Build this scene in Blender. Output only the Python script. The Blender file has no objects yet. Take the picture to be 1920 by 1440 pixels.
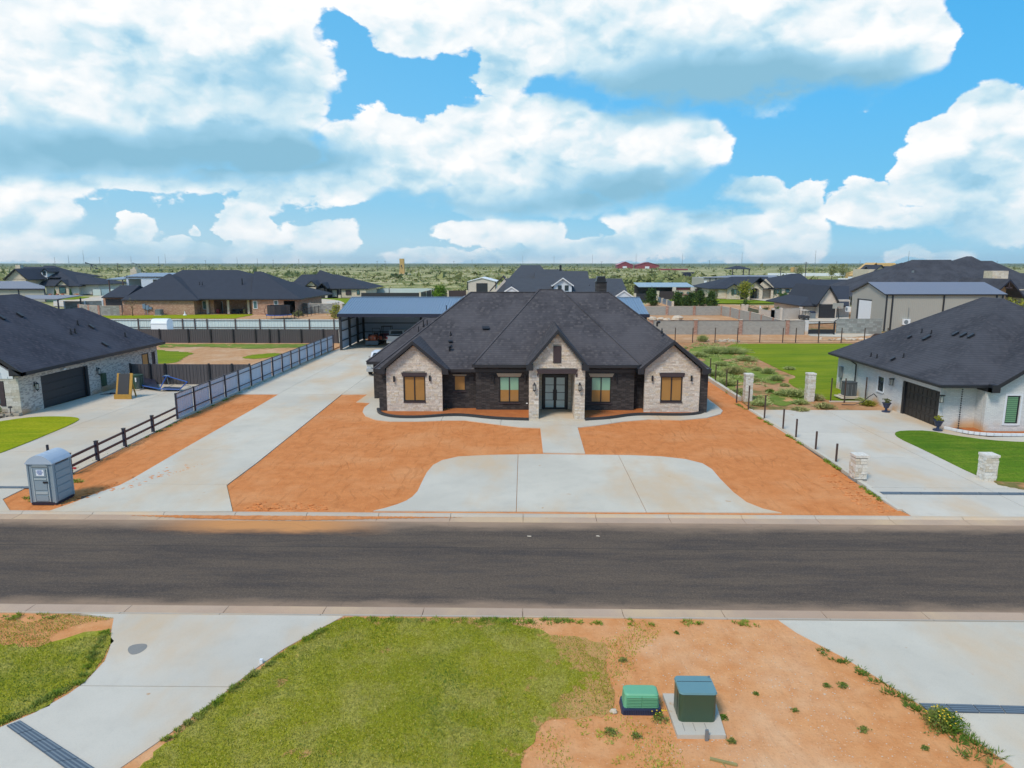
import bpy, bmesh, math, random
import numpy as np
from mathutils import Vector, Matrix
R = math.radians
random.seed(7)
RNG = np.random.default_rng(11)
scene = bpy.context.scene
COL = scene.collection

# ------------------------------------------------------------------ camera
cam_data = bpy.data.cameras.new('camera')
cam = bpy.data.objects.new('camera', cam_data)
COL.objects.link(cam)
cam.location = (0, 0, 10.4)
cam.rotation_euler = (R(90 - 10.05), 0, R(1.0))
cam_data.sensor_width = 36
cam_data.lens = 36 * 1281 / 1920
cam_data.clip_start = 0.2
cam_data.clip_end = 20000
scene.camera = cam

# ------------------------------------------------------------------ sun, exposure
SUN_EL, SUN_AZ = 52.0, 215.0            # azimuth clockwise from +Y
sun_data = bpy.data.lights.new('sun', 'SUN')
sun_data.energy = 2.6
sun_data.angle = R(14)
sun_data.color = (1.0, 0.90, 0.77)
sun = bpy.data.objects.new('sun', sun_data)
COL.objects.link(sun)
sd = Vector((math.sin(R(SUN_AZ)) * math.cos(R(SUN_EL)), math.cos(R(SUN_AZ)) * math.cos(R(SUN_EL)), math.sin(R(SUN_EL))))
sun.rotation_euler = sd.to_track_quat('Z', 'Y').to_euler()
sun.location = (0, 0, 60)
vs = scene.view_settings
vs.view_transform = 'Standard'
try: vs.look = 'None'
except Exception: pass
vs.gamma = 1.0
vs.use_curve_mapping = False
vs.exposure = 0.08

# ------------------------------------------------------------------ node helper
class NT:
    def __init__(s, nt): s.nt = nt; s.n = nt.nodes; s.l = nt.links
    def new(s, t, **k):
        n = s.n.new(t)
        for a, b in k.items(): setattr(n, a, b)
        return n
    def set(s, sock, v):
        if isinstance(v, bpy.types.NodeSocket): s.l.new(v, sock)
        elif v is not None: sock.default_value = v
    def math(s, op, a, b=None, c=None, clamp=False):
        n = s.new('ShaderNodeMath', operation=op); n.use_clamp = clamp
        s.set(n.inputs[0], a)
        if b is not None: s.set(n.inputs[1], b)
        if c is not None: s.set(n.inputs[2], c)
        return n.outputs[0]
    def vm(s, op, a, b=None, out=0):
        n = s.new('ShaderNodeVectorMath', operation=op)
        s.set(n.inputs[0], a)
        if b is not None:
            s.set(n.inputs[3 if op == 'SCALE' else 1], b)
        return n.outputs['Value'] if op in ('LENGTH', 'DOT_PRODUCT', 'DISTANCE') else n.outputs[0]
    def noise(s, vec, scale, detail=3, rough=.5, dist=0, color=False, w=None):
        n = s.new('ShaderNodeTexNoise')
        if w is not None:
            n.noise_dimensions = '4D'; n.inputs['W'].default_value = w
        s.set(n.inputs['Vector'], vec); n.inputs['Scale'].default_value = scale
        n.inputs['Detail'].default_value = detail; n.inputs['Roughness'].default_value = rough
        n.inputs['Distortion'].default_value = dist
        return n.outputs['Color' if color else 'Fac']
    def ramp(s, f, stops, interp='LINEAR'):
        n = s.new('ShaderNodeValToRGB'); cr = n.color_ramp; cr.interpolation = interp
        while len(cr.elements) < len(stops): cr.elements.new(1)
        for e, (p, c) in zip(cr.elements, stops):
            e.position = p; e.color = (c[0], c[1], c[2], 1) if hasattr(c, '__len__') else (c, c, c, 1)
        s.set(n.inputs[0], f)
        return n.outputs[0]
    def mix(s, f, a, b, mode='MIX'):
        n = s.new('ShaderNodeMix', data_type='RGBA', blend_type=mode)
        n.clamp_factor = True
        s.set(n.inputs[0], f)
        for i, v in ((6, a), (7, b)):
            if isinstance(v, (tuple, list)): v = (v[0], v[1], v[2], 1)
            s.set(n.inputs[i], v)
        return n.outputs[2]
    def fmix(s, f, a, b):
        n = s.new('ShaderNodeMix', data_type='FLOAT')
        s.set(n.inputs[0], f); s.set(n.inputs[2], a); s.set(n.inputs[3], b)
        return n.outputs[0]
    def mrange(s, v, a, b, c=0., d=1., smooth=True):
        n = s.new('ShaderNodeMapRange', interpolation_type='SMOOTHSTEP' if smooth else 'LINEAR')
        s.set(n.inputs[0], v); s.set(n.inputs[1], a); s.set(n.inputs[2], b); s.set(n.inputs[3], c); s.set(n.inputs[4], d)
        return n.outputs[0]
    def comb(s, x, y, z=0.):
        n = s.new('ShaderNodeCombineXYZ'); s.set(n.inputs[0], x); s.set(n.inputs[1], y); s.set(n.inputs[2], z)
        return n.outputs[0]
    def sep(s, v):
        n = s.new('ShaderNodeSeparateXYZ'); s.set(n.inputs[0], v); return n.outputs
    def pos(s):
        return s.new('ShaderNodeNewGeometry').outputs['Position']
    def scalev(s, v, sc):
        return s.vm('MULTIPLY', v, sc)

# ------------------------------------------------------------------ world: sky with cumulus
world = bpy.data.worlds.new('World')
scene.world = world
world.use_nodes = True
world.node_tree.nodes.clear()
W = NT(world.node_tree)
tc = W.new('ShaderNodeTexCoord').outputs['Generated']
sky = W.new('ShaderNodeTexSky', sky_type='NISHITA')
sky.sun_disc = False
sky.sun_elevation = R(SUN_EL)
sky.sun_rotation = R(SUN_AZ)
sky.air_density = 1.0; sky.dust_density = 0.6; sky.ozone_density = 1.6
d = W.sep(tc)
az = W.math('MULTIPLY', W.math('ARCTAN2', d[0], d[1]), 57.29578)
el = W.math('MULTIPLY', W.math('ARCSINE', d[2]), 57.29578)
P0 = W.comb(az, el)
# billow warping of the outline, finer towards the horizon
dirv = W.vm('MULTIPLY', tc, (1, 1, 1.6))
w1 = W.vm('SUBTRACT', W.noise(dirv, 5.5, 3, .55, color=True), (.5, .5, .5))
w2 = W.vm('SUBTRACT', W.noise(dirv, 20, 5, .62, color=True), (.5, .5, .5))
Pw = W.vm('ADD', P0, W.vm('ADD', W.vm('MULTIPLY', w1, (6.5, 4.2, 0)), W.vm('MULTIPLY', w2, (2.2, 1.9, 0))))
# cumulus banks: azimuth, elevation, half-width, half-height (degrees)
CL = [
 # upper left bank
 (-34.2, 14.5, 17, 12), (-26.5, 16.6, 13, 11), (-19.8, 10.5, 5.6, 6.6), (-31.0, 9.8, 14, 5.4), (-23.3, 14.0, 10, 8), (-40.2, 10.9, 12, 12), (-21.1, 9.0, 7.6, 2.7), (-18.6, 15.6, 3.8, 4.8), (-16.5, 9.4, 1.6, 2.6),
 # thin strip below it
 (-31.7, 5.7, 12, 1.3), (-23.8, 6.3, 5, 1.1),
 # central bank
 (-1.0, 8.5, 12.5, 4.9), (0.7, 6.3, 13, 2.8), (-10.4, 8.0, 6.6, 4.6), (7.9, 8.4, 8.6, 5.0), (-2.3, 5.4, 13, 2.3), (-14.2, 6.1, 5.2, 2.6), (2.4, 10.5, 5.0, 3.2), (4.2, 4.6, 6, 1.8), (-3.6, 2.6, 8, 1.7), (10.8, 9.4, 4.0, 3.0),
 # top centre and right bank
 (2.7, 19.6, 13, 7.0), (14.0, 17.0, 14, 6.8), (24.6, 15.3, 5.4, 5.0), (-6.7, 20.2, 10, 5.6), (16.9, 13.6, 11.5, 3.4), (20.1, 20.0, 12, 6.0), (-1.0, 17.2, 5, 4.2), (27.1, 14.0, 2.6, 2.3),
 # right group
 (33.1, 6.1, 5.4, 5.0), (30.7, 5.9, 3.4, 3.2), (32.4, 9.9, 2.9, 2.7), (36.6, 6.8, 6, 5.5), (33.9, 3.4, 4.5, 1.9), (34.7, 1.9, 2, .9),
 (26.2, 4.7, 3.2, 2.0), (29.6, 3.2, 3.6, 1.3), (17.0, 5.8, 3.6, 2.0), (22.0, 4.4, 2.2, 2.3), (13.5, 2.8, 7.5, 2.5), (20.3, 1.9, 4.6, 2.6), (19.0, 4.7, 3.0, 1.6),
 (1.6, 2.1, 2.6, 1.9), (7.3, 0.7, 13, 1.7), (29.2, 0.7, 1.3, .7), (31.6, 0.5, 2.0, .9),
 # low left group
 (-21.9, 2.5, 2.8, 2.6), (-16.8, 2.0, 4.2, 2.0), (-20.4, 0.7, 9, 1.3), (-27.1, 0.9, 1.9, 1.2), (-29.3, 2.3, 1.9, 1.3), (-35.6, 3.3, 3.8, 1.4), (-36.4, 1.3, 2.2, 1.4), (-32.8, 1.2, 3.0, 1.4), (-25.6, 2.3, 1.2, .9), (-30.3, 0.5, 3, .8), (-6.7, 0.6, 7, 1.0), (-33.8, 0.4, 8, 1.0),
]
# shaded undersides and folds: position, half sizes, strength
SH = [
 (-30.0, 7.6, 15, 1.7, 1.3), (-18.4, 8.2, 4.5, 1.5, 1.0), (-24.8, 12.8, 7, 2.2, .22), (-31.4, 12.4, 2.6, 3.4, .16), (-20.9, 11.7, 5, 2.6, .30), (-17.5, 11.6, 2.5, 2.6, .25), (-29.3, 11.0, 5, 1.5, .2), (-19.5, 16.7, 7, 2, .2),
 (14.6, 13.1, 11, 1.8, .95), (20.0, 11.9, 10, 1.4, .75), (10.6, 15.1, 5, 3.0, .50), (6.1, 13.5, 5, 1.8, .3), (24.2, 13.0, 3.5, 1.5, .35),
 (6.3, 5.2, 9, 1.6, .85), (10.9, 6.5, 5.5, 1.7, .65), (-1.0, 4.2, 9, 1.1, .60), (1.6, 8.1, 7, 1.1, .16), (-9.6, 4.8, 5, 1.0, .45), (-3.5, 12.4, 1, .6, .3),
 (33.2, 1.9, 6, 1.4, .55), (30.9, 6.5, 2, 3.0, .22), (17.5, 4.1, 3.8, .7, .5), (26.4, 2.3, 3.5, .9, .40), (33.4, 5.7, 3, 2.5, .22),
 (-35.4, 2.6, 4, .9, .5), (-18.0, 1.3, 5, 1.2, .28), (-12.3, 0.6, 30, .9, .30), (15.6, 1.0, 9, 1.2, .28), (-32.2, 0.8, 5, 1.2, .45),
]
F = None
for (a, e, ha, he) in CL:
    v = W.vm('MULTIPLY', W.vm('SUBTRACT', Pw, (a, e, 0)), (1 / ha, 1 / he, 0))
    val = W.math('MULTIPLY', W.math('SUBTRACT', 1.0, W.vm('LENGTH', v)), min(1.0, .34 + he * .12))
    F = val if F is None else W.math('SMOOTH_MAX', F, val, .05)
Ps = W.vm('ADD', P0, W.vm('MULTIPLY', w1, (9., 3.5, 0)))
D = None
for (a, e, ha, he, st) in SH:
    v = W.vm('MULTIPLY', W.vm('SUBTRACT', Ps, (a, e, 0)), (1 / ha, 1 / he, 0))
    g_ = W.math('MULTIPLY', W.math('POWER', 2.718, W.math('MULTIPLY', W.vm('DOT_PRODUCT', v, v), -1.)), st)
    D = g_ if D is None else W.math('ADD', D, g_)
# beyond the picture the same kind of broken cumulus goes on
far = W.noise(W.vm('MULTIPLY', tc, (1, 1, 2.2)), 2.6, 6, .55, w=3.1)
farF = W.math('MULTIPLY', W.math('SUBTRACT', far, .50), 1.8)
outside = W.math('MAXIMUM', W.mrange(W.math('ABSOLUTE', az), 40., 52.), W.mrange(el, 24., 34.))
F = W.fmix(outside, F, W.math('MAXIMUM', F, farF))
def puff(vec, sc, det=2.):
    n = W.new('ShaderNodeTexVoronoi', feature='F1'); W.set(n.inputs['Vector'], vec); n.inputs['Scale'].default_value = sc
    n.inputs['Detail'].default_value = det; n.inputs['Roughness'].default_value = .5; n.inputs['Lacunarity'].default_value = 2.3
    return W.math('SUBTRACT', 1.0, n.outputs['Distance'])
dw = W.vm('ADD', dirv, W.vm('MULTIPLY', w2, (.058, .058, .045)))
bil = puff(dw, 9.); bil2 = puff(W.vm('ADD', dw, (.010, 0, -.026)), 9.)
fin = W.noise(dirv, 40, 4, .6)
big = W.noise(dirv, 4.5, 3, .5, w=1.0); big2 = W.noise(W.vm('ADD', dirv, (.03, 0, -.06)), 4.5, 3, .5, w=1.0)
F2 = W.math('ADD', W.math('ADD', F, .055), W.math('ADD', W.math('MULTIPLY', W.math('SUBTRACT', bil, .58), .30), W.math('MULTIPLY', W.math('SUBTRACT', fin, .5), .15)))
soft = W.mrange(D, .05, .7, .06, .30)
dens = W.mrange(F2, 0.0, soft)
rel = W.math('ADD', W.math('MULTIPLY', W.math('SUBTRACT', bil, bil2), .75), W.math('MULTIPLY', W.math('SUBTRACT', big, big2), 1.3))
rel = W.math('MULTIPLY', rel, W.mrange(D, .1, .9, 1., .30))
D = W.math('MULTIPLY', D, W.mrange(W.noise(dirv, 6.5, 3, .5, w=4.), .3, .62, .82, 1.06))
lum = W.math('ADD', W.math('SUBTRACT', .77, W.math('MULTIPLY', W.math('DIVIDE', D, W.math('ADD', 1., W.math('MULTIPLY', D, .25))), .92)), rel)
lum = W.math('ADD', lum, W.mrange(F2, .0, .22, .10, 0.))
ccol = W.ramp(lum, [(0.0, (.25, .50, .66)), (.25, (.36, .62, .79)), (.50, (.60, .78, .87)), (.72, (.83, .895, .93)), (.90, (.95, .962, .966)), (1.0, (1.0, 1.0, .995))])
# blue between the clouds (Nishita, graded to the picture's saturated blue), paler low down
hsv = W.new('ShaderNodeHueSaturation'); hsv.inputs['Saturation'].default_value = 1.15; hsv.inputs['Hue'].default_value = .485
W.set(hsv.inputs['Color'], sky.outputs[0])
blue = W.mix(1.0, hsv.outputs[0], (.095, .112, .115), 'MULTIPLY')
grad = W.ramp(W.math('DIVIDE', el, 40.), [(0, (.34, .63, .82)), (.10, (.26, .58, .83)), (.30, (.165, .54, .90)), (.55, (.10, .47, .87)), (1, (.05, .34, .75))])
azs = W.mrange(az, -40., 38., 1.15, .62)
blue = W.mix(.85, blue, grad)
blue = W.mix(1.0, blue, W.comb(azs, W.mrange(az, -40., 38., 1.04, .90), 1.0), 'MULTIPLY')
skyc = W.mix(dens, blue, ccol)
# pale veil towards the horizon
skyc = W.mix(W.mrange(el, 5.0, -1.0, 0., .42), skyc, (.60, .76, .86))
bg = W.new('ShaderNodeBackground'); W.set(bg.inputs[0], skyc); bg.inputs[1].default_value = 1.0
wo = W.new('ShaderNodeOutputWorld'); W.l.new(bg.outputs[0], wo.inputs[0])
scene.cycles.max_bounces = 5; scene.cycles.diffuse_bounces = 2; scene.cycles.glossy_bounces = 2
scene.cycles.caustics_reflective = False; scene.cycles.caustics_refractive = False
world.cycles.sampling_method = 'MANUAL'
world.cycles.sample_map_resolution = 512

# ------------------------------------------------------------------ materials
def mat(name, rough=.8, spec=.3, metal=0.):
    m = bpy.data.materials.new(name); m.use_nodes = True
    t = NT(m.node_tree); b = m.node_tree.nodes['Principled BSDF']
    b.inputs['Roughness'].default_value = rough
    b.inputs['Specular IOR Level'].default_value = spec
    b.inputs['Metallic'].default_value = metal
    return m, t, b
def bump(t, b, h, strength=.5, dist=.02):
    n = t.new('ShaderNodeBump'); n.inputs['Strength'].default_value = strength; n.inputs['Distance'].default_value = dist
    t.set(n.inputs['Height'], h); t.l.new(n.outputs[0], b.inputs['Normal'])
def fcoord(t):
    "metres along the wall or eave, and height"
    g = t.new('ShaderNodeNewGeometry'); p = t.sep(g.outputs['Position']); n = t.sep(g.outputs['True Normal'])
    c = t.math('GREATER_THAN', t.math('ABSOLUTE', n[0]), t.math('ABSOLUTE', n[1]))
    return t.comb(t.fmix(c, p[0], p[1]), p[2], 0.)
def plain(name, col, rough=.7, spec=.3, metal=0., var=.12, scale=1.5, dirt=None):
    m, t, b = mat(name, rough, spec, metal)
    n = t.noise(t.pos(), scale, 5, .6)
    c = t.mix(n, tuple(max(0, x * (1 - var)) for x in col), tuple(x * (1 + var) for x in col))
    n2 = t.noise(t.pos(), scale * 14, 2, .6)
    c = t.mix(t.math('MULTIPLY', n2, .35), c, tuple(x * (1 - 1.6 * var) for x in col))
    if dirt:
        z = t.sep(t.pos())[2]
        f = t.math('MULTIPLY', t.mrange(z, 0.0, dirt[3], 1., 0.), t.mrange(t.noise(t.pos(), 2.2, 4), .38, .62))
        c = t.mix(f, c, dirt[:3])
    t.set(b.inputs['Base Color'], c)
    return m
def concrete(name, col=(.56, .55, .52), stain=.5, seed=0.):
    m, t, b = mat(name, .9, .08)
    p = t.vm('ADD', t.pos(), (seed, seed * .7, 0))
    big = t.noise(p, .16, 4, .6); mid = t.noise(p, 1.1, 5, .65); fine = t.noise(p, 30, 3, .7)
    c = t.mix(t.mrange(big, .3, .7), tuple(x * .9 for x in col), tuple(x * 1.06 for x in col))
    c = t.mix(t.math('MULTIPLY', t.mrange(mid, .45, .75), .3), c, tuple(x * .74 for x in col))
    rnd = t.new('ShaderNodeObjectInfo').outputs['Random']
    c = t.mix(t.math('MULTIPLY', rnd, .16), c, (.38, .37, .35))
    st = t.math('MULTIPLY', t.mrange(t.noise(t.vm('MULTIPLY', p, (1, .55, 1)), .22, 5, .6, w=4.), .45, .66), stain)
    c = t.mix(st, c, (.62, .44, .27))
    spot = t.math('MULTIPLY', t.mrange(t.noise(p, 1.7, 3, .6, w=9.), .70, .76), stain)
    c = t.mix(spot, c, (.50, .28, .13))
    c = t.mix(t.math('MULTIPLY', t.mrange(fine, .45, .7), .16), c, tuple(x * .6 for x in col))
    t.set(b.inputs['Base Color'], c); bump(t, b, fine, .25, .01)
    return m
def soil(name, a=(.68, .255, .085), b_=(.58, .20, .062), pale=(.74, .36, .16), palef=.45, tracks=.9, veg=0., pebble=0.):
    m, t, b = mat(name, .95, .1)
    p = t.pos()
    big = t.noise(p, .25, 4, .6); mid = t.noise(p, 1.6, 6, .65); fine = t.noise(p, 14, 4, .7)
    c = t.mix(t.mrange(mid, .3, .7), a, b_)
    c = t.mix(t.math('MULTIPLY', t.mrange(big, .45, .7), palef), c, pale)
    # wheel and rake marks: long streaks
    q = t.new('ShaderNodeMapping'); q.inputs['Rotation'].default_value = (0, 0, .62); t.set(q.inputs[0], p); q.inputs['Scale'].default_value = (1, .16, 1)
    st = t.noise(q.outputs[0], 3.4, 4, .6, dist=.6)
    st2 = t.noise(t.vm('MULTIPLY', p, (.4, 2.2, 1)), 2.6, 4, .65, dist=1.0)
    wv = t.new('ShaderNodeTexWave', wave_type='BANDS'); t.set(wv.inputs['Vector'], t.vm('ADD', p, t.vm('SCALE', t.noise(p, .16, 2, color=True), 9.))); wv.inputs['Scale'].default_value = .42; wv.inputs['Distortion'].default_value = 2.2; wv.inputs['Detail Scale'].default_value = .6
    arc = t.math('MULTIPLY', t.mrange(wv.outputs['Fac'], .86, .98), t.mrange(t.noise(p, .3, 3), .48, .6))
    sm = t.math('MULTIPLY', t.math('ADD', t.math('MULTIPLY', t.math('ADD', t.mrange(st, .54, .7), t.mrange(st2, .6, .74)), .55), t.math('MULTIPLY', arc, .4)), tracks * .6)
    c = t.mix(sm, c, tuple(x * .66 for x in b_))
    c = t.mix(t.math('MULTIPLY', t.mrange(fine, .52, .72), .45), c, tuple(x * .6 for x in b_))
    c = t.mix(t.math('MULTIPLY', t.mrange(t.noise(p, 9, 3, .6, w=2.), .60, .74), .5), c, tuple(min(1, x * 1.25) for x in pale))
    if pebble:
        vo = t.new('ShaderNodeTexVoronoi'); vo.inputs['Scale'].default_value = 9; t.set(vo.inputs['Vector'], p)
        pk = t.math('MULTIPLY', t.mrange(vo.outputs['Distance'], .13, .08), t.mrange(t.noise(p, .8, 3), .45, .6))
        c = t.mix(t.math('MULTIPLY', pk, pebble), c, (.70, .55, .40))
    if veg:
        v = t.mrange(t.noise(p, .35, 7, .68, w=5.), .56 - veg * .1, .60)
        c = t.mix(t.math('MULTIPLY', v, .85), c, t.mix(t.noise(p, 3, 5, .7), (.07, .10, .02), (.20, .20, .06)))
    t.set(b.inputs['Base Color'], c)
    h = t.math('ADD', t.math('ADD', t.math('MULTIPLY', sm, -1.2), mid), t.math('MULTIPLY', fine, .35))
    bump(t, b, h, .55, .07)
    return m
def turf(name, a, b_, dry, dryf=.4, stretch=(1, 1, 1), bald=0., soilc=(.60, .30, .13), bx=None):
    m, t, b = mat(name, .95, .08)
    p = t.pos(); ps = t.vm('MULTIPLY', p, stretch)
    big = t.noise(ps, .22, 5, .62); mid = t.noise(ps, .9, 6, .7); fine = t.noise(p, 9, 5, .8)
    c = t.mix(t.mrange(big, .3, .7), a, b_)
    c = t.mix(t.math('MULTIPLY', t.mrange(mid, .42, .66), dryf), c, dry)
    c = t.mix(t.math('MULTIPLY', t.mrange(fine, .44, .62), .5), c, tuple(x * .5 for x in a))
    c = t.mix(t.math('MULTIPLY', t.mrange(t.noise(p, 22, 3, .8), .54, .66), .35), c, tuple(min(1, x * 1.7) for x in b_))
    if bald:
        v = t.mrange(t.noise(p, .55, 7, .7, w=7.), .60 - bald * .15, .66 - bald * .15)
        c = t.mix(v, c, soilc)
    if bx:
        s_ = t.sep(p); g_ = t.math('MAXIMUM', t.mrange(s_[0], bx[0], bx[1], 0., .30), t.mrange(s_[1], 17.4, 18.8, 0., .10))
        v = t.mrange(t.math('ADD', t.noise(p, 1.1, 7, .7, w=7.), g_), .62, .68)
        c = t.mix(t.math('MULTIPLY', v, .85), c, soilc)
    t.set(b.inputs['Base Color'], c); bump(t, b, t.math('ADD', fine, mid), .6, .05)
    return m
def brick(name, c1, c2, mortar, bw=.24, bh=.08, ms=.01, speckle=None, spf=.5, bumpd=.012, dirtc=None, dirth=.7):
    m, t, b = mat(name, .85, .2)
    fc = fcoord(t)
    n = t.new('ShaderNodeTexBrick'); t.set(n.inputs['Vector'], fc)
    n.inputs['Scale'].default_value = 1; n.inputs['Brick Width'].default_value = bw; n.inputs['Row Height'].default_value = bh
    n.inputs['Mortar Size'].default_value = ms; n.inputs['Mortar Smooth'].default_value = .2; n.inputs['Bias'].default_value = 0
    n.inputs['Color1'].default_value = (*c1, 1); n.inputs['Color2'].default_value = (*c2, 1); n.inputs['Mortar'].default_value = (*mortar, 1)
    c = n.outputs['Color']
    # streaks of paler or darker brick, whole bricks at a time
    cell = t.new('ShaderNodeTexWhiteNoise', noise_dimensions='2D')
    sx = t.sep(fc)
    t.set(cell.inputs[0], t.comb(t.math('FLOOR', t.math('DIVIDE', sx[0], bw)), t.math('FLOOR', t.math('DIVIDE', sx[1], bh))))
    if speckle:
        c = t.mix(t.math('MULTIPLY', t.mrange(cell.outputs[0], .66, .72), spf), c, speckle)
    c = t.mix(t.math('MULTIPLY', t.noise(t.pos(), .7, 5, .6), .3), c, mortar)
    if dirtc:
        z = t.sep(t.pos())[2]
        f = t.math('MULTIPLY', t.mrange(z, .1, dirth, 1., 0.), t.mrange(t.noise(t.pos(), .45, 4), .42, .6))
        c = t.mix(f, c, dirtc)
    t.set(b.inputs['Base Color'], c)
    bump(t, b, t.math('ADD', t.math('MULTIPLY', n.outputs['Fac'], -1.), t.math('MULTIPLY', t.noise(t.pos(), 40, 2), .3)), .8, bumpd)
    return m
def shingle(name, a, b_, fleck, ff=.4, w=.30, h=.105):
    m, t, b = mat(name, .95, .12)
    fc = fcoord(t); s = t.sep(fc)
    row = t.math('FLOOR', t.math('DIVIDE', s[1], h))
    off = t.math('MULTIPLY', t.math('FRACT', t.math('MULTIPLY', row, .618)), w)
    cell = t.new('ShaderNodeTexWhiteNoise', noise_dimensions='2D')
    t.set(cell.inputs[0], t.comb(t.math('FLOOR', t.math('DIVIDE', t.math('ADD', s[0], off), w)), row))
    c = t.mix(cell.outputs[0], a, b_)
    big = t.noise(t.pos(), 1.1, 4, .6)
    c = t.mix(t.math('MULTIPLY', t.mrange(t.math('ADD', cell.outputs[0], t.math('MULTIPLY', big, .12)), .86, .98), ff), c, fleck)
    c = t.mix(t.math('MULTIPLY', t.mrange(t.noise(t.vm('MULTIPLY', t.pos(), (1, 1, 4)), 7, 2, .7), .5, .7), ff * .2), c, fleck)
    c = t.mix(t.mrange(t.noise(t.pos(), .35, 4, .6), .35, .7), c, tuple(x * 1.22 for x in b_))
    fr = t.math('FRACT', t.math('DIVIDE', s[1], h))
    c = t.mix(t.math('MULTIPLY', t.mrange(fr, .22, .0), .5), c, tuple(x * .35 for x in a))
    t.set(b.inputs['Base Color'], c)
    bump(t, b, t.math('ADD', fr, t.math('MULTIPLY', cell.outputs[0], .5)), .6, .012)
    return m
def ribbed(name, col, pitch=.3, rough=.45, metal=.0, spec=.5, axis=None, dark=.7, width=.12):
    "sheet metal: fine relief of narrow ribs"
    m, t, b = mat(name, rough, spec, metal)
    fc = t.sep(fcoord(t))
    u = fc[0]
    if axis is not None: u = t.sep(t.pos())[axis]
    fr = t.math('FRACT', t.math('DIVIDE', u, pitch))
    rib = t.mrange(t.math('ABSOLUTE', t.math('SUBTRACT', fr, .5)), width, width * .5)
    c = t.mix(t.math('MULTIPLY', rib, .5), col, tuple(x * dark for x in col))
    c = t.mix(t.math('MULTIPLY', t.noise(t.pos(), .6, 4), .22), c, tuple(x * .75 for x in col))
    t.set(b.inputs['Base Color'], c); bump(t, b, rib, .7, .03)
    return m
def glassy(name, col, rough=.12):
    m, t, b = mat(name, rough, .8)
    c = t.mix(t.noise(t.pos(), .9, 3), tuple(x * .8 for x in col), tuple(x * 1.15 for x in col))
    t.set(b.inputs['Base Color'], c); return m
def paint(name, col, rough=.45, spec=.5, metal=0.):
    return plain(name, col, rough, spec, metal, .06, 3)

M = {}
M['concrete'] = concrete('concrete', (.63, .57, .465), .75)
M['concrete_warm'] = concrete('concrete_warm', (.60, .53, .425), .5, 5.)
M['concrete_pale'] = concrete('concrete_pale', (.63, .57, .475), .8, 11.)
M['kerb'] = concrete('kerb', (.52, .44, .35), .9, 3.)
M['kerb_pan'] = concrete('dusty_kerb_pan', (.52, .355, .245), .9, 7.)
M['dark_concrete'] = concrete('dark_concrete', (.26, .25, .23), .3, 8.)
M['soil'] = soil('red_soil', pebble=0.)
M['soil_pale'] = soil('pale_soil', (.71, .335, .140), (.62, .25, .088), (.76, .47, .27), .7, .35, 0., .8)
M['soil_road'] = soil('track_soil', (.58, .34, .18), (.50, .25, .11), (.66, .46, .30), .6, .3)
M['soil_bed'] = soil('bed_soil', (.48, .17, .055), (.40, .13, .045), (.5, .22, .1), .2, .2)
M['soil_weedy'] = soil('weedy_soil', (.50, .26, .12), (.42, .19, .08), (.58, .38, .22), .5, .2, .5)
M['turf_near'] = turf('near_turf', (.25, .265, .018), (.36, .335, .03), (.50, .43, .12), .65, (1, 1, 1), bx=(-.4, 2.6))
M['turf_lime'] = turf('lime_turf', (.20, .27, .006), (.34, .35, .008), (.42, .38, .02), .6, (.4, 2.5, 1))
M['turf_green'] = turf('green_turf', (.07, .155, .010), (.135, .235, .014), (.26, .29, .03), .45, (.5, 2.0, 1))
M['turf_far'] = turf('far_turf', (.115, .20, .008), (.24, .29, .008), (.33, .33, .03), .5, (.3, 1.6, 1))
M['weeds'] = turf('weed_cover', (.13, .20, .03), (.22, .28, .045), (.36, .34, .10), .45, (1, 1, 1), .25, (.60, .31, .14))
M['shingle_brown'] = shingle('brown_black_shingle', (.055, .052, .058), (.082, .077, .083), (.128, .116, .114), .45, .19, .12)
M['shingle_blue'] = shingle('blue_black_shingle', (.049, .049, .062), (.070, .069, .083), (.10, .088, .10), .5, .19, .12)
M['shingle_black'] = shingle('black_shingle', (.046, .047, .056), (.066, .067, .077), (.088, .084, .092), .5, .19, .12)
M['shingle_far'] = plain('far_shingle', (.050, .056, .072), .9, .15, var=.2, scale=.8)
M['shingle_grey'] = plain('grey_shingle', (.075, .080, .092), .9, .15, var=.18, scale=.8)
M['fascia'] = paint('black_fascia', (.022, .023, .028), .4)
M['black'] = paint('black_metal', (.018, .018, .022), .4)
M['pale_roof'] = paint('pale_blue_roof', (.30, .40, .46), .5)
M['navy'] = paint('navy_metal', (.022, .024, .045), .35)
M['brown_metal'] = paint('brown_metal', (.075, .045, .04), .5)
M['rust'] = paint('rusty_iron', (.075, .045, .035), .8)
M['dark_brick'] = brick('dark_painted_brick', (.048, .043, .042), (.072, .063, .060), (.032, .029, .029), .30, .095, .012, (.105, .092, .086), .6)
M['stone_back'] = plain('stone_mortar', (.40, .35, .28), .9, .1)
M['white_brick'] = brick('white_painted_brick', (.66, .66, .645), (.76, .755, .74), (.55, .54, .52), .25, .085, .008, (.58, .585, .59), .5, dirtc=(.66, .42, .22), dirth=.85)
M['grey_brick'] = brick('grey_white_brick', (.60, .51, .44), (.70, .62, .55), (.54, .49, .45), .20, .075, .008, (.27, .22, .20), .7, dirtc=(.55, .33, .18), dirth=.7)
M['red_brick'] = brick('rust_brick', (.36, .17, .105), (.48, .27, .18), (.42, .29, .21), .28, .10, .01, (.60, .42, .30), .6)
M['pilaster_brick'] = brick('pilaster_brick', (.34, .13, .085), (.44, .22, .15), (.40, .32, .27), .3, .12, .012, (.55, .42, .35), .5)
M['cream_stone'] = brick('cream_stone', (.62, .52, .38), (.72, .63, .49), (.60, .52, .42), .5, .22, .015, (.50, .40, .29), .5)
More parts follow.
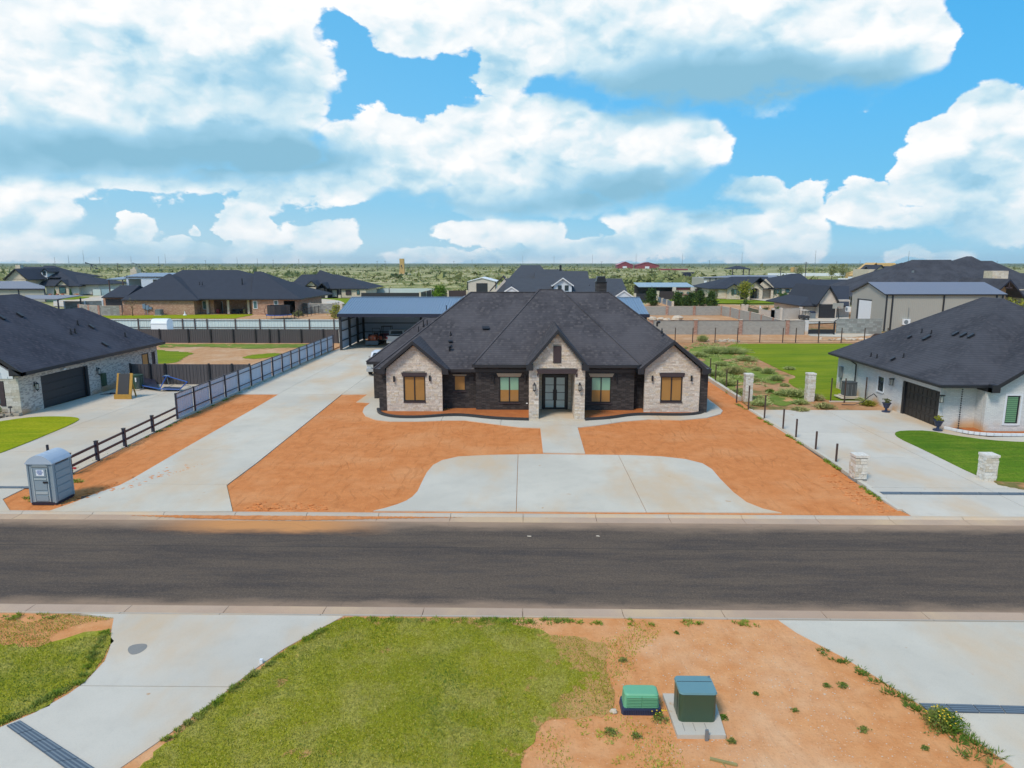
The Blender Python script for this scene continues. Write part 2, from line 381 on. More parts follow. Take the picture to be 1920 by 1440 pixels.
M['cream_brick'] = brick('cream_brick', (.66, .57, .48), (.73, .65, .56), (.62, .55, .47), .4, .15, .01, (.58, .48, .39), .4)
M['block'] = brick('grey_block', (.34, .33, .30), (.40, .385, .35), (.30, .29, .265), .41, .205, .012, (.43, .405, .36), .4)
M['block_dark'] = brick('rough_grey_block', (.27, .29, .27), (.37, .38, .355), (.24, .245, .23), .6, .30, .015, (.22, .215, .20), .7)
M['block_tan'] = brick('tan_block', (.60, .50, .41), (.66, .56, .47), (.56, .47, .39), .6, .25, .01)
M['blue_roof'] = paint('blue_grey_metal', (.17, .245, .335), .38, .5)
M['white_sheet'] = ribbed('pale_sheet_metal', (.62, .67, .76), .25, .4, dark=.84)
M['white_sheet_far'] = ribbed('white_sheet_metal', (.60, .68, .66), .5, .5, dark=.8)
M['taupe_sheet'] = ribbed('taupe_sheet_metal', (.42, .40, .35), .3, .5, dark=.86)
M['slate_sheet'] = ribbed('slate_sheet_roof', (.215, .215, .25), .3, .45, dark=.85)
M['dark_sheet'] = ribbed('charcoal_fence_sheet', (.092, .082, .085), .25, .6, dark=.65)
M['charcoal'] = paint('charcoal_paint', (.035, .034, .037), .5)
M['garage'] = paint('garage_door_paint', (.030, .031, .036), .45)
M['garage_brown'] = plain('brown_black_door', (.050, .043, .038), .5, .3, var=.3, scale=4)
M['trim_brown'] = plain('dark_timber', (.070, .052, .055), .7, .2, var=.2, scale=5)
M['trim_white'] = paint('white_trim', (.78, .79, .80), .6)
M['siding_white'] = paint('white_siding', (.66, .70, .74), .6)
M['trim_tan'] = plain('tan_lintel', (.48, .38, .27), .8, .2, var=.15, scale=6)
M['glass_kraft'] = glassy('kraft_papered_glass', (.37, .20, .065), .12)
M['glass_green'] = glassy('green_film_glass', (.24, .46, .33), .12)
M['glass_pale'] = glassy('pale_glass', (.60, .74, .74), .12)
M['glass_dark'] = glassy('dark_glass', (.035, .05, .055), .08)
M['glass_teal'] = glassy('teal_glass', (.07, .16, .17), .15)
M['shutter_green'] = paint('green_shutter', (.14, .30, .16), .5)
M['white'] = paint('white_paint', (.80, .82, .84), .4)
M['potty'] = paint('grey_plastic', (.25, .31, .35), .55)
M['potty_roof'] = paint('pale_blue_plastic', (.42, .49, .57), .5)
M['potty_light'] = paint('light_grey_plastic', (.38, .43, .44), .55)
M['green_light'] = paint('mint_plastic', (.15, .42, .24), .5)
M['green_dark'] = paint('dark_green_steel', (.045, .085, .05), .35)
M['teal_lid'] = paint('teal_steel', (.13, .26, .28), .35, .5)
M['navy_plastic'] = paint('navy_plastic', (.03, .04, .09), .5)
M['timber'] = plain('raw_timber', (.48, .27, .06), .7, .2, var=.2, scale=5)
M['timber_pale'] = plain('new_timber', (.64, .42, .18), .8, .2, var=.25, scale=2)
M['blue'] = paint('blue_pole', (.03, .10, .36), .4)
M['red'] = paint('red_paint', (.40, .03, .04), .5)
M['orange'] = paint('orange_red_paint', (.55, .10, .03), .45)
M['maroon'] = paint('maroon_sheet', (.28, .045, .05), .6)
M['pink_roof'] = paint('pale_red_roof', (.50, .18, .22), .5)
M['silver'] = paint('silver_body', (.50, .52, .54), .3, .6, .4)
M['white_body'] = paint('white_body', (.72, .74, .78), .25, .7)
M['rubber'] = plain('rubber', (.02, .02, .02), .8, .2)
M['chrome'] = paint('chrome', (.6, .62, .65), .15, .8, .9)
M['steel_grey'] = paint('grey_steel', (.22, .25, .27), .45, .5, .3)
M['ac_body'] = plain('ac_body', (.075, .085, .09), .5, .4, var=.1)
M['lamp_glass'] = glassy('lamp_glass', (.42, .42, .38), .2)
M['leaf'] = plain('leaf_green', (.075, .135, .022), .8, .2, var=.5, scale=3)
M['leaf_dark'] = plain('pine_green', (.040, .085, .022), .85, .15, var=.5, scale=2)
M['leaf_olive'] = plain('olive_leaf', (.115, .125, .045), .9, .1, var=.45, scale=2)
M['leaf_yellow'] = plain('yellow_leaf', (.24, .24, .03), .9, .1, var=.4, scale=3)
M['straw'] = plain('straw_grass', (.36, .31, .13), .9, .1, var=.3, scale=3)
M['sage'] = plain('sage_grass', (.17, .215, .095), .9, .1, var=.35, scale=2)
M['flower'] = paint('yellow_flower', (.75, .50, .02), .7)
M['bark'] = plain('bark', (.12, .085, .06), .9, .1, var=.3, scale=6)
M['rock'] = plain('pale_rock', (.62, .52, .40), .9, .1, var=.2, scale=3)
M['steel_mesh'] = plain('grate_steel', (.09, .12, .155), .5, .4, var=.25, scale=9)
M['clay'] = plain('terracotta', (.45, .16, .08), .8, .2)
M['sandstone'] = plain('sandstone', (.58, .38, .15), .85, .2, var=.3, scale=.6)

def stone_mat(name, cols, rough=.9):
    m, t, b = mat(name, rough, .15)
    at = t.new('ShaderNodeAttribute', attribute_type='GEOMETRY', attribute_name='rnd')
    c = t.ramp(at.outputs['Fac'], [(i / len(cols), x) for i, x in enumerate(cols)], 'CONSTANT')
    n = t.noise(t.pos(), 9, 5, .7)
    c = t.mix(t.math('MULTIPLY', t.mrange(n, .35, .7), .4), c, (.30, .25, .19))
    t.set(b.inputs['Base Color'], c); bump(t, b, t.noise(t.pos(), 25, 4, .7), .6, .012)
    return m
M['stone'] = stone_mat('limestone_veneer', [(.69, .59, .50), (.76, .68, .58), (.66, .57, .47), (.74, .65, .54), (.79, .72, .63), (.70, .61, .51), (.60, .51, .42), (.70, .58, .43), (.73, .65, .57), (.64, .58, .51)])
M['stone_white'] = stone_mat('white_limestone', [(.74, .68, .58), (.80, .76, .68), (.66, .58, .46), (.77, .72, .64), (.82, .79, .73)])
M['stone_grey'] = stone_mat('grey_ashlar', [(.56, .53, .45), (.62, .59, .52), (.50, .46, .38), (.58, .56, .50), (.66, .63, .57)])

# asphalt: warm grey, long tyre-worn bands along X, red dust near both edges
def asphalt():
    m, t, b = mat('worn_asphalt', .92, .08)
    p = t.pos(); y = t.sep(p)[1]; x = t.sep(p)[0]
    ps = t.vm('MULTIPLY', p, (.14, 1, 1))
    band = t.noise(ps, 1.0, 5, .6); streak = t.noise(ps, 5.0, 5, .7); fine = t.math('ADD', t.math('MULTIPLY', t.noise(p, 45, 2, .8), .45), t.math('MULTIPLY', t.noise(p, 14, 4, .85), .55))
    c = t.mix(t.mrange(band, .34, .64), (.082, .065, .055), (.128, .096, .072))
    c = t.mix(t.math('MULTIPLY', t.mrange(streak, .42, .66), .35), c, (.150, .112, .083))
    c = t.mix(t.math('MULTIPLY', t.mrange(streak, .52, .36), .25), c, (.062, .060, .064))
    c = t.mix(t.math('MULTIPLY', t.mrange(fine, .50, .64), .5), c, (.25, .18, .125))
    c = t.mix(t.math('MULTIPLY', t.mrange(fine, .50, .38), .5), c, (.040, .036, .036))
    oil = t.math('MULTIPLY', t.mrange(t.noise(p, .9, 5, .6, w=8.), .64, .72), .45)
    c = t.mix(oil, c, (.05, .046, .045))
    wob = t.math('MULTIPLY', t.math('SUBTRACT', t.noise(t.vm('MULTIPLY', p, (.35, 1, 1)), 1.2, 6, .65), .5), 1.3)
    yy = t.math('ADD', y, wob)
    dust = t.math('MAXIMUM', t.mrange(yy, 25.3, 26.7, 0., .85), t.mrange(yy, 20.2, 19.2, 0., .8))
    spill = t.math('MULTIPLY', t.mrange(t.math('ABSOLUTE', t.math('ADD', x, 10.3)), 5.5, 1.5), t.mrange(yy, 25.0, 25.9))
    c = t.mix(dust, c, (.40, .27, .18))
    c = t.mix(spill, c, (.60, .27, .10))
    vo = t.new('ShaderNodeTexVoronoi', feature='DISTANCE_TO_EDGE'); vo.inputs['Scale'].default_value = .33
    t.set(vo.inputs['Vector'], t.vm('ADD', t.vm('MULTIPLY', p, (.6, 1, 1)), t.vm('SCALE', t.noise(p, 1.2, 3, color=True), .6)))
    crack = t.math('MULTIPLY', t.mrange(vo.outputs['Distance'], .008, .002), .35)
    c = t.mix(t.math('MULTIPLY', crack, .35), c, (.04, .04, .04))
    seam = t.math('MULTIPLY', t.mrange(t.math('ABSOLUTE', t.math('SUBTRACT', t.math('ADD', y, t.math('MULTIPLY', t.noise(p, .7, 2), .06)), 24.02)), .035, .01), .6)
    c = t.mix(seam, c, (.04, .04, .04))
    t.set(b.inputs['Base Color'], c); bump(t, b, fine, .6, .012)
    return m
M['asphalt'] = asphalt()
def scrub():
    m, t, b = mat('scrub_plain', .98, .05)
    p = t.pos(); y = t.sep(p)[1]
    ps = t.vm('MULTIPLY', p, (1, .62, 1))
    big = t.noise(ps, .011, 6, .6); mid = t.noise(ps, .055, 7, .66); fine = t.noise(ps, .35, 6, .7)
    c = t.mix(t.mrange(big, .35, .62), (.40, .37, .16), (.54, .46, .26))
    c = t.mix(t.mrange(mid, .46, .56), c, t.mix(t.noise(ps, .2, 4), (.15, .175, .055), (.24, .245, .085)))
    c = t.mix(t.math('MULTIPLY', t.mrange(fine, .50, .62), .4), c, (.12, .145, .05))
    c = t.mix(t.math('MULTIPLY', t.mrange(t.noise(ps, .03, 6, .7, w=3.), .60, .66), .9), c, (.55, .38, .24))
    c = t.mix(t.mrange(y, 900., 2600., 0., .8), c, (.10, .135, .065))
    t.set(b.inputs['Base Color'], c)
    return m
M['scrub'] = scrub()

# ------------------------------------------------------------------ mesh helpers
class MB:
    def __init__(s): s.v = []; s.f = []; s.m = []; s.r = []; s.rr = 0.
    def face(s, pts, m=0):
        i = len(s.v); s.v += [tuple(p) for p in pts]; s.f.append(tuple(range(i, i + len(pts)))); s.m.append(m); s.r.append(s.rr)
        return s
    def quads(s, vs, fs, m=0):
        i = len(s.v); s.v += [tuple(p) for p in vs]
        for f in fs: s.f.append(tuple(i + k for k in f)); s.m.append(m); s.r.append(s.rr)
        return s
    def box(s, x0, y0, z0, x1, y1, z1, m=0):
        if x0 > x1: x0, x1 = x1, x0
        if y0 > y1: y0, y1 = y1, y0
        if z0 > z1: z0, z1 = z1, z0
        v = [(x0, y0, z0), (x1, y0, z0), (x1, y1, z0), (x0, y1, z0), (x0, y0, z1), (x1, y0, z1), (x1, y1, z1), (x0, y1, z1)]
        return s.quads(v, [(3, 2, 1, 0), (4, 5, 6, 7), (0, 1, 5, 4), (1, 2, 6, 5), (2, 3, 7, 6), (3, 0, 4, 7)], m)
    def ext(s, pts, vec, m=0):
        "planar polygon pushed along vec"
        n = len(pts); v = [tuple(p) for p in pts] + [tuple(p[k] + vec[k] for k in range(3)) for p in pts]
        P = [Vector(p) for p in pts]; nn = Vector((0, 0, 0))
        for i in range(n): nn += P[i].cross(P[(i + 1) % n])
        flip = nn.dot(Vector(vec)) > 0
        f = [tuple(range(n)), tuple(range(2 * n - 1, n - 1, -1))] + [((i + 1) % n, i, n + i, n + (i + 1) % n) for i in range(n)]
        if flip: f = [tuple(reversed(k)) for k in f]
        return s.quads(v, f, m)
    def prism(s, pts, z0, z1, m=0):
        return s.ext([(x, y, z0) for x, y in pts], (0, 0, z1 - z0), m)
    def cyl(s, x, y, z0, z1, r, n=10, m=0, r1=None):
        r1 = r if r1 is None else r1
        v = [(x + r * math.cos(2 * math.pi * i / n), y + r * math.sin(2 * math.pi * i / n), z0) for i in range(n)] + \
            [(x + r1 * math.cos(2 * math.pi * i / n), y + r1 * math.sin(2 * math.pi * i / n), z1) for i in range(n)]
        f = [(i, (i + 1) % n, n + (i + 1) % n, n + i) for i in range(n)] + [tuple(range(n - 1, -1, -1)), tuple(range(n, 2 * n))]
        return s.quads(v, f, m)
    def tube(s, p, q, r, n=6, m=0, r1=None):
        p = Vector(p); q = Vector(q); d = (q - p)
        if d.length < 1e-6: return s
        a = d.orthogonal().normalized(); b = d.normalized().cross(a); r1 = r if r1 is None else r1
        v = [p + (a * math.cos(2 * math.pi * i / n) + b * math.sin(2 * math.pi * i / n)) * r for i in range(n)] + \
            [q + (a * math.cos(2 * math.pi * i / n) + b * math.sin(2 * math.pi * i / n)) * r1 for i in range(n)]
        f = [(i, (i + 1) % n, n + (i + 1) % n, n + i) for i in range(n)] + [tuple(range(n - 1, -1, -1)), tuple(range(n, 2 * n))]
        return s.quads(v, f, m)
    def bar(s, p, q, w, h, m=0):
        "rectangular bar; w across, h vertical"
        p = Vector(p); q = Vector(q); d = (q - p).normalized()
        up = Vector((0, 0, 1)) if abs(d.z) < .95 else Vector((0, 1, 0))
        a = d.cross(up).normalized() * w / 2; u = a.cross(d).normalized() * h / 2
        v = [p - a - u, p + a - u, p + a + u, p - a + u, q - a - u, q + a - u, q + a + u, q - a + u]
        return s.quads(v, [(0, 1, 2, 3), (7, 6, 5, 4), (1, 0, 4, 5), (2, 1, 5, 6), (3, 2, 6, 7), (0, 3, 7, 4)], m)
    def blob(s, c, r, n=8, k=5, m=0, jit=.15, rnd=random):
        "uneven rounded lump"
        v = []; 
        for j in range(k + 1):
            th = math.pi * j / k
            for i in range(n):
                ph = 2 * math.pi * i / n; q = 1 + rnd.uniform(-jit, jit) * (0 if j in (0, k) else 1)
                v.append((c[0] + r[0] * q * math.sin(th) * math.cos(ph), c[1] + r[1] * q * math.sin(th) * math.sin(ph), c[2] + r[2] * q * math.cos(th)))
        f = [(j * n + i, (j + 1) * n + i, (j + 1) * n + (i + 1) % n, j * n + (i + 1) % n) for j in range(k) for i in range(n)]
        return s.quads(v, f, m)
    def build(s, name, mats, parent=None, smooth=False, kind=None):
        me = bpy.data.meshes.new(name)
        me.from_pydata(s.v, [], s.f)
        mats = mats if isinstance(mats, (list, tuple)) else [mats]
        for k in mats: me.materials.append(M[k] if isinstance(k, str) else k)
        me.polygons.foreach_set('material_index', s.m)
        if any(s.r):
            a = me.attributes.new('rnd', 'FLOAT', 'FACE'); a.data.foreach_set('value', s.r)
        if smooth: me.polygons.foreach_set('use_smooth', [True] * len(s.f))
        me.update()
        o = bpy.data.objects.new(name, me); COL.objects.link(o)
        if parent is not None: o.parent = parent
        if kind: o['kind'] = kind
        return o
def thing(name, label, cat, loc=(0, 0, 0), rz=0., group=None):
    o = bpy.data.objects.new(name, None); o.empty_display_size = .3
    COL.objects.link(o); o.location = loc; o.rotation_euler = (0, 0, rz)
    o['label'] = label; o['category'] = cat
    if group: o['group'] = group
    return o
def tag(o, label, cat, group=None):
    o['label'] = label; o['category'] = cat
    if group: o['group'] = group
    return o
def struct(name):
    o = bpy.data.objects.new(name, None); COL.objects.link(o); o['kind'] = 'structure'; return o
def dup(root, loc, rz=None, label=None, scale=None):
    kids = {}
    r = root.copy(); COL.objects.link(r); r.location = loc
    if rz is not None: r.rotation_euler = (0, 0, rz)
    if scale is not None: r.scale = scale
    if label: r['label'] = label
    for ch in CH.get(root.name, []) or list(root.children):
        c = ch.copy(); COL.objects.link(c); c.parent = r
        for g_ in list(ch.children):
            e = g_.copy(); COL.objects.link(e); e.parent = c
    return r
CH = {}
def part(name, mats, parent, *boxes, **k):
    b = MB()
    for q in boxes: b.box(*q)
    return b.build(name, mats, parent, **k)
def polyface(pts, z):
    b = MB(); b.face([(x, y, z) for x, y in pts]); return b
def area2(p): return sum(p[i][0] * p[(i + 1) % len(p)][1] - p[(i + 1) % len(p)][0] * p[i][1] for i in range(len(p)))
def ccw(p): return list(p) if area2(p) > 0 else list(reversed(p))
def smooth_poly(pts, it=2, closed=True):
    p = [Vector((a, b)) for a, b in pts]
    for _ in range(it):
        q = []
        n = len(p)
        for i in range(n if closed else n - 1):
            a, b = p[i], p[(i + 1) % n]
            q += [a * .75 + b * .25, a * .25 + b * .75]
        if not closed: q = [p[0]] + q + [p[-1]]
        p = q
    return [(v.x, v.y) for v in p]
def sheet(name, pts, z, m, kind='structure', thick=None, jag=0., parent=None):
    "ground sheet; jag gives it an uneven rim"
    pts = ccw(pts)
    if jag:
        out = []
        for i in range(len(pts)):
            a = Vector(pts[i]); b = Vector(pts[(i + 1) % len(pts)]); L = (b - a).length; k = max(1, min(60, int(L / (jag * 1.6))))
            nrm = Vector((b.y - a.y, a.x - b.x)).normalized() if L else Vector((0, 0))
            for j in range(k):
                out.append(tuple(a.lerp(b, j / k) + nrm * random.uniform(-jag, jag) * (1 if j else .4)))
        pts = out
    b = MB()
    if thick: b.prism(pts, z - thick, z)
    else: b.face([(x, y, z) for x, y in pts])
    o = b.build(name, m, parent)
    if kind and parent is None: o['kind'] = kind
    return o
def slabs(name, pts, z, mname, xs=(), ys=(), lines=(), gap=.012, thick=.1, root=None):
    "concrete apron cut into single slabs by recessed joints"
    root = root or struct(name)
    bm = bmesh.new()
    bm.faces.new([bm.verts.new((x, y, z)) for x, y in ccw(pts)])
    cuts = [((x, 0), (1, 0)) for x in xs] + [((0, y), (0, 1)) for y in ys]
    for (p, q) in lines:
        d = (Vector(q) - Vector(p)).normalized(); cuts.append((p, (d.y, -d.x)))
    for p, n in cuts:
        for s_ in (-1, 1):
            bmesh.ops.bisect_plane(bm, geom=bm.verts[:] + bm.edges[:] + bm.faces[:], dist=1e-4, plane_co=(p[0] + n[0] * gap * s_, p[1] + n[1] * gap * s_, 0), plane_no=(n[0], n[1], 0))
        kill = [f for f in bm.faces if abs((f.calc_center_median().x - p[0]) * n[0] + (f.calc_center_median().y - p[1]) * n[1]) < gap * .999]
        bmesh.ops.delete(bm, geom=kill, context='FACES')
    polys = [[(v.co.x, v.co.y) for v in f.verts] for f in bm.faces if f.calc_area() > .02]
    bm.free()
    for q in polys:
        MB().prism(ccw(q), z - thick, z).build('slab', mname, root)
    MB().prism(ccw(pts), z - thick - .02, z - thick + .03).build('bedding', 'dark_concrete', root)
    return root
def stones(parent, mname, plane, a0, a1, z0, z1, holes=(), top=None, hrange=(.075, .135), lrange=(.13, .40), depth=(.02, .055), gap=.008, name='stone_veneer', one=True, seedv=1):
    "coursed stone on a wall. plane: ('y',y0,-1) faces -Y, ('x',x0,+-1) faces +-X. top(z)->(lo,hi) trims a gable"
    rnd = random.Random(seedv); b = MB(); ax, c0, sg = plane; out = []
    z = z0
    while z < z1 - .03:
        h = min(rnd.uniform(*hrange), z1 - z)
        if z1 - z - h < .04: h = z1 - z
        lo, hi = (a0, a1)
        if top:
            t0 = top(z + h); lo, hi = max(lo, t0[0]), min(hi, t0[1])
        spans = [(lo, hi)]
        for (h0, h1, hz0, hz1) in holes:
            if z + h > hz0 + .02 and z < hz1 - .02:
                ns = []
                for s0, s1 in spans:
                    if h1 <= s0 or h0 >= s1: ns.append((s0, s1)); continue
                    if h0 > s0: ns.append((s0, h0))
                    if h1 < s1: ns.append((h1, s1))
                spans = ns
        for s0, s1 in spans:
            u = s0
            while u < s1 - .01:
                L = rnd.uniform(*lrange)
                if s1 - u - L < lrange[0] * .6: L = s1 - u
                u1 = min(u + L, s1); dp = rnd.uniform(*depth)
                if u1 - u > .03:
                    b.rr = rnd.uniform(.001, .999)
                    A = (u + gap / 2, u1 - gap / 2)
                    if ax == 'y': bx = (A[0], c0 + sg * dp, z + gap / 2, A[1], c0 - sg * .01, z + h - gap / 2)
                    else: bx = (c0 + sg * dp, A[0], z + gap / 2, c0 - sg * .01, A[1], z + h - gap / 2)
                    if one: b.box(*bx)
                    else:
                        q = MB(); q.rr = b.rr; q.box(*bx); q.build('stone', mname, parent)
                u = u1
        z += h
    if one and b.v: return b.build(name, mname, parent, kind='stuff')
def wall_y(b, y0, y1, x0, x1, z0, z1, holes=(), m=0, top=None):
    "wall parallel to X with rectangular holes (x0,x1,z0,z1)"
    xs = sorted({x0, x1, *[h[0] for h in holes], *[h[1] for h in holes]}); zs = sorted({z0, z1, *[h[2] for h in holes], *[h[3] for h in holes]})
    for i in range(len(xs) - 1):
        for j in range(len(zs) - 1):
            cx, cz = (xs[i] + xs[i + 1]) / 2, (zs[j] + zs[j + 1]) / 2
            if any(h[0] < cx < h[1] and h[2] < cz < h[3] for h in holes) or not (x0 < cx < x1 and z0 < cz < z1): continue
            b.box(xs[i], y0, zs[j], xs[i + 1], y1, zs[j + 1], m)
def wall_x(b, x0, x1, y0, y1, z0, z1, holes=(), m=0):
    ys = sorted({y0, y1, *[h[0] for h in holes], *[h[1] for h in holes]}); zs = sorted({z0, z1, *[h[2] for h in holes], *[h[3] for h in holes]})
    for i in range(len(ys) - 1):
        for j in range(len(zs) - 1):
            cy, cz = (ys[i] + ys[i + 1]) / 2, (zs[j] + zs[j + 1]) / 2
            if any(h[0] < cy < h[1] and h[2] < cz < h[3] for h in holes) or not (y0 < cy < y1 and z0 < cz < z1): continue
            b.box(x0, ys[i], zs[j], x1, ys[i + 1], zs[j + 1], m)
def hip(b, x0, x1, y0, y1, z0, z1, ra, rb, fasc=.22, m=0, mf=1):
    "hipped roof as a closed solid with a fascia band; ra, rb are the ridge ends (x,y)"
    c = [(x0, y0), (x1, y0), (x1, y1), (x0, y1)]
    L = [(x, y, z0 - fasc) for x, y in c]; U = [(x, y, z0) for x, y in c]
    A = (ra[0], ra[1], z1); B = (rb[0], rb[1], z1)
    for i in range(4): b.face([L[i], L[(i + 1) % 4], U[(i + 1) % 4], U[i]], mf)
    b.face(L[::-1], mf)
    if abs(ra[0] - rb[0]) >= abs(ra[1] - rb[1]):      # ridge along X, A left
        if ra[0] > rb[0]: A, B = B, A
        b.face([U[0], U[1], B, A], m); b.face([U[1], U[2], B], m); b.face([U[2], U[3], A, B], m); b.face([U[3], U[0], A], m)
    else:
        if ra[1] > rb[1]: A, B = B, A
        b.face([U[0], U[1], A], m); b.face([U[1], U[2], B, A], m); b.face([U[2], U[3], B], m); b.face([U[3], U[0], A, B], m)
def gable(b, xc, hw, y0, y1, z0, z1, th=.26, m=0, mf=1, ov=None):
    "gable roof with ridge along Y: two sloping slabs; open underneath"
    for s in (-1, 1):
        v = [(xc + s * hw, y0, z0), (xc, y0, z1), (xc, y1, z1), (xc + s * hw, y1, z0)]
        w = [(p[0], p[1], p[2] - th) for p in v]
        if s < 0: v = v[::-1]; w = w[::-1]
        b.face(v[::-1], m); b.face(w, mf)
        for i in range(4):
            j = (i + 1) % 4
            b.face([v[i], v[j], w[j], w[i]], mf)
def gable_x(b, yc, hd, x0, x1, z0, z1, th=.2, m=0, mf=1):
    for s in (-1, 1):
        v = [(x0, yc + s * hd, z0), (x0, yc, z1), (x1, yc, z1), (x1, yc + s * hd, z0)]
        w = [(p[0], p[1], p[2] - th) for p in v]
        if s > 0: v = v[::-1]; w = w[::-1]
        b.face(v[::-1], m); b.face(w, mf)
        for i in range(4):
            j = (i + 1) % 4
            b.face([v[i], v[j], w[j], w[i]], mf)
def window(parent, x0, x1, z0, z1, y, glass='glass_dark', frame='black', panes=1, rows=1, fr=.06, dep=.10, split=None, name='window', sgn=-1):
    "window in a wall that faces -Y: frame bars, then a pane per light"
    f = MB(); yo = y; yi = y - sgn * dep
    a, c = min(yo, yi), max(yo, yi)
    f.box(x0, a, z0, x1, c, z0 + fr).box(x0, a, z1 - fr, x1, c, z1).box(x0, a, z0 + fr, x0 + fr, c, z1 - fr).box(x1 - fr, a, z0 + fr, x1, c, z1 - fr)
    W_ = (x1 - x0 - 2 * fr - (panes - 1) * fr) / panes
    for i in range(1, panes):
        xx = x0 + fr + i * W_ + (i - 1) * fr; f.box(xx, a, z0 + fr, xx + fr, c, z1 - fr)
    H_ = (z1 - z0 - 2 * fr - (rows - 1) * fr * .5) / rows
    for i in range(panes):
        xx = x0 + fr + i * (W_ + fr)
        for j in range(1, rows):
            zz = z0 + fr + j * H_ + (j - 1) * fr * .5; f.box(xx, a, zz, xx + W_, c, zz + fr * .5)
    root = f.build(name, frame, parent)
    yg = (a + c) / 2
    for i in range(panes):
        xx = x0 + fr + i * (W_ + fr)
        if split:
            zs = z0 + fr + (z1 - z0 - 2 * fr) * split[1]
            part('pane', split[0], root, (xx, yg - .01, z0 + fr, xx + W_, yg + .01, zs))
            part('pane', glass, root, (xx, yg - .01, zs, xx + W_, yg + .01, z1 - fr))
        else:
            for j in range(rows):
                zz = z0 + fr + j * (H_ + fr * .5)
                part('pane', glass, root, (xx, yg - .01, zz, xx + W_, yg + .01, zz + H_))
    return root
def window_x(parent, x, y0, y1, z0, z1, glass='glass_dark', frame='black', fr=.06, dep=.1, sgn=1, name='window', bars=0):
    f = MB(); a, c = min(x, x - sgn * dep), max(x, x - sgn * dep)
    f.box(a, y0, z0, c, y1, z0 + fr).box(a, y0, z1 - fr, c, y1, z1).box(a, y0, z0 + fr, c, y0 + fr, z1 - fr).box(a, y1 - fr, z0 + fr, c, y1, z1 - fr)
    for i in range(bars):
        z = z0 + (i + 1) * (z1 - z0) / (bars + 1); f.box(a + .005, y0 + fr, z - .02, c - .005, y1 - fr, z + .02)
    root = f.build(name, frame, parent)
    xg = (a + c) / 2
    part('pane', glass, root, (xg - .01, y0 + fr, z0 + fr, xg + .01, y1 - fr, z1 - fr))
    return root

# ================================================================== the ground
plain_far = MB(); plain_far.face([(-9000, 105, -.20), (9000, 105, -.20), (12000, 14000, -.20), (-12000, 14000, -.20)])
plain_far.build('scrubland', 'scrub', kind='structure')
sheet('ground', [(-300, -60), (300, -60), (300, 150), (-300, 150)], -.13, 'soil_weedy')

# road
sheet('road', [(-160, 19.3), (160, 19.3), (160, 26.75), (-160, 26.75)], -.06, 'asphalt')
def kerb(name, ya, yb, yc):
    root = struct(name); proto = None
    b = MB(); L = 3.03
    s = 1 if yc > ya else -1
    prof = [(yb, -.045), (yb + .09 * s, .02), (yc, .035), (yc, -.2), (yb, -.2)]
    b.ext([(0, y, z) for y, z in prof], (L - .02, 0, 0))
    pan = MB().ext([(0, y, z) for y, z in [(ya, -.055), (yb - .004 * s, -.046), (yb - .004 * s, -.2), (ya, -.2)]], (L - .02, 0, 0)).build('gutter_pan', 'kerb_pan', root)
    pan.location = (-18 * L, 0, 0)
    for i in range(-17, 19):
        q = pan.copy(); COL.objects.link(q); q.parent = root; q.location = (i * L, 0, 0)
    for i in range(-18, 19):
        if proto is None: o = proto = b.build('kerb_section', 'kerb', root)
        else: o = proto.copy(); COL.objects.link(o)
        o.parent = root; o.location = (i * L, 0, 0)
kerb('far_kerb', 26.55, 27.10, 27.32)
kerb('near_kerb', 19.48, 18.98, 18.80)

# the building plot: raked red soil
sheet('yard_soil', [(-21.74, 27.2), (-23.22, 28.7), (-23.33, 30.63), (-22.6, 33.0), (-23.35, 44.2), (-23.3, 81.8), (17.0, 81.8), (17.0, 61.0), (16.3, 46), (15.9, 28.9), (16.2, 27.3)], .0, 'soil', thick=.12)

# main driveway up the left side to the barn
dw = slabs('driveway', [(-20.16, 27.17), (-19.74, 28.35), (-19.5, 29.55), (-19.11, 30.7), (-19.06, 31.59), (-19.24, 36.97), (-19.48, 48.34), (-19.62, 53.45), (-14.56, 53.31), (-14.05, 34.36), (-14.06, 30.79), (-12.33, 27.37)],
      .045, 'concrete', ys=(30.87, 36.9, 42.6, 48.2))
slabs('driveway', [(-23.1, 53.42), (-14.6, 53.42), (-12.5, 53.5), (-12.65, 50.38), (-10.0, 49.9), (-10.5, 54), (-7, 61.5), (14.6, 61.5), (14.6, 92.6), (-22, 92.6), (-22.9, 80), (-23.1, 62)],
      .045, 'concrete', xs=(-19.70, -14.55, -8.5), ys=(59.4, 65.2, 71.2, 77, 81.7, 87), root=dw)
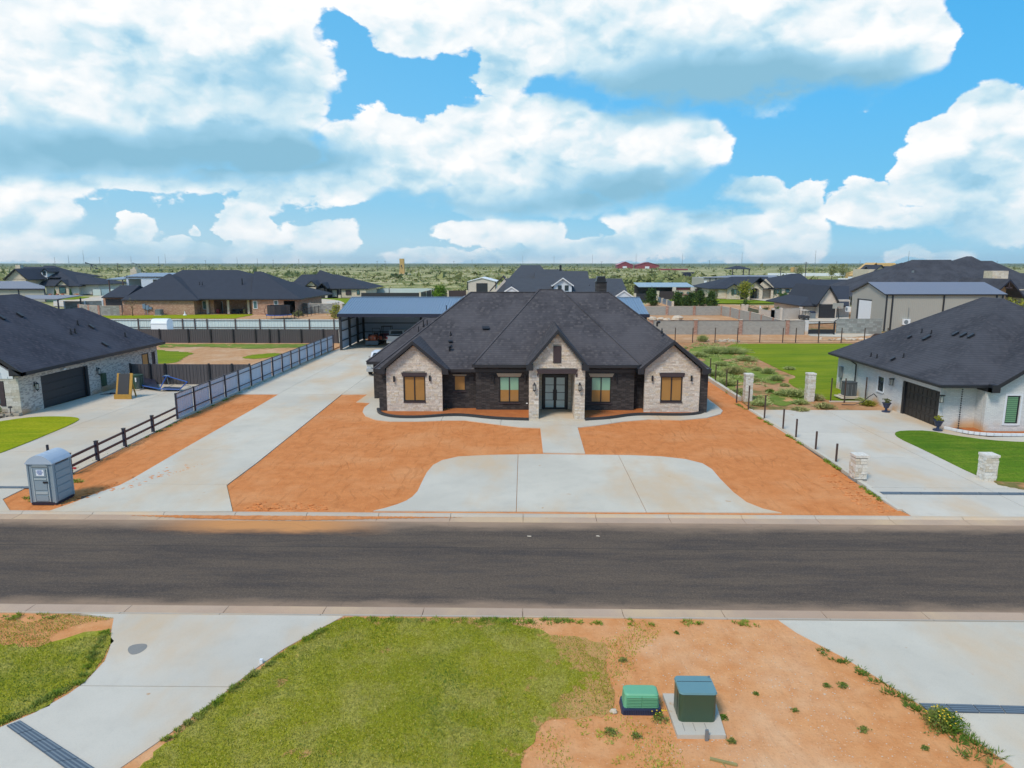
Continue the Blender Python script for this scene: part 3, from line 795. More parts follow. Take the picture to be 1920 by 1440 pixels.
# walk round the front of the house and down to the turning apron
walk = [(-11.52, 50.2), (-11.6, 48.47), (-11.38, 47.03), (-10.88, 45.68), (-9.94, 44.56), (-8.89, 44.11), (-7.01, 44.15), (-5.17, 44.49), (-3.92, 44.51), (-1.94, 43.47), (-0.23, 42.62), (1.06, 42.43), (1.08, 36.67), (3.4, 36.55), (3.45, 42.62), (4.74, 43.21), (6.67, 44.39), (8.48, 45.04), (10.54, 44.81), (12.49, 45.6), (13.73, 46.78), (14.17, 47.83), (14.25, 49.49), (14.25, 52.29), (12.6, 54), (12.6, 47.6), (-10.0, 47.6), (-10.0, 50)]
slabs('front_walk', walk, .05, 'concrete', xs=(-5.5, -1.5, 5.8, 9.2), ys=(43.2,))
ap = [(-6.37, 27.53), (-5.94, 27.86), (-5.5, 28.33), (-5.18, 28.81), (-4.99, 29.37), (-4.88, 30.1), (-4.88, 31.59), (-4.86, 32.95), (-4.71, 34.24), (-4.34, 35.12), (-3.53, 35.85), (-1.8, 36.19), (1.07, 36.4), (3.38, 36.33), (5.8, 36.27), (7.5, 36.04), (8.68, 35.55), (9.4, 34.77), (9.62, 33.74), (9.59, 32.17), (9.64, 30.21), (9.82, 28.87), (10.26, 28.08), (10.89, 27.59)]
slabs('turning_apron', ap, .04, 'concrete', xs=(-.3, 5.2))

# left neighbour's drive
slabs('neighbour_drive', [(-21.74, 27.2), (-23.22, 28.7), (-23.33, 30.63), (-22.75, 32.4), (-23.35, 44.3), (-23.4, 57.7), (-34.0, 57.9), (-34.8, 46), (-36, 43.2), (-45, 42.5), (-52, 40), (-52, 33), (-36, 29), (-33, 27.3)],
      .035, 'concrete_warm', ys=(30.1, 36.4, 42.0, 47.5, 52.6), xs=(-29.0, -36.0))
sheet('neighbour_lawn', smooth_poly([(-37.44, 40.18), (-34.67, 43.51), (-33.81, 44.79), (-32.22, 45.14), (-30.18, 44.85), (-29.52, 43.6), (-29.1, 39.42), (-28.87, 35.93), (-29.26, 31)], 2), .075, 'turf_lime', thick=.05)
sheet('drive_strip', [(-22.75, 32.3), (-22.55, 32.5), (-23.1, 44.3), (-23.28, 44.3)], .07, 'concrete_warm', thick=.14)

# right neighbour's drive and lawn
slabs('right_drive', [(16.15, 27.3), (16.3, 34.8), (16.1, 48.2), (26.6, 48.2), (26.55, 42.9), (26.66, 42.53), (27.19, 41.31), (28.14, 40.67), (30.3, 40.71), (35.89, 40.55), (28.67, 32.01), (27, 27.3)],
      .03, 'concrete_pale', ys=(31.0, 36.0, 41.6), xs=(21.6,))
sheet('right_lawn', smooth_poly([(22.91, 41.5), (23.67, 42.06), (25.4, 42.09), (26.16, 40.9), (27.55, 39.78), (29.31, 39.32), (36.28, 38.85), (28.81, 30.47), (25.02, 31.87), (22.77, 31.83), (22.39, 32.56), (22.54, 37.59), (22.51, 40.32)], 1), .07, 'turf_green', thick=.06)
sheet('right_verge', [(22.6, 32.57), (23.21, 32), (24.78, 31.54), (28.48, 30.1), (26.94, 28.37), (24.4, 29.6), (22.6, 31.35)], .062, 'soil_weedy', thick=.05, jag=.1)

# near side of the road
nl = [(-12.23, 13.25), (-11.87, 13.71), (-11.43, 14.24), (-11.12, 14.93), (-11.01, 15.43), (-11.08, 16.36), (-11.36, 17.07), (-11.81, 17.87), (-12.15, 18.55), (-13.9, 18.8), (-30, 18.8), (-30, 13)]
sheet('verge_left', nl, .0, 'soil_pale', thick=.1)
sheet('verge_turf', [(-12.27, 13.3), (-11.91, 13.76), (-11.47, 14.3), (-11.18, 14.99), (-11.06, 15.47), (-11.12, 16.36), (-11.4, 17.07), (-11.82, 17.81), (-12.25, 17.86), (-12.85, 17.37), (-13.32, 16.96), (-14.54, 17.2), (-15.03, 17.06), (-17.39, 17.02), (-30, 13)], .02, 'turf_near', jag=.13)
slabs('near_drive', [(-12.23, 13.25), (-11.87, 13.71), (-11.43, 14.24), (-11.12, 14.93), (-11.01, 15.43), (-11.08, 16.36), (-11.36, 17.07), (-11.81, 17.87), (-12.15, 18.55), (-13.3, 18.8), (-5.35, 18.8), (-5.85, 18.06), (-6.53, 17.02), (-7.04, 15.88), (-7.44, 14.7), (-8.01, 13.34), (-8.39, 12.52), (-8.84, 11.38), (-12, 9), (-20, 9)],
      .02, 'concrete_pale', lines=[((-11.04, 15.27), (-5.57, 15.3))])
sheet('front_lawn', [(-5.35, 18.8), (-5.85, 18.06), (-6.53, 17.02), (-7.04, 15.88), (-7.44, 14.7), (-8.01, 13.34), (-8.39, 12.52), (-8.84, 11.38), (-7, 8.5), (9.5, 8.5), (10.6, 12.85), (10.01, 13.65), (9.45, 14.94), (9.03, 15.93), (8.56, 16.88), (7.8, 18.09), (7.59, 18.8)], .0, 'soil_pale', thick=.1).name = 'bare_verge'
lawn = [(-5.3, 18.72), (-5.95, 17.97), (-6.48, 16.97), (-6.87, 15.91), (-7.29, 14.95), (-7.76, 13.55), (-8, 12.53), (-8.22, 11.39), (-5.5, 8.9), (.4, 8.9), (-0.05, 12.67), (0.12, 13.31), (0.53, 14.15), (1.36, 14.31), (2.12, 14.42), (2.26, 15.23), (2.16, 16.11), (2.3, 17.36), (1.57, 17.76), (0.75, 17.83), (0.45, 18.17), (0.07, 18.28), (-0.32, 18.39), (-0.49, 18.75), (-.8, 18.74), (-3.2, 18.72)]
sheet('turf_base', lawn, .012, 'turf_near', thick=.03, jag=.09)
slabs('near_drive_right', [(7.54, 18.77), (7.8, 18.09), (8.56, 16.88), (9.03, 15.93), (9.45, 14.94), (10.01, 13.65), (10.26, 12.85), (10.49, 11.72), (16, 8), (24, 18.8)], .02, 'concrete', ys=(14.6,), xs=())

# right side plot behind the low wall: weeds and red soil, then mown grass
sheet('weed_plot', [(16.6, 48.4), (28, 48.4), (28, 58), (50, 90.4), (17.2, 90.4)], -.02, 'soil_weedy', thick=.08)
sheet('far_lawn', smooth_poly([(31.5, 89.6), (25.59, 88.41), (25.83, 79.44), (25.58, 71.31), (25.23, 65.63), (25.41, 62.81), (23.61, 61.03), (22.92, 57.03), (23.49, 54.65), (23.36, 51.42), (27.5, 52), (48, 52), (70, 60), (70, 89.6)], 1), .01, 'turf_far', thick=.04)
sheet('weed_patch', smooth_poly([(20.44, 84.93), (24.53, 87.81), (25.78, 80.89), (25.21, 77.12), (21.22, 73.61), (19.6, 74), (19.18, 77.01)], 1), .0, 'weeds', jag=.35)
sheet('weed_patch', smooth_poly([(17.49, 64.84), (20.55, 71.22), (22.16, 70.11), (21.32, 64.91), (17.73, 56.45), (16.84, 55.23), (17.19, 60.08)], 1), .0, 'weeds', jag=.25)
sheet('dirt_track', [(14.6, 90.6), (75, 90.6), (75, 101.6), (14.6, 101.2)], -.03, 'soil_road', thick=.05)
sheet('pen_floor', [(18, 101.6), (41, 101.6), (41, 137.4), (18, 137.4)], -.03, 'soil_road')

sheet('weed_patch', smooth_poly([(16.22, 64.82), (21.35, 78.42), (22.4, 68.3), (22.81, 63.37), (19.02, 57.72), (17.12, 58.99)], 1), .004, 'weeds', jag=.35)
sheet('weed_patch', smooth_poly([(22.67, 68.3), (24.89, 64.97), (22.27, 58.55), (20.83, 60.42)], 1), .006, 'weeds', jag=.3)
sheet('weed_patch', smooth_poly([(19.74, 54.59), (22.83, 57.03), (22.55, 53.08), (19.95, 49.59), (18.25, 50.33)], 1), .008, 'weeds', jag=.25)
sheet('washed_soil', [(-16.5, 27.0), (-14, 26.75), (-11, 26.6), (-8.5, 26.6), (-5.5, 26.85), (-2.5, 27.02), (-6, 27.08), (-14, 27.08)], -.038, 'soil', jag=.04)
# left side plot behind the sheet fence
sheet('left_plot', [(-50, 58.4), (-23.4, 58.4), (-23.4, 90), (-70, 90)], -.02, 'soil_road', thick=.06)
sheet('plot_grass', smooth_poly([(-46.63, 83.76), (-43.92, 81.17), (-38.41, 79.28), (-38.44, 76), (-36.51, 70.61), (-39.92, 69.4)], 1), .005, 'turf_far', jag=.25)
sheet('plot_grass', smooth_poly([(-31.39, 74.37), (-31.5, 77.49), (-28.42, 79.45), (-27.83, 76.19), (-29.46, 73.98)], 1), .005, 'turf_far', jag=.2)
sheet('dry_grass', [(-47.39, 87.73), (-26.55, 88.09), (-26.55, 84.66), (-33.59, 82.92), (-40.5, 84.97), (-45.3, 83.78)], .003, 'weeds', jag=.3)
# between the two back fences and the brick house's garden
sheet('back_lane', [(-90, 89.4), (-22.2, 89.4), (-22.2, 107.8), (-90, 107.8)], -.04, 'concrete_pale')
sheet('brick_house_garden', [(-100, 108.4), (-22, 108.4), (-22, 150), (-100, 150)], -.05, 'soil_road')
sheet('brick_house_lawn', [(-79.93, 128.87), (-55.06, 129.3), (-55.2, 137.39), (-55.47, 140.3), (-73.89, 137.78), (-84.5, 135.46)], .0, 'turf_lime', jag=.3)
sheet('back_street', [(-130, 147.5), (-24, 149), (-24, 160), (-130, 157)], -.05, 'dark_concrete')
sheet('limestone_house_lawn', [(-67.07, 203.56), (-44.84, 203.95), (-45.91, 185.54), (-46.35, 173.48), (-62.82, 190.55)], .0, 'turf_far')
sheet('limestone_house_drive', smooth_poly([(-64.64, 196.12), (-60.26, 202.14), (-52.4, 193.49), (-46.46, 178.11), (-46.06, 172.36), (-56.81, 172.17)], 1), .03, 'concrete_pale')
sheet('dormer_house_lawn', smooth_poly([(-146.88, 210.23), (-146.19, 213.65), (-136.14, 213.83), (-130.75, 204.01), (-128.56, 192.16), (-139.83, 200.75)], 1), .03, 'turf_far')
sheet('dormer_house_drive', [(-131.21, 189.35), (-135.3, 213.84), (-137.32, 228.58), (-118.56, 201.12), (-98.33, 166.05), (-100.85, 159.95), (-115.01, 165.76)], .0, 'concrete_pale')
# right background gardens
sheet('pine_garden', [(22.67, 147.89), (34.35, 186.94), (52.45, 175.2), (79.5, 167.08), (67.22, 140.97), (40.27, 137.64), (24.8, 137.37)], -.02, 'soil_road')
sheet('arched_house_lawn', [(33.48, 203.77), (55.54, 204.16), (62.96, 195.51), (74.84, 187.65), (71.89, 180.17), (49.66, 179.79), (30.73, 186.88)], .03, 'turf_far')
sheet('arched_house_walk', [(64.99, 204.32), (82.32, 204.63), (75.56, 187.66), (67.08, 190.13)], .06, 'concrete_warm')
sheet('gable_garage_forecourt', [(43.92, 123.83), (50.47, 133.74), (63.1, 133.96), (57.99, 122.95), (44.38, 117.38)], .02, 'concrete_pale')
sheet('gate_apron', [(41.89, 102.2), (50.56, 105.55), (51.44, 100.83), (46.92, 97.83), (41.44, 99.17)], .0, 'concrete')

# ------------------------------------------------------------------ drains
def grate(name, label, quad, z, n, along, group=None):
    "trench drain: frame and single steel grates"
    t = thing(name, label, 'drain', (0, 0, 0))
    a, b, c, d = [Vector((*p, z)) for p in quad]     # a-b one long side, d-c the other
    for i in range(n):
        f0, f1 = (i + .02) / n, (i + .98) / n
        p = [a.lerp(b, f0), a.lerp(b, f1), d.lerp(c, f1), d.lerp(c, f0)]
        q = MB(); q.ext([tuple(v) for v in p], (0, 0, .02))
        o = q.build('grate', 'steel_mesh', t)
        s = MB()
        k = 4
        for j in range(k):
            g0, g1 = (j + .3) / k, (j + .7) / k
            s.ext([tuple(p[0].lerp(p[3], g0) + Vector((0, 0, .02))), tuple(p[1].lerp(p[2], g0) + Vector((0, 0, .02))), tuple(p[1].lerp(p[2], g1) + Vector((0, 0, .02))), tuple(p[0].lerp(p[3], g1) + Vector((0, 0, .02)))], (0, 0, .006))
        s.build('slot_bars', 'steel_grey', o)
    return t
grate('trench_drain', 'steel grate drain crossing the near drive at the bottom left corner', [(-11.75, 13.75), (-8.09, 11.66), (-7.76, 11.67), (-11.57, 13.93)][0:1] + [(-8.86, 12.07), (-8.34, 12.15), (-11.57, 13.93)], .022, 6, 0)
grate('trench_drain', 'steel grate drain crossing the pale drive at the bottom right corner', [(9.52, 14.62), (13.65, 14.54), (13.86, 14.8), (9.46, 14.92)], .022, 7, 0)
grate('trench_drain', 'thin blue grey drain crossing the drive of the white brick house', [(16.35, 30.02), (24.4, 30.02), (24.4, 30.34), (16.35, 30.34)], .032, 9, 0)
grate('trench_drain', 'thin drain crossing the drive beside the portable toilet', [(-33, 30.15), (-22.4, 30.15), (-22.0, 30.4), (-33, 30.4)], .037, 9, 0)
mp = MB(); q = smooth_poly([(-10.77, 16.85), (-10.83, 17.08), (-10.61, 17.19), (-10.38, 17.17), (-10.29, 16.96), (-10.35, 16.72), (-10.52, 16.62)], 2)
mp.prism(ccw(q), .0, .026); tag(mp.build('drain_cover', 'dark_concrete'), 'small rusty patched manhole cover set in the near left drive', 'manhole')

# ================================================================== the dark brick house
H0 = thing('brick_house', 'new black brick house with three pale stone gables and dark shingle roof facing the road', 'house', (0, 0, 0))
G1 = (-7.67, 3.05, 5.13)   # left gable: centre x, tip z, apex z
w = MB()
def wy(x0, x1, y, z1, holes=(), t=.25, z0=-.1): wall_y(w, y, y + t, x0, x1, z0, z1, holes)
wy(-10.2, -5.72, 47.15, 3.0, [(-8.43, -6.9, .80, 2.6)])
wy(-5.72, -3.4, 48.1, 3.1, [(-5.0, -4.16, 1.36, 2.48)])
wy(-3.4, .40, 47.6, 3.35, [(-1.74, -.3, .62, 2.5)])
wy(.40, 4.02, 47.8, 3.35, [(1.36, 3.08, .12, 2.6)])
wy(4.02, 7.8, 47.6, 3.35, [(4.75, 6.18, .62, 2.5)])
wy(7.8, 8.5, 48.3, 3.1)
wy(8.5, 12.85, 47.15, 3.0, [(9.55, 11.05, .85, 2.62)])
w.box(-5.97, 47.41, -.1, -5.722, 48.099, 3.0).box(-3.4, 47.86, -.1, -3.15, 48.3, 3.3)
w.box(7.55, 47.86, -.1, 7.798, 48.3, 3.3).box(8.502, 47.41, -.1, 8.75, 48.3, 3.0)
w.box(-10.2, 47.405, -.1, -9.95, 52, 3.0).box(12.6, 47.405, -.1, 12.848, 60.2, 3.0).box(-10, 60.2, -.1, 12.84, 60.4, 3.0)
w.box(-11.59, 51.84, -.1, -10.21, 52.1, 3.0).box(-11.59, 52.11, -.1, -11.3, 58.8, 3.0).box(-11.2, 58.5, -.1, -9.9, 58.8, 3.0)
w.build('wall', 'dark_brick', H0)
# stone faced gables
def stone_gable(x0, x1, xc, tip, apex, hole, sd):
    b = MB()
    wall_y(b, 47.05, 47.145, x0, x1, -.05, 2.95, [hole])
    b.ext([(x0, 47.05, 2.95), (x1, 47.05, 2.95), (x1, 47.05, 3.15), (xc, 47.05, apex - .36), (x0, 47.05, 3.15)], (0, .3, 0))
    o = b.build('stone_gable', 'stone_back', H0)
    sl = (apex - tip) / 2.45
    stones(o, 'stone', ('y', 47.05, -1), x0, x1, .0, apex - .42, [(hole[0] - .02, hole[1] + .02, hole[2], hole[3] + .27)],
           top=lambda z: (xc - (apex - .33 - z) / sl, xc + (apex - .33 - z) / sl), seedv=sd)
    return o
ga = stone_gable(-9.62, -5.72, -7.67, 3.05, 5.13, (-8.43, -6.9, .80, 2.6), 3)
gb = stone_gable(8.42, 12.24, 10.30, 3.1, 5.19, (9.55, 11.05, .85, 2.62), 4)
# side of the stone skin
for xx, x2 in ((-9.62, -9.66), (-5.72, -5.68), (8.42, 8.38), (12.24, 12.28)):
    stones(H0, 'stone', ('x', xx, -1 if x2 < xx else 1), 46.99, 47.2, 0, 2.9, lrange=(.2, .22), depth=(.005, .01), seedv=8, name='stone_quoin')
def lintel(x0, x1, z0, z1, y, m, flare=.06, parent=H0, name='lintel', d=.12):
    MB().ext([(x0, y, z0), (x1, y, z0), (x1 + flare, y, z1), (x0 - flare, y, z1)], (0, d, 0)).build(name, m, parent)
window(H0, -8.43, -6.9, .80, 2.6, 47.08, 'glass_kraft', panes=2, fr=.075)
window(H0, 9.55, 11.05, .85, 2.62, 47.08, 'glass_kraft', panes=2, fr=.075)
window(H0, -5.0, -4.16, 1.36, 2.48, 48.12, 'glass_kraft', fr=.07)
window(H0, -1.74, -.3, .62, 2.5, 47.64, 'glass_green', panes=2, fr=.075, split=('glass_kraft', .48))
window(H0, 4.75, 6.18, .62, 2.5, 47.64, 'glass_green', panes=2, fr=.075, split=('glass_kraft', .48))
lintel(-8.5, -6.83, 2.6, 2.86, 46.95, 'trim_brown'); lintel(9.48, 11.12, 2.62, 2.88, 46.95, 'trim_brown')
lintel(-1.80, -.24, 2.5, 2.74, 47.53, 'trim_tan', .12); lintel(4.69, 6.24, 2.5, 2.74, 47.53, 'trim_tan', .12)
lintel(-5.05, -4.11, 2.48, 2.56, 48.03, 'trim_tan', .03)
for x0, x1, z, y in ((-8.45, -6.88, .72, 46.96), (9.53, 11.07, .77, 46.96), (-5.03, -4.13, 1.29, 48.04), (-1.78, -.26, .54, 47.54), (4.71, 6.22, .54, 47.54)):
    part('sill', 'trim_brown', H0, (x0, y, z, x1, y + .15, z + .08))
# portico
pc = MB()
for x0, x1 in ((.40, 1.0), (3.40, 4.02)):
    pc.box(x0, 44.65, .02, x1, 47.79, 3.25)
pc.box(.40, 44.65, 3.25, 4.02, 45.0, 3.6)
pc.ext([(.40, 44.65, 3.6), (4.02, 44.65, 3.6), (4.02, 44.65, 3.72), (2.21, 44.65, 5.86), (.40, 44.65, 3.72)], (0, .35, 0))
po = pc.build('portico', 'stone_back', H0)
tp = lambda z: (2.21 - (5.88 - z) / 1.19, 2.21 + (5.88 - z) / 1.19)
stones(po, 'stone', ('y', 44.65, -1), .36, 4.06, .02, 5.78, [(1.0, 3.40, 0, 3.50), (1.93, 2.47, 3.9, 5.06)], top=tp, seedv=5)
stones(po, 'stone', ('x', .40, -1), 44.62, 47.6, .02, 3.5, seedv=6, depth=(.02, .04))
stones(po, 'stone', ('x', 4.02, 1), 44.62, 47.6, .02, 3.5, seedv=7, depth=(.02, .04))
stones(po, 'stone', ('x', 1.0, 1), 44.66, 47.79, .12, 3.2, seedv=9, depth=(.01, .03))
stones(po, 'stone', ('x', 3.40, -1), 44.66, 47.79, .12, 3.2, seedv=10, depth=(.01, .03))
wb = MB(); wall_y(wb, 47.74, 47.795, 1.0, 3.4, .12, 3.2, [(1.3, 3.14, .12, 2.66)]); wo_ = wb.build('entry_wall', 'stone_back', H0)
stones(wo_, 'stone', ('y', 47.74, -1), 1.02, 3.38, .12, 3.2, [(1.28, 3.16, 0, 2.7)], seedv=12, depth=(.01, .03))
part('ceiling', 'trim_brown', H0, (1.0, 45.0, 3.21, 3.4, 47.79, 3.26))
lintel(.93, 3.47, 3.2, 3.5, 44.55, 'trim_brown', .09, po, 'beam', .4)
for x in (.86, 3.42):
    MB().ext([(x, 44.58, 3.2), (x + .13, 44.58, 3.2), (x + .1 if x < 2 else x + .13, 44.58, 2.98), (x if x > 2 else x + .05, 44.58, 2.98)], (0, .3, 0)).build('corbel', 'trim_brown', po)
lv = part('gable_shutter', 'trim_brown', po, (1.95, 44.56, 3.93, 2.45, 44.66, 5.03))
for i in range(4): part('plank', 'trim_brown', lv, (1.96 + i * .122, 44.545, 3.95, 1.96 + i * .122 + .11, 44.565, 5.01))
slabs('porch', [(.36, 44.4), (4.08, 44.4), (4.08, 47.85), (.36, 47.85)], .12, 'concrete', thick=.1)
# double glass door
fr = MB(); fr.box(1.36, 47.70, .12, 1.44, 47.84, 2.6).box(3.0, 47.70, .12, 3.08, 47.84, 2.6).box(1.44, 47.70, 2.52, 3.0, 47.84, 2.6)
df = fr.build('door_frame', 'black', H0)
for k, (a, c) in enumerate(((1.445, 2.215), (2.225, 2.995))):
    lf = MB(); s_ = .09
    lf.box(a, 47.73, .13, a + s_, 47.79, 2.51).box(c - s_, 47.73, .13, c, 47.79, 2.51).box(a + s_, 47.73, .13, c - s_, 47.79, .24).box(a + s_, 47.73, 2.43, c - s_, 47.79, 2.51)
    hh = (2.43 - .24) / 4
    for i in (1, 2, 3): lf.box(a + s_, 47.735, .24 + i * hh - .018, c - s_, 47.785, .24 + i * hh + .018)
    leaf = lf.build('door_leaf', 'black', H0)
    for i in range(4): part('pane', 'glass_pale', leaf, (a + s_, 47.75, .26 + i * hh, c - s_, 47.765, .22 + (i + 1) * hh))
    hx = c - .13 if k == 0 else a + .02
    part('handle', 'black', leaf, (hx, 47.62, .80, hx + .11, 47.70, 1.55), (hx + .03, 47.70, .95, hx + .08, 47.73, 1.0), (hx + .03, 47.70, 1.4, hx + .08, 47.73, 1.45))
# small things on the walls
def lantern(parent, x, y, z, sc=1., face='y', sg=-1):
    "hanging carriage lantern on a bracket"
    b = MB(); c = lambda u, v: (x + u, y + v * sg) if face == 'y' else (x + v * sg, y + u)
    px, py = c(0, .16 * sc)
    qx, qy = c(0, .0)
    b.box(min(qx, c(.05, .02)[0]) - .03, min(qy, c(.05, .02)[1]) - .03, z - .12 * sc, qx + .04, qy + .03, z + .16 * sc)
    b.tube((qx, qy, z + .1 * sc), (px, py, z + .14 * sc), .014)
    b.cyl(px, py, z + .02 * sc, z + .12 * sc, .12 * sc, 6, 0, .03 * sc).cyl(px, py, z - .34 * sc, z - .28 * sc, .09 * sc, 6).cyl(px, py, z - .40 * sc, z - .34 * sc, .03 * sc, 6)
    for i in range(6):
        a = i * math.pi / 3; b.tube((px + .085 * sc * math.cos(a), py + .085 * sc * math.sin(a), z - .3 * sc), (px + .11 * sc * math.cos(a), py + .11 * sc * math.sin(a), z + .03 * sc), .009, 4)
    o = b.build('lantern', 'black', parent)
    g_ = MB(); g_.cyl(px, py, z - .28 * sc, z + .02 * sc, .07 * sc, 6, 0, .095 * sc); g_.build('lamp_glass', 'lamp_glass', o)
    return o
lantern(po, .70, 44.58, 2.43, 1.05); lantern(po, 3.70, 44.58, 2.44, 1.05)
def sconce(x, y, z, parent=H0):
    o = part('sconce_plate', 'black', parent, (x - .05, y - .02, z - .1, x + .05, y, z + .1))
    MB().cyl(x, y - .09, z - .2, z + .2, .065, 10).build('sconce_tube', 'black', o)
for px, Y in ((739, 47.0), (806, 47.0), (1223, 47.0), (1296, 47.0)): pass
for x, y, z in ((-9.07, 47.0, 2.42), (-6.56, 47.0, 2.47), (8.93, 47.0, 2.51), (11.63, 47.0, 2.52),
                (-2.15, 47.6, 2.38), (0.11, 47.6, 2.39), (6.54, 47.6, 2.37)):
    sconce(x, y, z)
part('outlet_box', 'white', H0, (-.02 + 0.19, 47.55, 0.54, 0.19 + .1, 47.6, 0.54 + .07))
# roof
r = MB()
hip(r, -10.65, 13.15, 47.55, 60.85, 3.02, 8.15, (-4.15, 53.8), (6.6, 53.8))
hip(r, -3.55, 8.15, 47.1, 60.6, 3.42, 8.36, (1.2, 53.85), (2.9, 53.85))
hip(r, -12.0, 1.0, 51.35, 59.3, 2.99, 6.02, (-8.0, 55.3), (-2, 55.3))
# chimney side ridge caps: thin raised strips on hips and ridges
rf = r.build('roof', ['shingle_brown', 'fascia'], H0)
for xc, tip, apex, y0, yb, hw in ((-7.67, 3.05, 5.13, 46.6, 50.6, 2.45), (10.30, 3.10, 5.19, 46.6, 50.7, 2.45), (2.21, 3.72, 6.17, 44.2, 51.0, 2.05)):
    g_ = MB(); gable(g_, xc, hw, y0, yb, tip, apex, .27); g_.build('gable_roof', ['shingle_brown', 'fascia'], H0)
    e = MB()
    for s_ in (-1, 1):
        xa = xc + s_ * hw; e.box(xa, y0 + .003, tip - .26, xa - s_ * .46, y0 + .44 if xc != 2.21 else y0 + .40, tip - .07 + .2)
    e.build('eave_return', 'fascia', H0)
def ridge_cap(a, b, w_=.16):
    m_ = MB(); m_.bar((a[0], a[1], a[2] + .01), (b[0], b[1], b[2] + .01), w_, .05); return m_
for a, b_ in (((-4.15, 53.8, 8.15), (1.0, 53.8, 8.15)), ((3.1, 53.8, 8.15), (6.6, 53.8, 8.15)), ((-10.65, 47.55, 3.02), (-4.15, 53.8, 8.15)), ((13.15, 47.55, 3.02), (6.6, 53.8, 8.15)),
              ((-3.55, 47.1, 3.42), (1.2, 53.85, 8.36)), ((8.15, 47.1, 3.42), (2.9, 53.85, 8.36)), ((1.2, 53.85, 8.36), (2.9, 53.85, 8.36)), ((-12.0, 51.35, 2.99), (-8.0, 55.3, 6.02))):
    ridge_cap(a, b_).build('ridge_cap', 'shingle_brown', rf)
part('gutter', 'fascia', rf, (-3.62, 46.99, 3.22, .16, 47.09, 3.40), (4.26, 46.99, 3.22, 8.0, 47.09, 3.40))
cx, cz = 6.16, 8.14
ch = part('chimney', 'dark_brick', rf, (5.76, 55.0, 6.5, 6.57, 56.1, 8.88))
part('chimney_cap', 'black', rf, (5.72, 54.95, 8.88, 6.61, 56.15, 8.95))
q = MB(); X0, X1, Z0, Z1 = 5.83, 6.47, 8.95, 9.35
q.ext([(X0 - .06, 55.1, Z0), (X1 + .06, 55.1, Z0), (X1 - .02, 55.1, Z1), (X0 + .02, 55.1, Z1)], (0, .9, 0)); q.box(X0 + .12, 55.07, Z0 + .22, X1 - .12, 55.11, Z0 + .28).build('chimney_hood', 'black', rf)
def vent_pipe(parent, p, h=.55, r_=.045): MB().cyl(p[0], p[1], p[2] - .15, p[2] + h, r_, 8).cyl(p[0], p[1], p[2] - .1, p[2] + .05, r_ * 2, 8).build('vent_pipe', 'black', parent)
def box_vent(parent, p, rz=0., s=.22, slope=.7, dx=0, dy=1):
    "low louvred vent lying on the slope"
    b = MB(); b.ext([(-s, -s * .6, -.02), (s, -s * .6, -.02), (s, -s * .6, .12), (-s, -s * .6, .12)], (0, s * 1.1, 0)); b.box(-s * 1.2, -s * .7, .12, s * 1.2, s * .55, .15)
    o = b.build('box_vent', 'black', parent); o.location = (p[0], p[1], p[2] + .02)
    o.rotation_euler = (math.atan(slope) * dy, -math.atan(slope) * dx, 0); return o
for p in ((-5.4, 50.14, 5.13), ): vent_pipe(rf, p, .3)
for p in ((-8.34, 53.9, 4.95), (-8.04, 54.49, 5.4), (-7.74, 54.54, 5.44)): vent_pipe(rf, p, .5)
vent_pipe(rf, (-9.66, 51.27, 2.93), .2)
box_vent(rf, (-2.83, 50.67, 5.56)); box_vent(rf, (-5.35, 49.59, 4.68), s=.13)
p = (-5.36, 48.92, 4.14)
MB().tube((p[0], p[1], p[2]), (p[0], p[1], p[2] + .28), .07, 8).tube((p[0], p[1], p[2] + .28), (p[0] + .16, p[1] - .12, p[2] + .36), .1, 8).build('gooseneck_vent', 'black', rf)
p = (9.39, 48.32, 5.99)
MB().tube((p[0], p[1], p[2]), (p[0], p[1], p[2] + .28), .07, 8).tube((p[0], p[1], p[2] + .28), (p[0] + .18, p[1] - .1, p[2] + .34), .1, 8).build('gooseneck_vent', 'black', rf)
vent_pipe(rf, (10.07, 49.95, 5.45), .25)

# planting bed with its dark kerb
bedL = [(-10.4, 47.58), (-10.07, 46.37), (-9.35, 45.54), (-8.42, 45.07), (-6.9, 45.1), (-5.31, 45.78), (-4.03, 45.8), (-2, 44.78), (0.33, 44.51)]
bedR = [(4.1, 44.57), (5.83, 45.05), (7.19, 46), (8.34, 46.28), (10.83, 46.09), (12.27, 46.59), (12.92, 47.81)]
for bd, close in ((bedL, [(.38, 48.3), (-10.2, 48.3)]), (bedR, [(12.84, 48.2), (4.03, 48.3)])):
    line = smooth_poly(bd, 2, False)
    sheet('planting_bed', line + close, .10, 'soil_bed', thick=.06)
    t = thing('bed_kerb', 'curved black kerb edging the soil bed %s of the stone porch' % ('left' if bd is bedL else 'right'), 'kerb', (0, 0, 0))
    for i in range(len(line) - 1):
        a, c = line[i], line[i + 1]
        MB().bar((a[0], a[1], .11), (c[0] + (c[0] - a[0]) * .03, c[1] + (c[1] - a[1]) * .03, .11), .2, .2).build('kerb_block', 'charcoal', t)

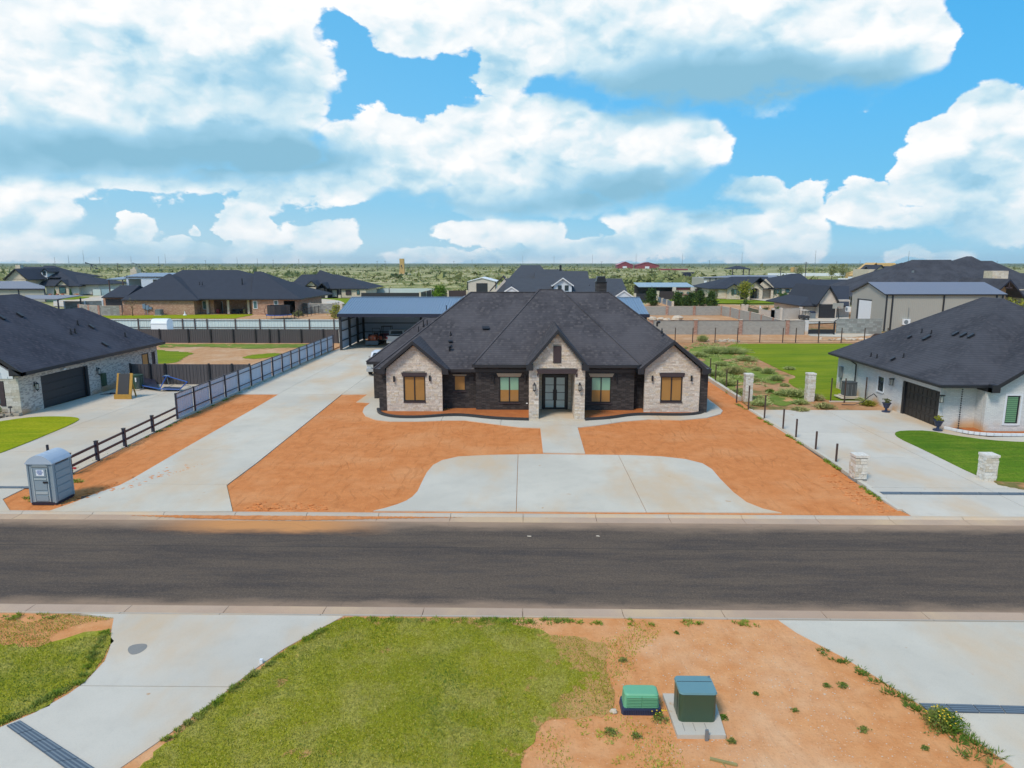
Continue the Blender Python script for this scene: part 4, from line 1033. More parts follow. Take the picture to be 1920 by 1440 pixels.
# ================================================================== open steel barn behind
B = thing('steel_barn', 'long open front steel barn with blue ribbed roof at the end of the drive', 'barn', (0, 0, 0))
def corr(b, x0, x1, ya, za, yb, zb, pitch=.9, ribw=.07, ribh=.055):
    b.ext([(x0, ya, za), (x1, ya, za), (x1, yb, zb), (x0, yb, zb)], (0, 0, .04))
    n = int((x1 - x0) / pitch)
    for i in range(n + 1):
        xx = x0 + i * (x1 - x0 - ribw) / n
        b.ext([(xx, ya, za + .04), (xx + ribw, ya, za + .04), (xx + ribw, yb, zb + .04), (xx, yb, zb + .04)], (0, 0, ribh))
n = 38
root_r = None
for i in range(n):
    xa = -22.2 + i * (14.8 + 22.2) / n; xb = xa + (14.8 + 22.2) / n - .012
    if root_r is None:
        b = MB(); b.ext([(0, 81.2, 4.38), (.96, 81.2, 4.38), (.96, 88.2, 6.0), (0, 88.2, 6.0)], (0, 0, .04))
        for u in (.0, .32, .64): b.ext([(u + .02, 81.2, 4.42), (u + .10, 81.2, 4.42), (u + .10, 88.2, 6.04), (u + .02, 88.2, 6.04)], (0, 0, .05))
        root_r = b.build('roof_panel', 'blue_roof', B); o = root_r
    else: o = root_r.copy(); COL.objects.link(o)
    o.parent = B; o.location = (xa, 0, 0)
bk = MB(); bk.ext([(-22.2, 88.2, 6.0), (14.8, 88.2, 6.0), (14.8, 95.2, 4.38), (-22.2, 95.2, 4.38)], (0, 0, .04)); bk.build('rear_roof', 'blue_roof', B)
part('fascia', 'navy', B, (-22.25, 81.05, 4.05, 14.85, 81.19, 4.45))
part('ridge_trim', 'blue_roof', B, (-22.2, 88.05, 6.06, 14.8, 88.35, 6.12))
MB().ext([(-22.27, 81.1, 4.3), (-22.27, 88.2, 5.95), (-22.27, 95.3, 4.3), (-22.27, 95.3, 4.12), (-22.27, 88.2, 5.77), (-22.27, 81.1, 4.12)], (.06, 0, 0)).build('barge_trim', 'navy', B)
for x in (-22.0, -7.5, 3.0, 14.4):
    part('post', 'charcoal', B, (x - .14, 81.35, 0, x + .14, 81.6, 4.1))
for y in (85.3, 89.4, 92.8): part('post', 'charcoal', B, (-22.0, y - .13, 0, -21.75, y + .13, 5.0 if y < 92 else 4.6))
for x in (-14, -3.5, 6): part('post', 'charcoal', B, (x - .14, 92.6, 0, x + .14, 92.85, 4.7))
for z in (1.1, 2.3, 3.45): part('girt', 'charcoal', B, (-21.98, 81.6, z, -21.86, 92.6, z + .1)); part('girt', 'charcoal', B, (-21.9, 92.66, z, 14.3, 92.78, z + .1))
wl = MB(); wl.ext([(-22.1, 81.6, .15), (-22.1, 93, .15), (-22.1, 93, 4.8), (-22.1, 88.2, 5.9), (-22.1, 81.6, 4.35)], (.05, 0, 0))
for i in range(38): wl.box(-22.05, 81.7 + i * .3, .15, -22.02, 81.76 + i * .3, 4.3)
wl.build('side_wall', 'white_sheet', B)
wl = MB(); wl.box(-22, 92.9, .15, 14.6, 92.95, 4.8)
for i in range(122): wl.box(-22 + i * .3, 92.87, .15, -21.94 + i * .3, 92.9, 4.8)
wl.build('back_wall', 'white_sheet', B)
part('side_wall', 'charcoal', B, (14.55, 81.6, 0, 14.62, 93, 4.35))
vent_pipe(B, (-9.41, 83.08, 4.85), .5, .06)

# ================================================================== vehicles
def wheel(parent, x, y, r_=.42, w_=.26, axis='x', z=None):
    z = r_ if z is None else z
    d = Vector((w_ / 2, 0, 0)) if axis == 'x' else Vector((0, w_ / 2, 0))
    c = Vector((x, y, z))
    t = MB().tube(c - d, c + d, r_, 16).build('wheel', 'rubber', parent)
    MB().tube(c - d * 1.05, c + d * 1.05, r_ * .58, 10).build('rim', 'chrome', t); return t
def pickup(name, label, loc, rz, body, scale=1.):
    "pickup truck, nose along -Y"
    t = thing(name, label, 'truck', loc, rz)
    b = MB()
    prof = [(-2.85, .55), (-2.9, 1.0), (-2.8, 1.22), (-1.35, 1.30), (-.75, 1.92), (.95, 1.95), (1.2, 1.38), (2.85, 1.38), (2.9, .6), (2.35, .5), (2.2, .95), (1.75, 1.05), (1.3, .95), (1.15, .45), (-1.35, .42), (-1.5, .95), (-1.95, 1.05), (-2.4, .95), (-2.5, .5)]
    b.ext([(-.98, y, z) for y, z in prof], (1.96, 0, 0)); b.build('body', body, t)
    gl = MB(); gl.ext([(-.9, -1.28, 1.36), (.9, -1.28, 1.36), (.76, -.80, 1.86), (-.76, -.80, 1.86)], (0, -.03, .02)); gl.build('windscreen', 'glass_dark', t)
    gl = MB(); gl.ext([(-.8, 1.16, 1.45), (.8, 1.16, 1.45), (.72, .99, 1.86), (-.72, .99, 1.86)], (0, .03, 0)); gl.build('rear_window', 'glass_dark', t)
    for s_ in (-1, 1):
        part('side_window', 'glass_dark', t, (s_ * .985, -.85, 1.38, s_ * .96, .9, 1.80))
        part('headlight', 'lamp_glass', t, (s_ * .95, -2.93, .92, s_ * .66, -2.84, 1.12)); part('tail_light', 'red', t, (s_ * .98, 2.86, .95, s_ * .84, 2.93, 1.3))
        part('mirror', 'chrome', t, (s_ * 1.0, -.95, 1.32, s_ * 1.22, -.85, 1.58))
        for y in (-1.95, 1.75): wheel(t, s_ * .86, y, .43)
    part('grille', 'chrome', t, (-.62, -2.95, .78, .62, -2.86, 1.16)); part('bumper', 'chrome', t, (-1, -3.0, .42, 1, -2.84, .7)); part('bumper', 'chrome', t, (-.98, 2.85, .5, .98, 3.0, .72))
    bd = MB(); bd.box(-.82, 1.32, 1.0, .82, 2.74, 1.385); bd.build('bed', 'charcoal', t)
    part('tailgate', body, t, (-.8, 2.86, .75, .8, 2.915, 1.37))
    t.scale = (scale,) * 3
    return t
pickup('pickup_truck', 'white pickup truck parked nose out beside the house, mostly hidden by the roof', (-13.55, 65.3, .05), 0, 'white_body', 1.02)
pickup('pickup_truck', 'silver pickup truck parked tail out inside the open barn', (-16.2, 87.6, .05), math.pi, 'silver', .98)
# small red tractor with front loader, in the shade of the barn
tr = thing('tractor', 'small orange red tractor in the shade of the open barn', 'tractor', (-19.2, 87.6, .05))
MB().box(-.35, -1.3, .6, .35, .2, 1.15).box(-.28, -1.35, 1.15, .28, .1, 1.25).build('bonnet', 'orange', tr)
MB().box(-.55, .2, .7, .55, .7, .95).box(-.3, .5, .95, .3, .65, 1.45).build('seat', 'charcoal', tr)
for s_ in (-1, 1):
    MB().box(s_ * .55, -.1, .95, s_ * .9, 1.1, 1.05).box(s_ * .55, -.1, .6, s_ * .9, -.04, 1.0).build('fender', 'orange', tr)
    wheel(tr, s_ * .75, .55, .62, .35); wheel(tr, s_ * .55, -1.0, .38, .24)
    MB().tube((s_ * .5, -.2, 1.0), (s_ * .5, -1.9, .5), .06).build('loader_arm', 'orange', tr)
    part('headlight', 'lamp_glass', tr, (s_ * .30, -1.38, .9, s_ * .18, -1.34, 1.02))
MB().ext([(-.8, -1.9, .2), (-.8, -2.3, .2), (-.8, -1.95, .65)], (1.6, 0, 0)).build('bucket', 'steel_grey', tr)
MB().tube((-.5, .75, .95), (-.5, .75, 2.0), .03).tube((.5, .75, .95), (.5, .75, 2.0), .03).tube((-.5, .75, 2.0), (.5, .75, 2.0), .03).build('roll_bar', 'black', tr)
tr2 = thing('utility_buggy', 'dark utility buggy parked behind the red tractor in the barn', 'buggy', (-18.4, 91.0, .05))
MB().ext([(-.75, -1.4, .5), (-.75, -1.3, 1.0), (-.75, -.5, 1.1), (-.75, .4, .7), (-.75, 1.4, .95), (-.75, 1.4, .5)], (1.5, 0, 0)).build('body', 'maroon', tr2)
MB().tube((-.7, -.5, 1.1), (-.6, -.1, 1.95), .04).tube((.7, -.5, 1.1), (.6, -.1, 1.95), .04).box(-.7, -.2, 1.95, .7, 1.0, 2.0).tube((-.7, .9, .9), (-.6, .9, 1.95), .04).tube((.7, .9, .9), (.6, .9, 1.95), .04).build('roll_cage', 'black', tr2)
for s_ in (-1, 1):
    for y in (-.95, .95): wheel(tr2, s_ * .65, y, .34, .25)

# ================================================================== left neighbour's house
L = thing('pale_brick_house', 'pale grey brick house with blue black roof and dark garage door at the left edge', 'house')
w = MB()
wall_x(w, -34.85, -34.6, 45.5, 63.4, -.1, 3.0, [(47.65, 52.95, -.2, 2.42), (60.75, 61.85, 0.2, 2.28), (62.4, 62.95, .95, 2.25)])
w.box(-47, 63.2, -.1, -34.86, 63.4, 3.0).box(-47, 45.51, -.1, -46.8, 63.4, 3.0)
w.build('wall', 'grey_brick', L)
fw = MB(); wall_y(fw, 45.5, 45.75, -46.5, -34.86, -.1, 2.6, [(-38.6, -35.62, .75, 2.35)]); fo = fw.build('front_wall', 'stone_back', L)
stones(fo, 'stone_grey', ('y', 45.5, -1), -40, -34.6, .1, 2.6, [(-38.6, -35.62, .75, 2.35)], hrange=(.13, .24), lrange=(.3, .7), seedv=21, depth=(.02, .045))
sd_ = MB(); sd_.ext([(-34.9, 45.42, 2.6), (-46.6, 45.42, 2.6), (-40.95, 45.42, 6.9), (-34.9, 45.42, 2.95)], (0, .2, 0)); so = sd_.build('gable_siding', 'siding_white', L)
for i in range(18): part('batten', 'siding_white', so, (-35.3 - i * .45, 45.39, 2.62, -35.26 - i * .45, 45.42, 2.75 + i * .28))
window(L, -38.6, -35.62, .75, 2.35, 45.55, 'glass_teal', 'black', 3, fr=.09)
part('shutter', 'trim_brown', L, (-35.98, 45.43, .7, -35.64, 45.48, 2.4))
r = MB()
# front gable volume with hipped back, ridge along Y, then the lower rear hip
z0, z1 = 3.08, 7.93
A = [(-48, 45.1), (-34.0, 45.1), (-34.0, 62.0), (-48, 62.0)]
r.face([(-34, 45.1, z0), (-34, 62, z0), (-41, 55.1, z1), (-41, 45.1, z1)], 0); r.face([(-48, 62, z0), (-48, 45.1, z0), (-41, 45.1, z1), (-41, 55.1, z1)], 0)
r.face([(-34, 62, z0), (-48, 62, z0), (-41, 55.1, z1)], 0)
r.box(-34.06, 45.1, z0 - .25, -34.0, 63.9, z0, 1)
for a_, b_ in (((-34, 45.1, z0 + .02), (-41, 45.1, z1 + .02)), ((-48, 45.1, z0), (-41, 45.1, z1))):
    r.ext([a_, b_, (b_[0], b_[1], b_[2] - .32), (a_[0], a_[1], a_[2] - .3)], (0, .06, 0), 1)
r.ext([(-34.0, 45.1, z0 - .25), (-34.9, 45.1, z0 - .25), (-34.9, 45.1, z0 + .3), (-34.0, 45.1, z0)], (0, .4, 0), 1)
r.box(-34.85, 45.1, z0 - .25, -34.07, 63.9, z0 - .2, 1)
hip(r, -44, -34.02, 50, 63.95, 3.06, 6.52, (-39.05, 55.0), (-39.05, 59.9), .24)
lr = r.build('roof', ['shingle_blue', 'fascia'], L)
vp = lambda px: None
for p in ((-37.22, 56.36, 5.32), (-36.44, 54.21, 4.78), (-36.48, 54.8, 4.8), (-35.29, 59.71, 3.98)): vent_pipe(lr, p, .38, .06)
for p in ((-38.78, 51.99, 6.4), (-38.71, 50.04, 6.35), (-36.76, 57.37, 5), (-34.86, 55.89, 3.68)): box_vent(lr, p, s=.22, slope=.695, dx=-1, dy=0)
# garage door: four sections
gd = thing_door = MB(); gd.box(-34.72, 47.65, 2.34, -34.58, 52.95, 2.42).box(-34.72, 47.65, 0, -34.6, 47.73, 2.34).box(-34.72, 52.68, 0, -34.56, 52.95, 2.34)
gd = gd.build('garage_door', 'fascia', L)
for i in range(4): part('door_section', 'garage', gd, (-34.80, 47.74, .02 + i * .58, -34.74, 52.67, .58 + i * .58))
part('handle', 'black', gd, (-34.74, 50.1, 1.15, -34.70, 50.3, 1.2))
lantern(L, -34.6, 46.95, 1.95, 1.2, 'x', 1); lantern(L, -34.6, 54.1, 1.9, 1.2, 'x', 1)
window_x(L, -34.58, 60.75, 61.85, .2, 2.28, 'glass_kraft', 'black', .1, name='side_door'); window_x(L, -34.58, 62.4, 62.95, .95, 2.25, 'trim_brown', 'black', .06)
part('meter_box', 'green_dark', L, (-34.6, (54.5, 0.64)[0], .45, -34.38, (54.5, 0.64)[0] + .45, 1.5))
part('floodlight', 'white', L, (-34.6, 50.0, 2.5, -34.45, 50.3, 2.6))
# stone planter bed in front of it
pb = MB()
t = thing('stone_bed_edge', 'low pale stone planter edge in front of the grey brick house', 'planter')
for k in range(2):
    x = -41.
    while x < -34.7:
        l = random.uniform(.25, .5); yy = 44.3 + max(0, (x + 37.5)) * .35
        MB().box(x, yy, k * .13, x + l - .015, yy + .3 + random.uniform(-.02, .02), k * .13 + .125).build('stone', 'clay' if False else 'stone_back', t); x += l
sheet('stone_bed_soil', [(-41, 44.5), (-37.5, 44.5), (-34.7, 45.5), (-41, 45.5)], .2, 'soil_bed', thick=.2)

# ================================================================== right neighbour's house
Q = thing('white_brick_house', 'white painted brick house with black hip roof and brown panelled garage door at the right', 'house')
w = MB()
wall_x(w, 26.4, 26.65, 42.95, 57.3, -.1, 2.95, [(43.02, 47.35, -.2, 2.36), (49.78, 50.58, 1.05, 2.1)])
w.box(26.66, 42.95, -.1, 28.7, 43.2, 2.95)
w.box(28.66, 42.3, -.1, 28.9, 43.19, 2.95)
wall_y(w, 42.0, 42.25, 28.66, 41.0, -.1, 2.75, [(29.92, 30.72, .55, 2.3)])
w.ext([(28.66, 42.0, 2.75), (41, 42.0, 2.75), (34.83, 42.0, 6.5), (28.66, 42.0, 2.8)], (0, .25, 0))
w.box(26.66, 57.0, -.1, 41, 57.3, 2.95).box(40.8, 43.2, -.1, 41, 57, 2.95)
w.build('wall', 'white_brick', Q)
r = MB()
hip(r, 25.8, 42.2, 41.5 + .55, 57.75, 2.97, 7.92, (34, 49.4), (34, 51.6), .2)
r.box(25.72, 41.5 + .5, 2.8, 25.80, 57.8, 2.95, 1); r.box(25.72, 41.95, 2.8, 28.9, 42.04, 2.95, 1)
gable(r, 34.8, 6.2, 41.5, 49.5, 2.85, 6.88, .28)
r.box(28.6, 41.503, 2.57, 29.1, 41.9, 3.05, 1)
rr = r.build('roof', ['shingle_black', 'fascia'], Q)
for p in ((26.49, 52.19, 3.38), (26.49, 51.3, 3.38), (27.12, 48.87, 3.76), (29.64, 51.33, 5.27), (29.69, 50.21, 5.31)): vent_pipe(rr, p, .3, .045)
for p, s_ in (((28.93, 51.54, 4.85), .15), ((29.18, 49.8, 5), .26), ((26.68, 49.35, 3.5), .15), ((29.98, 47.83, 5.48), .2), ((30, 46.99, 5.49), .2), ((30.02, 46.23, 5.5), .2)): box_vent(rr, p, s=s_, slope=.6, dx=1, dy=0)
gd = MB().box(26.5, 43.02, 2.28, 26.62, 47.35, 2.36).box(26.5, 43.02, 0, 26.6, 43.1, 2.28).box(26.44, 47.1, 0, 26.62, 47.35, 2.28).build('garage_door', 'fascia', Q)
for i in range(4):
    for j in range(8):
        y0 = 43.11 + j * .498
        part('door_panel', 'garage_brown', gd, (26.58, y0, .02 + i * .565, 26.62, y0 + .49, .575 + i * .565), (26.555, y0 + .07, .10 + i * .565, 26.58, y0 + .42, .49 + i * .565))
window_x(Q, 26.42, 49.78, 50.58, 1.05, 2.1, 'glass_dark', 'black', .05, sgn=-1)
part('window_trim', 'white', Q, (26.36, 49.68, .95, 26.41, 49.78, 2.15), (26.36, 50.58, .95, 26.41, 50.68, 2.15), (26.34, 49.68, .95, 26.41, 50.68, 1.03))
wn = window(Q, 29.92, 30.72, .55, 2.3, 42.03, 'glass_dark', 'black', 1, fr=.05)
for i in range(13): part('shutter_slat', 'shutter_green', wn, (29.98, 42.03, .63 + i * .125, 30.62, 42.06, .63 + i * .125 + .1))
part('window_trim', 'white_body', Q, (29.78, 41.96, .45, 29.9, 42.0, 2.42), (30.74, 41.96, .45, 30.86, 42.0, 2.42), (29.9, 41.96, .43, 30.74, 42.0, .54), (29.9, 41.96, 2.32, 30.74, 42.0, 2.44))
def boxlamp(x, y, z, parent):
    o = part('wall_lantern', 'black', parent, (x - .3, y - .1, z + .18, x, y + .1, z + .24), (x - .28, y - .09, z - .25, x - .08, y + .09, z - .22), (x - .28, y - .09, z - .25, x - .26, y - .07, z + .2), (x - .28, y + .07, z - .25, x - .26, y + .09, z + .2), (x - .1, y - .09, z - .25, x - .08, y - .07, z + .2), (x - .1, y + .07, z - .25, x - .08, y + .09, z + .2))
    part('lamp_glass', 'lamp_glass', o, (x - .25, y - .065, z - .22, x - .11, y + .065, z + .18))
boxlamp(26.4, (48.52, 2.11)[0], 2.05, Q); boxlamp(26.4, (42.55, 2.19)[0], 2.0, Q)
MB().tube((25.85, (54.06, 2.49)[0], 2.8), (26.3, (53.97, 2.5)[0], 2.5), .05).tube((26.3, (53.97, 2.5)[0], 2.5), (26.3, (53.97, 2.5)[0], .1), .05).build('downspout', 'fascia', Q)
mb = part('meter_box', 'steel_grey', Q, (26.2, (56.45, 1.2)[0] - .2, 1.05, 26.4, (56.45, 1.2)[0] + .2, 1.95), (26.3, (56.45, 1.2)[0] - .05, .1, 26.37, (56.45, 1.2)[0] + .03, 1.05))
# rain chain with cups, hanging from the eave
rc = thing('rain_chain', 'black rain chain of small cups hanging from the eave of the white brick house', 'rain chain')
for i in range(19):
    f_ = i / 18; MB().cyl(27.35 + .0 * f_, 42.35, 2.72 - f_ * 2.6, 2.80 - f_ * 2.6, .02, 8, 0, .055).build('cup', 'black', rc)
MB().tube((27.35, 42.35, 2.8), (27.35, 42.35, .1), .008, 4).build('chain', 'black', rc); MB().cyl(27.35, 42.35, .03, .1, .25, 12).build('dish', 'black', rc)
# white brick bed edge curving in front
t = thing('white_bed_edge', 'curved white brick edging in front of the white brick house', 'edging')
ln = smooth_poly([(26.75, 42.75), (27.36, 41.58), (28.35, 41), (30.49, 40.97), (34.5, 40.78)], 2, False)
for i in range(len(ln) - 1):
    a, c = Vector(ln[i]), Vector(ln[i + 1]); k = max(1, int((c - a).length / .3))
    for j in range(k):
        p, q = a.lerp(c, j / k), a.lerp(c, (j + .93) / k); MB().bar((p.x, p.y, .09), (q.x, q.y, .09), .16, .16).build('brick', 'white', t)
sheet('white_house_bed', [(26.7, 42.9)] + ln[2:] + [(36, 41.95), (28.7, 41.95), (28.7, 42.9)], .07, 'soil_bed')

# ================================================================== houses behind, left
def windows(parent, lst, **k):
    for a in lst:
        kk = dict(k); 
        if len(a) > 5: kk['glass'] = a[5]
        window(parent, a[0], a[1], a[2], a[3], a[4], **kk)
def siding_gable(b, xc, hw, y, z0, z1, zb, th=.3, m=0):
    b.ext([(xc - hw, y, zb), (xc + hw, y, zb), (xc + hw, y, z0), (xc, y, z1), (xc - hw, y, z0)], (0, th, 0), m)

# rust brick house
E = thing('brick_house', 'long rust brick house with dark hip roof and covered patio, behind the white sheet fence', 'house')
w = MB()
w.box(-81.78, 138.5, -0.01, -67.11, 150, 3.02); w.box(-68.53, 141.5, -0.1, -64.4, 156, 3.32); w.box(-56.41, 141, -0.05, -55.52, 150, 3.35); w.box(-66, 145, -0.1, -57.78, 156, 3.14); w.box(-55.62, 139.5, -0.05, -46.74, 158, 2.99); w.box(-90.33, 146, 1.25, -85.82, 156, 2.96); w.box(-46.76, 139.5, -.1, -49.09, 158, 2.8)
w.build('wall', 'red_brick', E)
r = MB()
hip(r, -81.81, -65.89, 138, 156, 3.05, 8.15, (-76.19, 147), (-75.96, 147)); hip(r, -81.66, -45.55, 138.9, 164, 3.22, 8.89, (-75.61, 152), (-63.25, 152)); hip(r, -65.91, -55.74, 140.4, 154, 3.15, 6.34, (-62.04, 147), (-61.93, 147)); hip(r, -55.62, -45.47, 139, 158, 3.24, 8.58, (-58.53, 149), (-56.91, 149))
hip(r, -90.03, -84.75, 145, 158, 3.24, 5.54, (-88.9, 150.5), (-84.63, 150.5))
rf = r.build('roof', ['shingle_far', 'fascia'], E)
for p in ((-68.24, 144, 5.98), (-67.67, 144, 5.98)): vent_pipe(rf, p, .45, .07)
p = (-59.62, 145, 6.18); MB().cyl(p[0], p[1], p[2] - .3, p[2] + 1.0, .13, 8).build('flue', 'black', rf)
for a in ((386, 392), (426, 431), (465, 470)): pass
for x0, x1 in ((-65.71, -65.26), (-61.37, -60.92), (-57.14, -56.7)): part('patio_column', 'cream_brick', E, (x0, 140.8, 0, x1, 141.25, 2.85))
windows(E, [(-68.62, -68.18, 0.89, 2.55, 141.45), (-66.77, -65.88, 0.9, 2.66, 141.45, 'glass_teal'), (-65.79, -64.76, -0.13, 2.25, 144.9), (-64.53, -64.07, -0.24, 2.36, 144.9), (-55.37, -54.5, 1.16, 2.78, 139.4, 'glass_teal'), (-51.09, -50.22, 1.92, 2.89, 139.4, 'glass_teal')], glass='glass_dark', frame='white', fr=.1)
part('garage_door', 'garage', E, (-89.72, 145.8, 0, -85.9, 145.99, 2.74))
MB().box(-64.65, 142.3, 0, -63.86, 143, .8).build('grill', 'red', E)
tag(MB().box(-61.27, 142.5, 0, -59.47, 143.4, .45).box(-61.27, 143.2, .45, -59.47, 143.45, .9).box(-61.27, 142.5, .45, -61.1, 143.2, .65).build('patio_sofa', 'charcoal'), 'dark sofa on the covered patio of the rust brick house', 'sofa')
tag(MB().cyl(-58.27, 142, 0, .4, .3, 8).blob((-58.27, 142, .6), (.35, .35, .3)).build('patio_planter', 'straw'), 'pale planter on the covered patio of the rust brick house', 'planter')
mt = MB(); mx = -76.68
mt.box(mx - .9, 138.2, 1.2, mx - .35, 138.45, 2.2).box(mx - .25, 138.2, 1.0, mx + .35, 138.45, 1.9).box(mx + .45, 138.2, 1.1, mx + .95, 138.45, 1.6).tube((mx, 138.3, 0), (mx, 138.3, 1.0), .06).tube((mx - .5, 138.3, 0), (mx - .5, 138.3, 1.2), .05)
mt.build('meter_bank', 'blue_roof', E)
def ac_unit(name, label, x, y, z, s=.42, h=.85, m='ac_body'):
    t = thing(name, label, 'air conditioner', (x, y, z))
    MB().box(-s * 1.2, -s * 1.2, 0, s * 1.2, s * 1.2, .08).build('pad', 'concrete_pale', t)
    b = MB(); n = 20; 
    q = [(s * math.copysign(abs(math.cos(a)) ** .45, math.cos(a)), s * math.copysign(abs(math.sin(a)) ** .45, math.sin(a))) for a in [2 * math.pi * i / n for i in range(n)]]
    b.prism(q, .08, h); b.build('cabinet', m, t)
    f = MB()
    for i in range(n):
        x_, y_ = q[i]; f.box(x_ * 1.02 - .012, y_ * 1.02 - .012, .14, x_ * 1.02 + .012, y_ * 1.02 + .012, h - .1)
    f.build('coil_guard', 'steel_grey', t)['kind'] = 'stuff'
    MB().prism([(a * 1.05, b_ * 1.05) for a, b_ in q], h, h + .06).cyl(0, 0, h + .06, h + .09, s * .7, 14).build('fan_top', m, t)
    return t
ac_unit('ac_unit', 'grey air conditioner box against the rust brick wall', -73.69, 137.2, 0, .65, 1.1, 'steel_grey')
tag(MB().cyl(-68.61, 137.4, 0, .25, .4, 8, 0, .18).cyl(-68.61, 137.4, .25, .8, .14, 8, 0, .05).build('garden_ornament', 'trim_white'), 'small white cone shaped ornament on the lawn by the rust brick house', 'ornament')
# block wall piers and grey screen between the houses
def run_wall(name, label, pts, h, m, pier='pilaster_brick', step=6., th=.2, cap='concrete_warm', pw=.42, cat='wall', ph=.12, group=None):
    t = thing(name, label, cat, group=group)
    for i in range(len(pts) - 1):
        a, b = Vector(pts[i]), Vector(pts[i + 1]); L_ = (b - a).length; k = max(1, round(L_ / step))
        for j in range(k):
            p, q = a.lerp(b, j / k), a.lerp(b, (j + 1) / k); d = (q - p).normalized()
            p2, q2 = p + d * pw * .5, q - d * pw * .5
            o = MB().bar((p2.x, p2.y, h / 2 - .05), (q2.x, q2.y, h / 2 - .05), th, h + .1).build('panel', m, t)
            if cap: MB().bar((p2.x, p2.y, h + .03), (q2.x, q2.y, h + .03), th + .05, .06).build('coping', cap, o)
            if j == 0 or True:
                if pier: MB().box(p.x - pw / 2, p.y - pw / 2, -.1, p.x + pw / 2, p.y + pw / 2, h + ph).build('pier', pier, t)
        if i == len(pts) - 2 and pier: MB().box(b.x - pw / 2, b.y - pw / 2, -.1, b.x + pw / 2, b.y + pw / 2, h + ph).build('pier', pier, t)
    return t
run_wall('block_wall', 'grey rendered wall with brick piers left of the rust brick house', [(-92.51, 141.16), (-85.69, 136.86), (-81.27, 136.93)], 1.85, 'block_dark', 'pilaster_brick', 5)
run_wall('block_wall', 'grey rendered wall with pale posts in front of the dormer house forecourt', [(-106.87, 157.92), (-102.15, 158), (-99.22, 159.98)], 1.6, 'block_dark', 'white', 5, pw=.3)
run_wall('block_wall', 'long grey wall with a brick pier right of the rust brick house', [(-47.73, 145.05), (-45.08, 143.53), (-38.05, 142.11)], 2.0, 'block_dark', 'cream_brick', 20, pw=.6)

# limestone house behind, F
Fh = thing('limestone_house', 'limestone house with blue black hip roof and dark entry porch, left of the open barn', 'house')
w = MB()
w.box(-70.65, 209, -0.04, -66.89, 225, 2.87); w.box(-66.38, 207.5, 0.04, -62.97, 220, 3.57); w.box(-63.26, 210.5, -0.1, -55.86, 222, 2.82); w.box(-55.68, 209.2, -0.03, -51.11, 224, 2.87); w.box(-51.04, 208.9, -0.1, -48.11, 224, 2.73); w.box(-73.92, 212, 0.63, -71.43, 225, 3.9)
w.ext([(-66.38, 207.5, 3.2), (-62.65, 207.5, 3.2), (-64.36, 207.5, 5)], (0, .3, 0))
w.ext([(-74.09, 212, 3.0), (-71.46, 212, 3.0), (-73.38, 212, 4.56)], (0, .3, 0))
w.build('wall', 'cream_stone', Fh)
r = MB()
hip(r, -72.48, -47.39, 208.6, 232, 2.72, 6.82, (-70.39, 218), (-59.19, 218)); hip(r, -66.55, -52.61, 210, 230, 2.84, 8.14, (-65.02, 219), (-64.51, 219)); 
gable(r, -64.14, 2.34, 206.8, 218, 3.27, 5.18); gable(r, -72.63, 1.65, 211, 222, 3.12, 4.58)
r.build('roof', ['shingle_far', 'fascia'], Fh)
part('entry', 'charcoal', Fh, (-62.04, 206.8, -.05, -60.26, 208.2, 2.9)); part('porch_wall', 'charcoal', Fh, (-60.32, 210, 0, -55.89, 210.4, 2.8))
for x in (-62.33, -59.59, -55.55): part('porch_pier', 'cream_stone', Fh, (x - .35, 206.2, 0, x + .35, 206.9, .9)); part('porch_post', 'charcoal', Fh, (x - .12, 206.45, .9, x + .12, 206.7, 2.8))
gable_b = MB(); gable(gable_b, -60.78, 1.69, 206.3, 214, 2.97, 4.56); gable_b.build('porch_roof', ['shingle_far', 'fascia'], Fh)
windows(Fh, [(-69.16, -67.85, 1.26, 2.55, 208.9), (-65.24, -63.61, 0.53, 2.46, 207.3, 'glass_teal'), (-54.35, -52.71, 0.79, 2.24, 209.0, 'trim_brown'), (-50.93, -50.03, 0.96, 2.25, 208.7, 'glass_teal'), (-58.83, -57.19, 0.09, 2.36, 209.9, 'lamp_glass')], glass='glass_dark', frame='black', fr=.12)
for x in (-65.59, -63.24): part('shutter', 'charcoal', Fh, (x - .2, 207.1, 0.53, x + .2, 207.2, 2.46))

# dormer house, C
Ch = thing('dormer_house', 'pale brick house with a white dormer and stone gable, far left background', 'house')
w = MB()
w.box(-157.47, 224.5, -0.1, -154.27, 240, 2.96); w.box(-153.76, 223.5, -0.1, -149.34, 236, 2.99); w.box(-150.01, 224.5, -0, -146.64, 240, 2.96); w.box(-147.58, 226, 0.11, -140.79, 242, 3.26)
w.build('wall', 'white_brick', Ch)
w = MB(); w.box(-165.78, 218, 2.49, -159.22, 236, 5.19); w.ext([(-166.11, 218, 5.1), (-159.03, 218, 5.1), (-162.41, 218, 8.39)], (0, .3, 0)); w.ext([(-153.85, 223.4, 3.1), (-149.25, 223.4, 3.1), (-151.44, 223.4, 4.55)], (0, .3, 0))
w.box(-153.69, 223.42, -.1, -149.28, 223.5, 3.1)
w.build('stone_front', 'cream_stone', Ch)
r = MB()
hip(r, -161.01, -145.13, 223, 244, 3, 9.5, (-164.05, 234), (-160.73, 234)); hip(r, -153.15, -139.31, 224.5, 242, 3.48, 6.28, (-153.99, 233), (-150.13, 233)); gable(r, -161.75, 4.12, 217, 236, 5.22, 8.65); gable(r, -151.09, 2.56, 222.8, 234, 2.84, 5); hip(r, -169.99, -153.9, 226, 250, 5.7, 9.13, (-174.24, 236), (-165.87, 236))
rf = r.build('roof', ['shingle_far', 'fascia'], Ch)
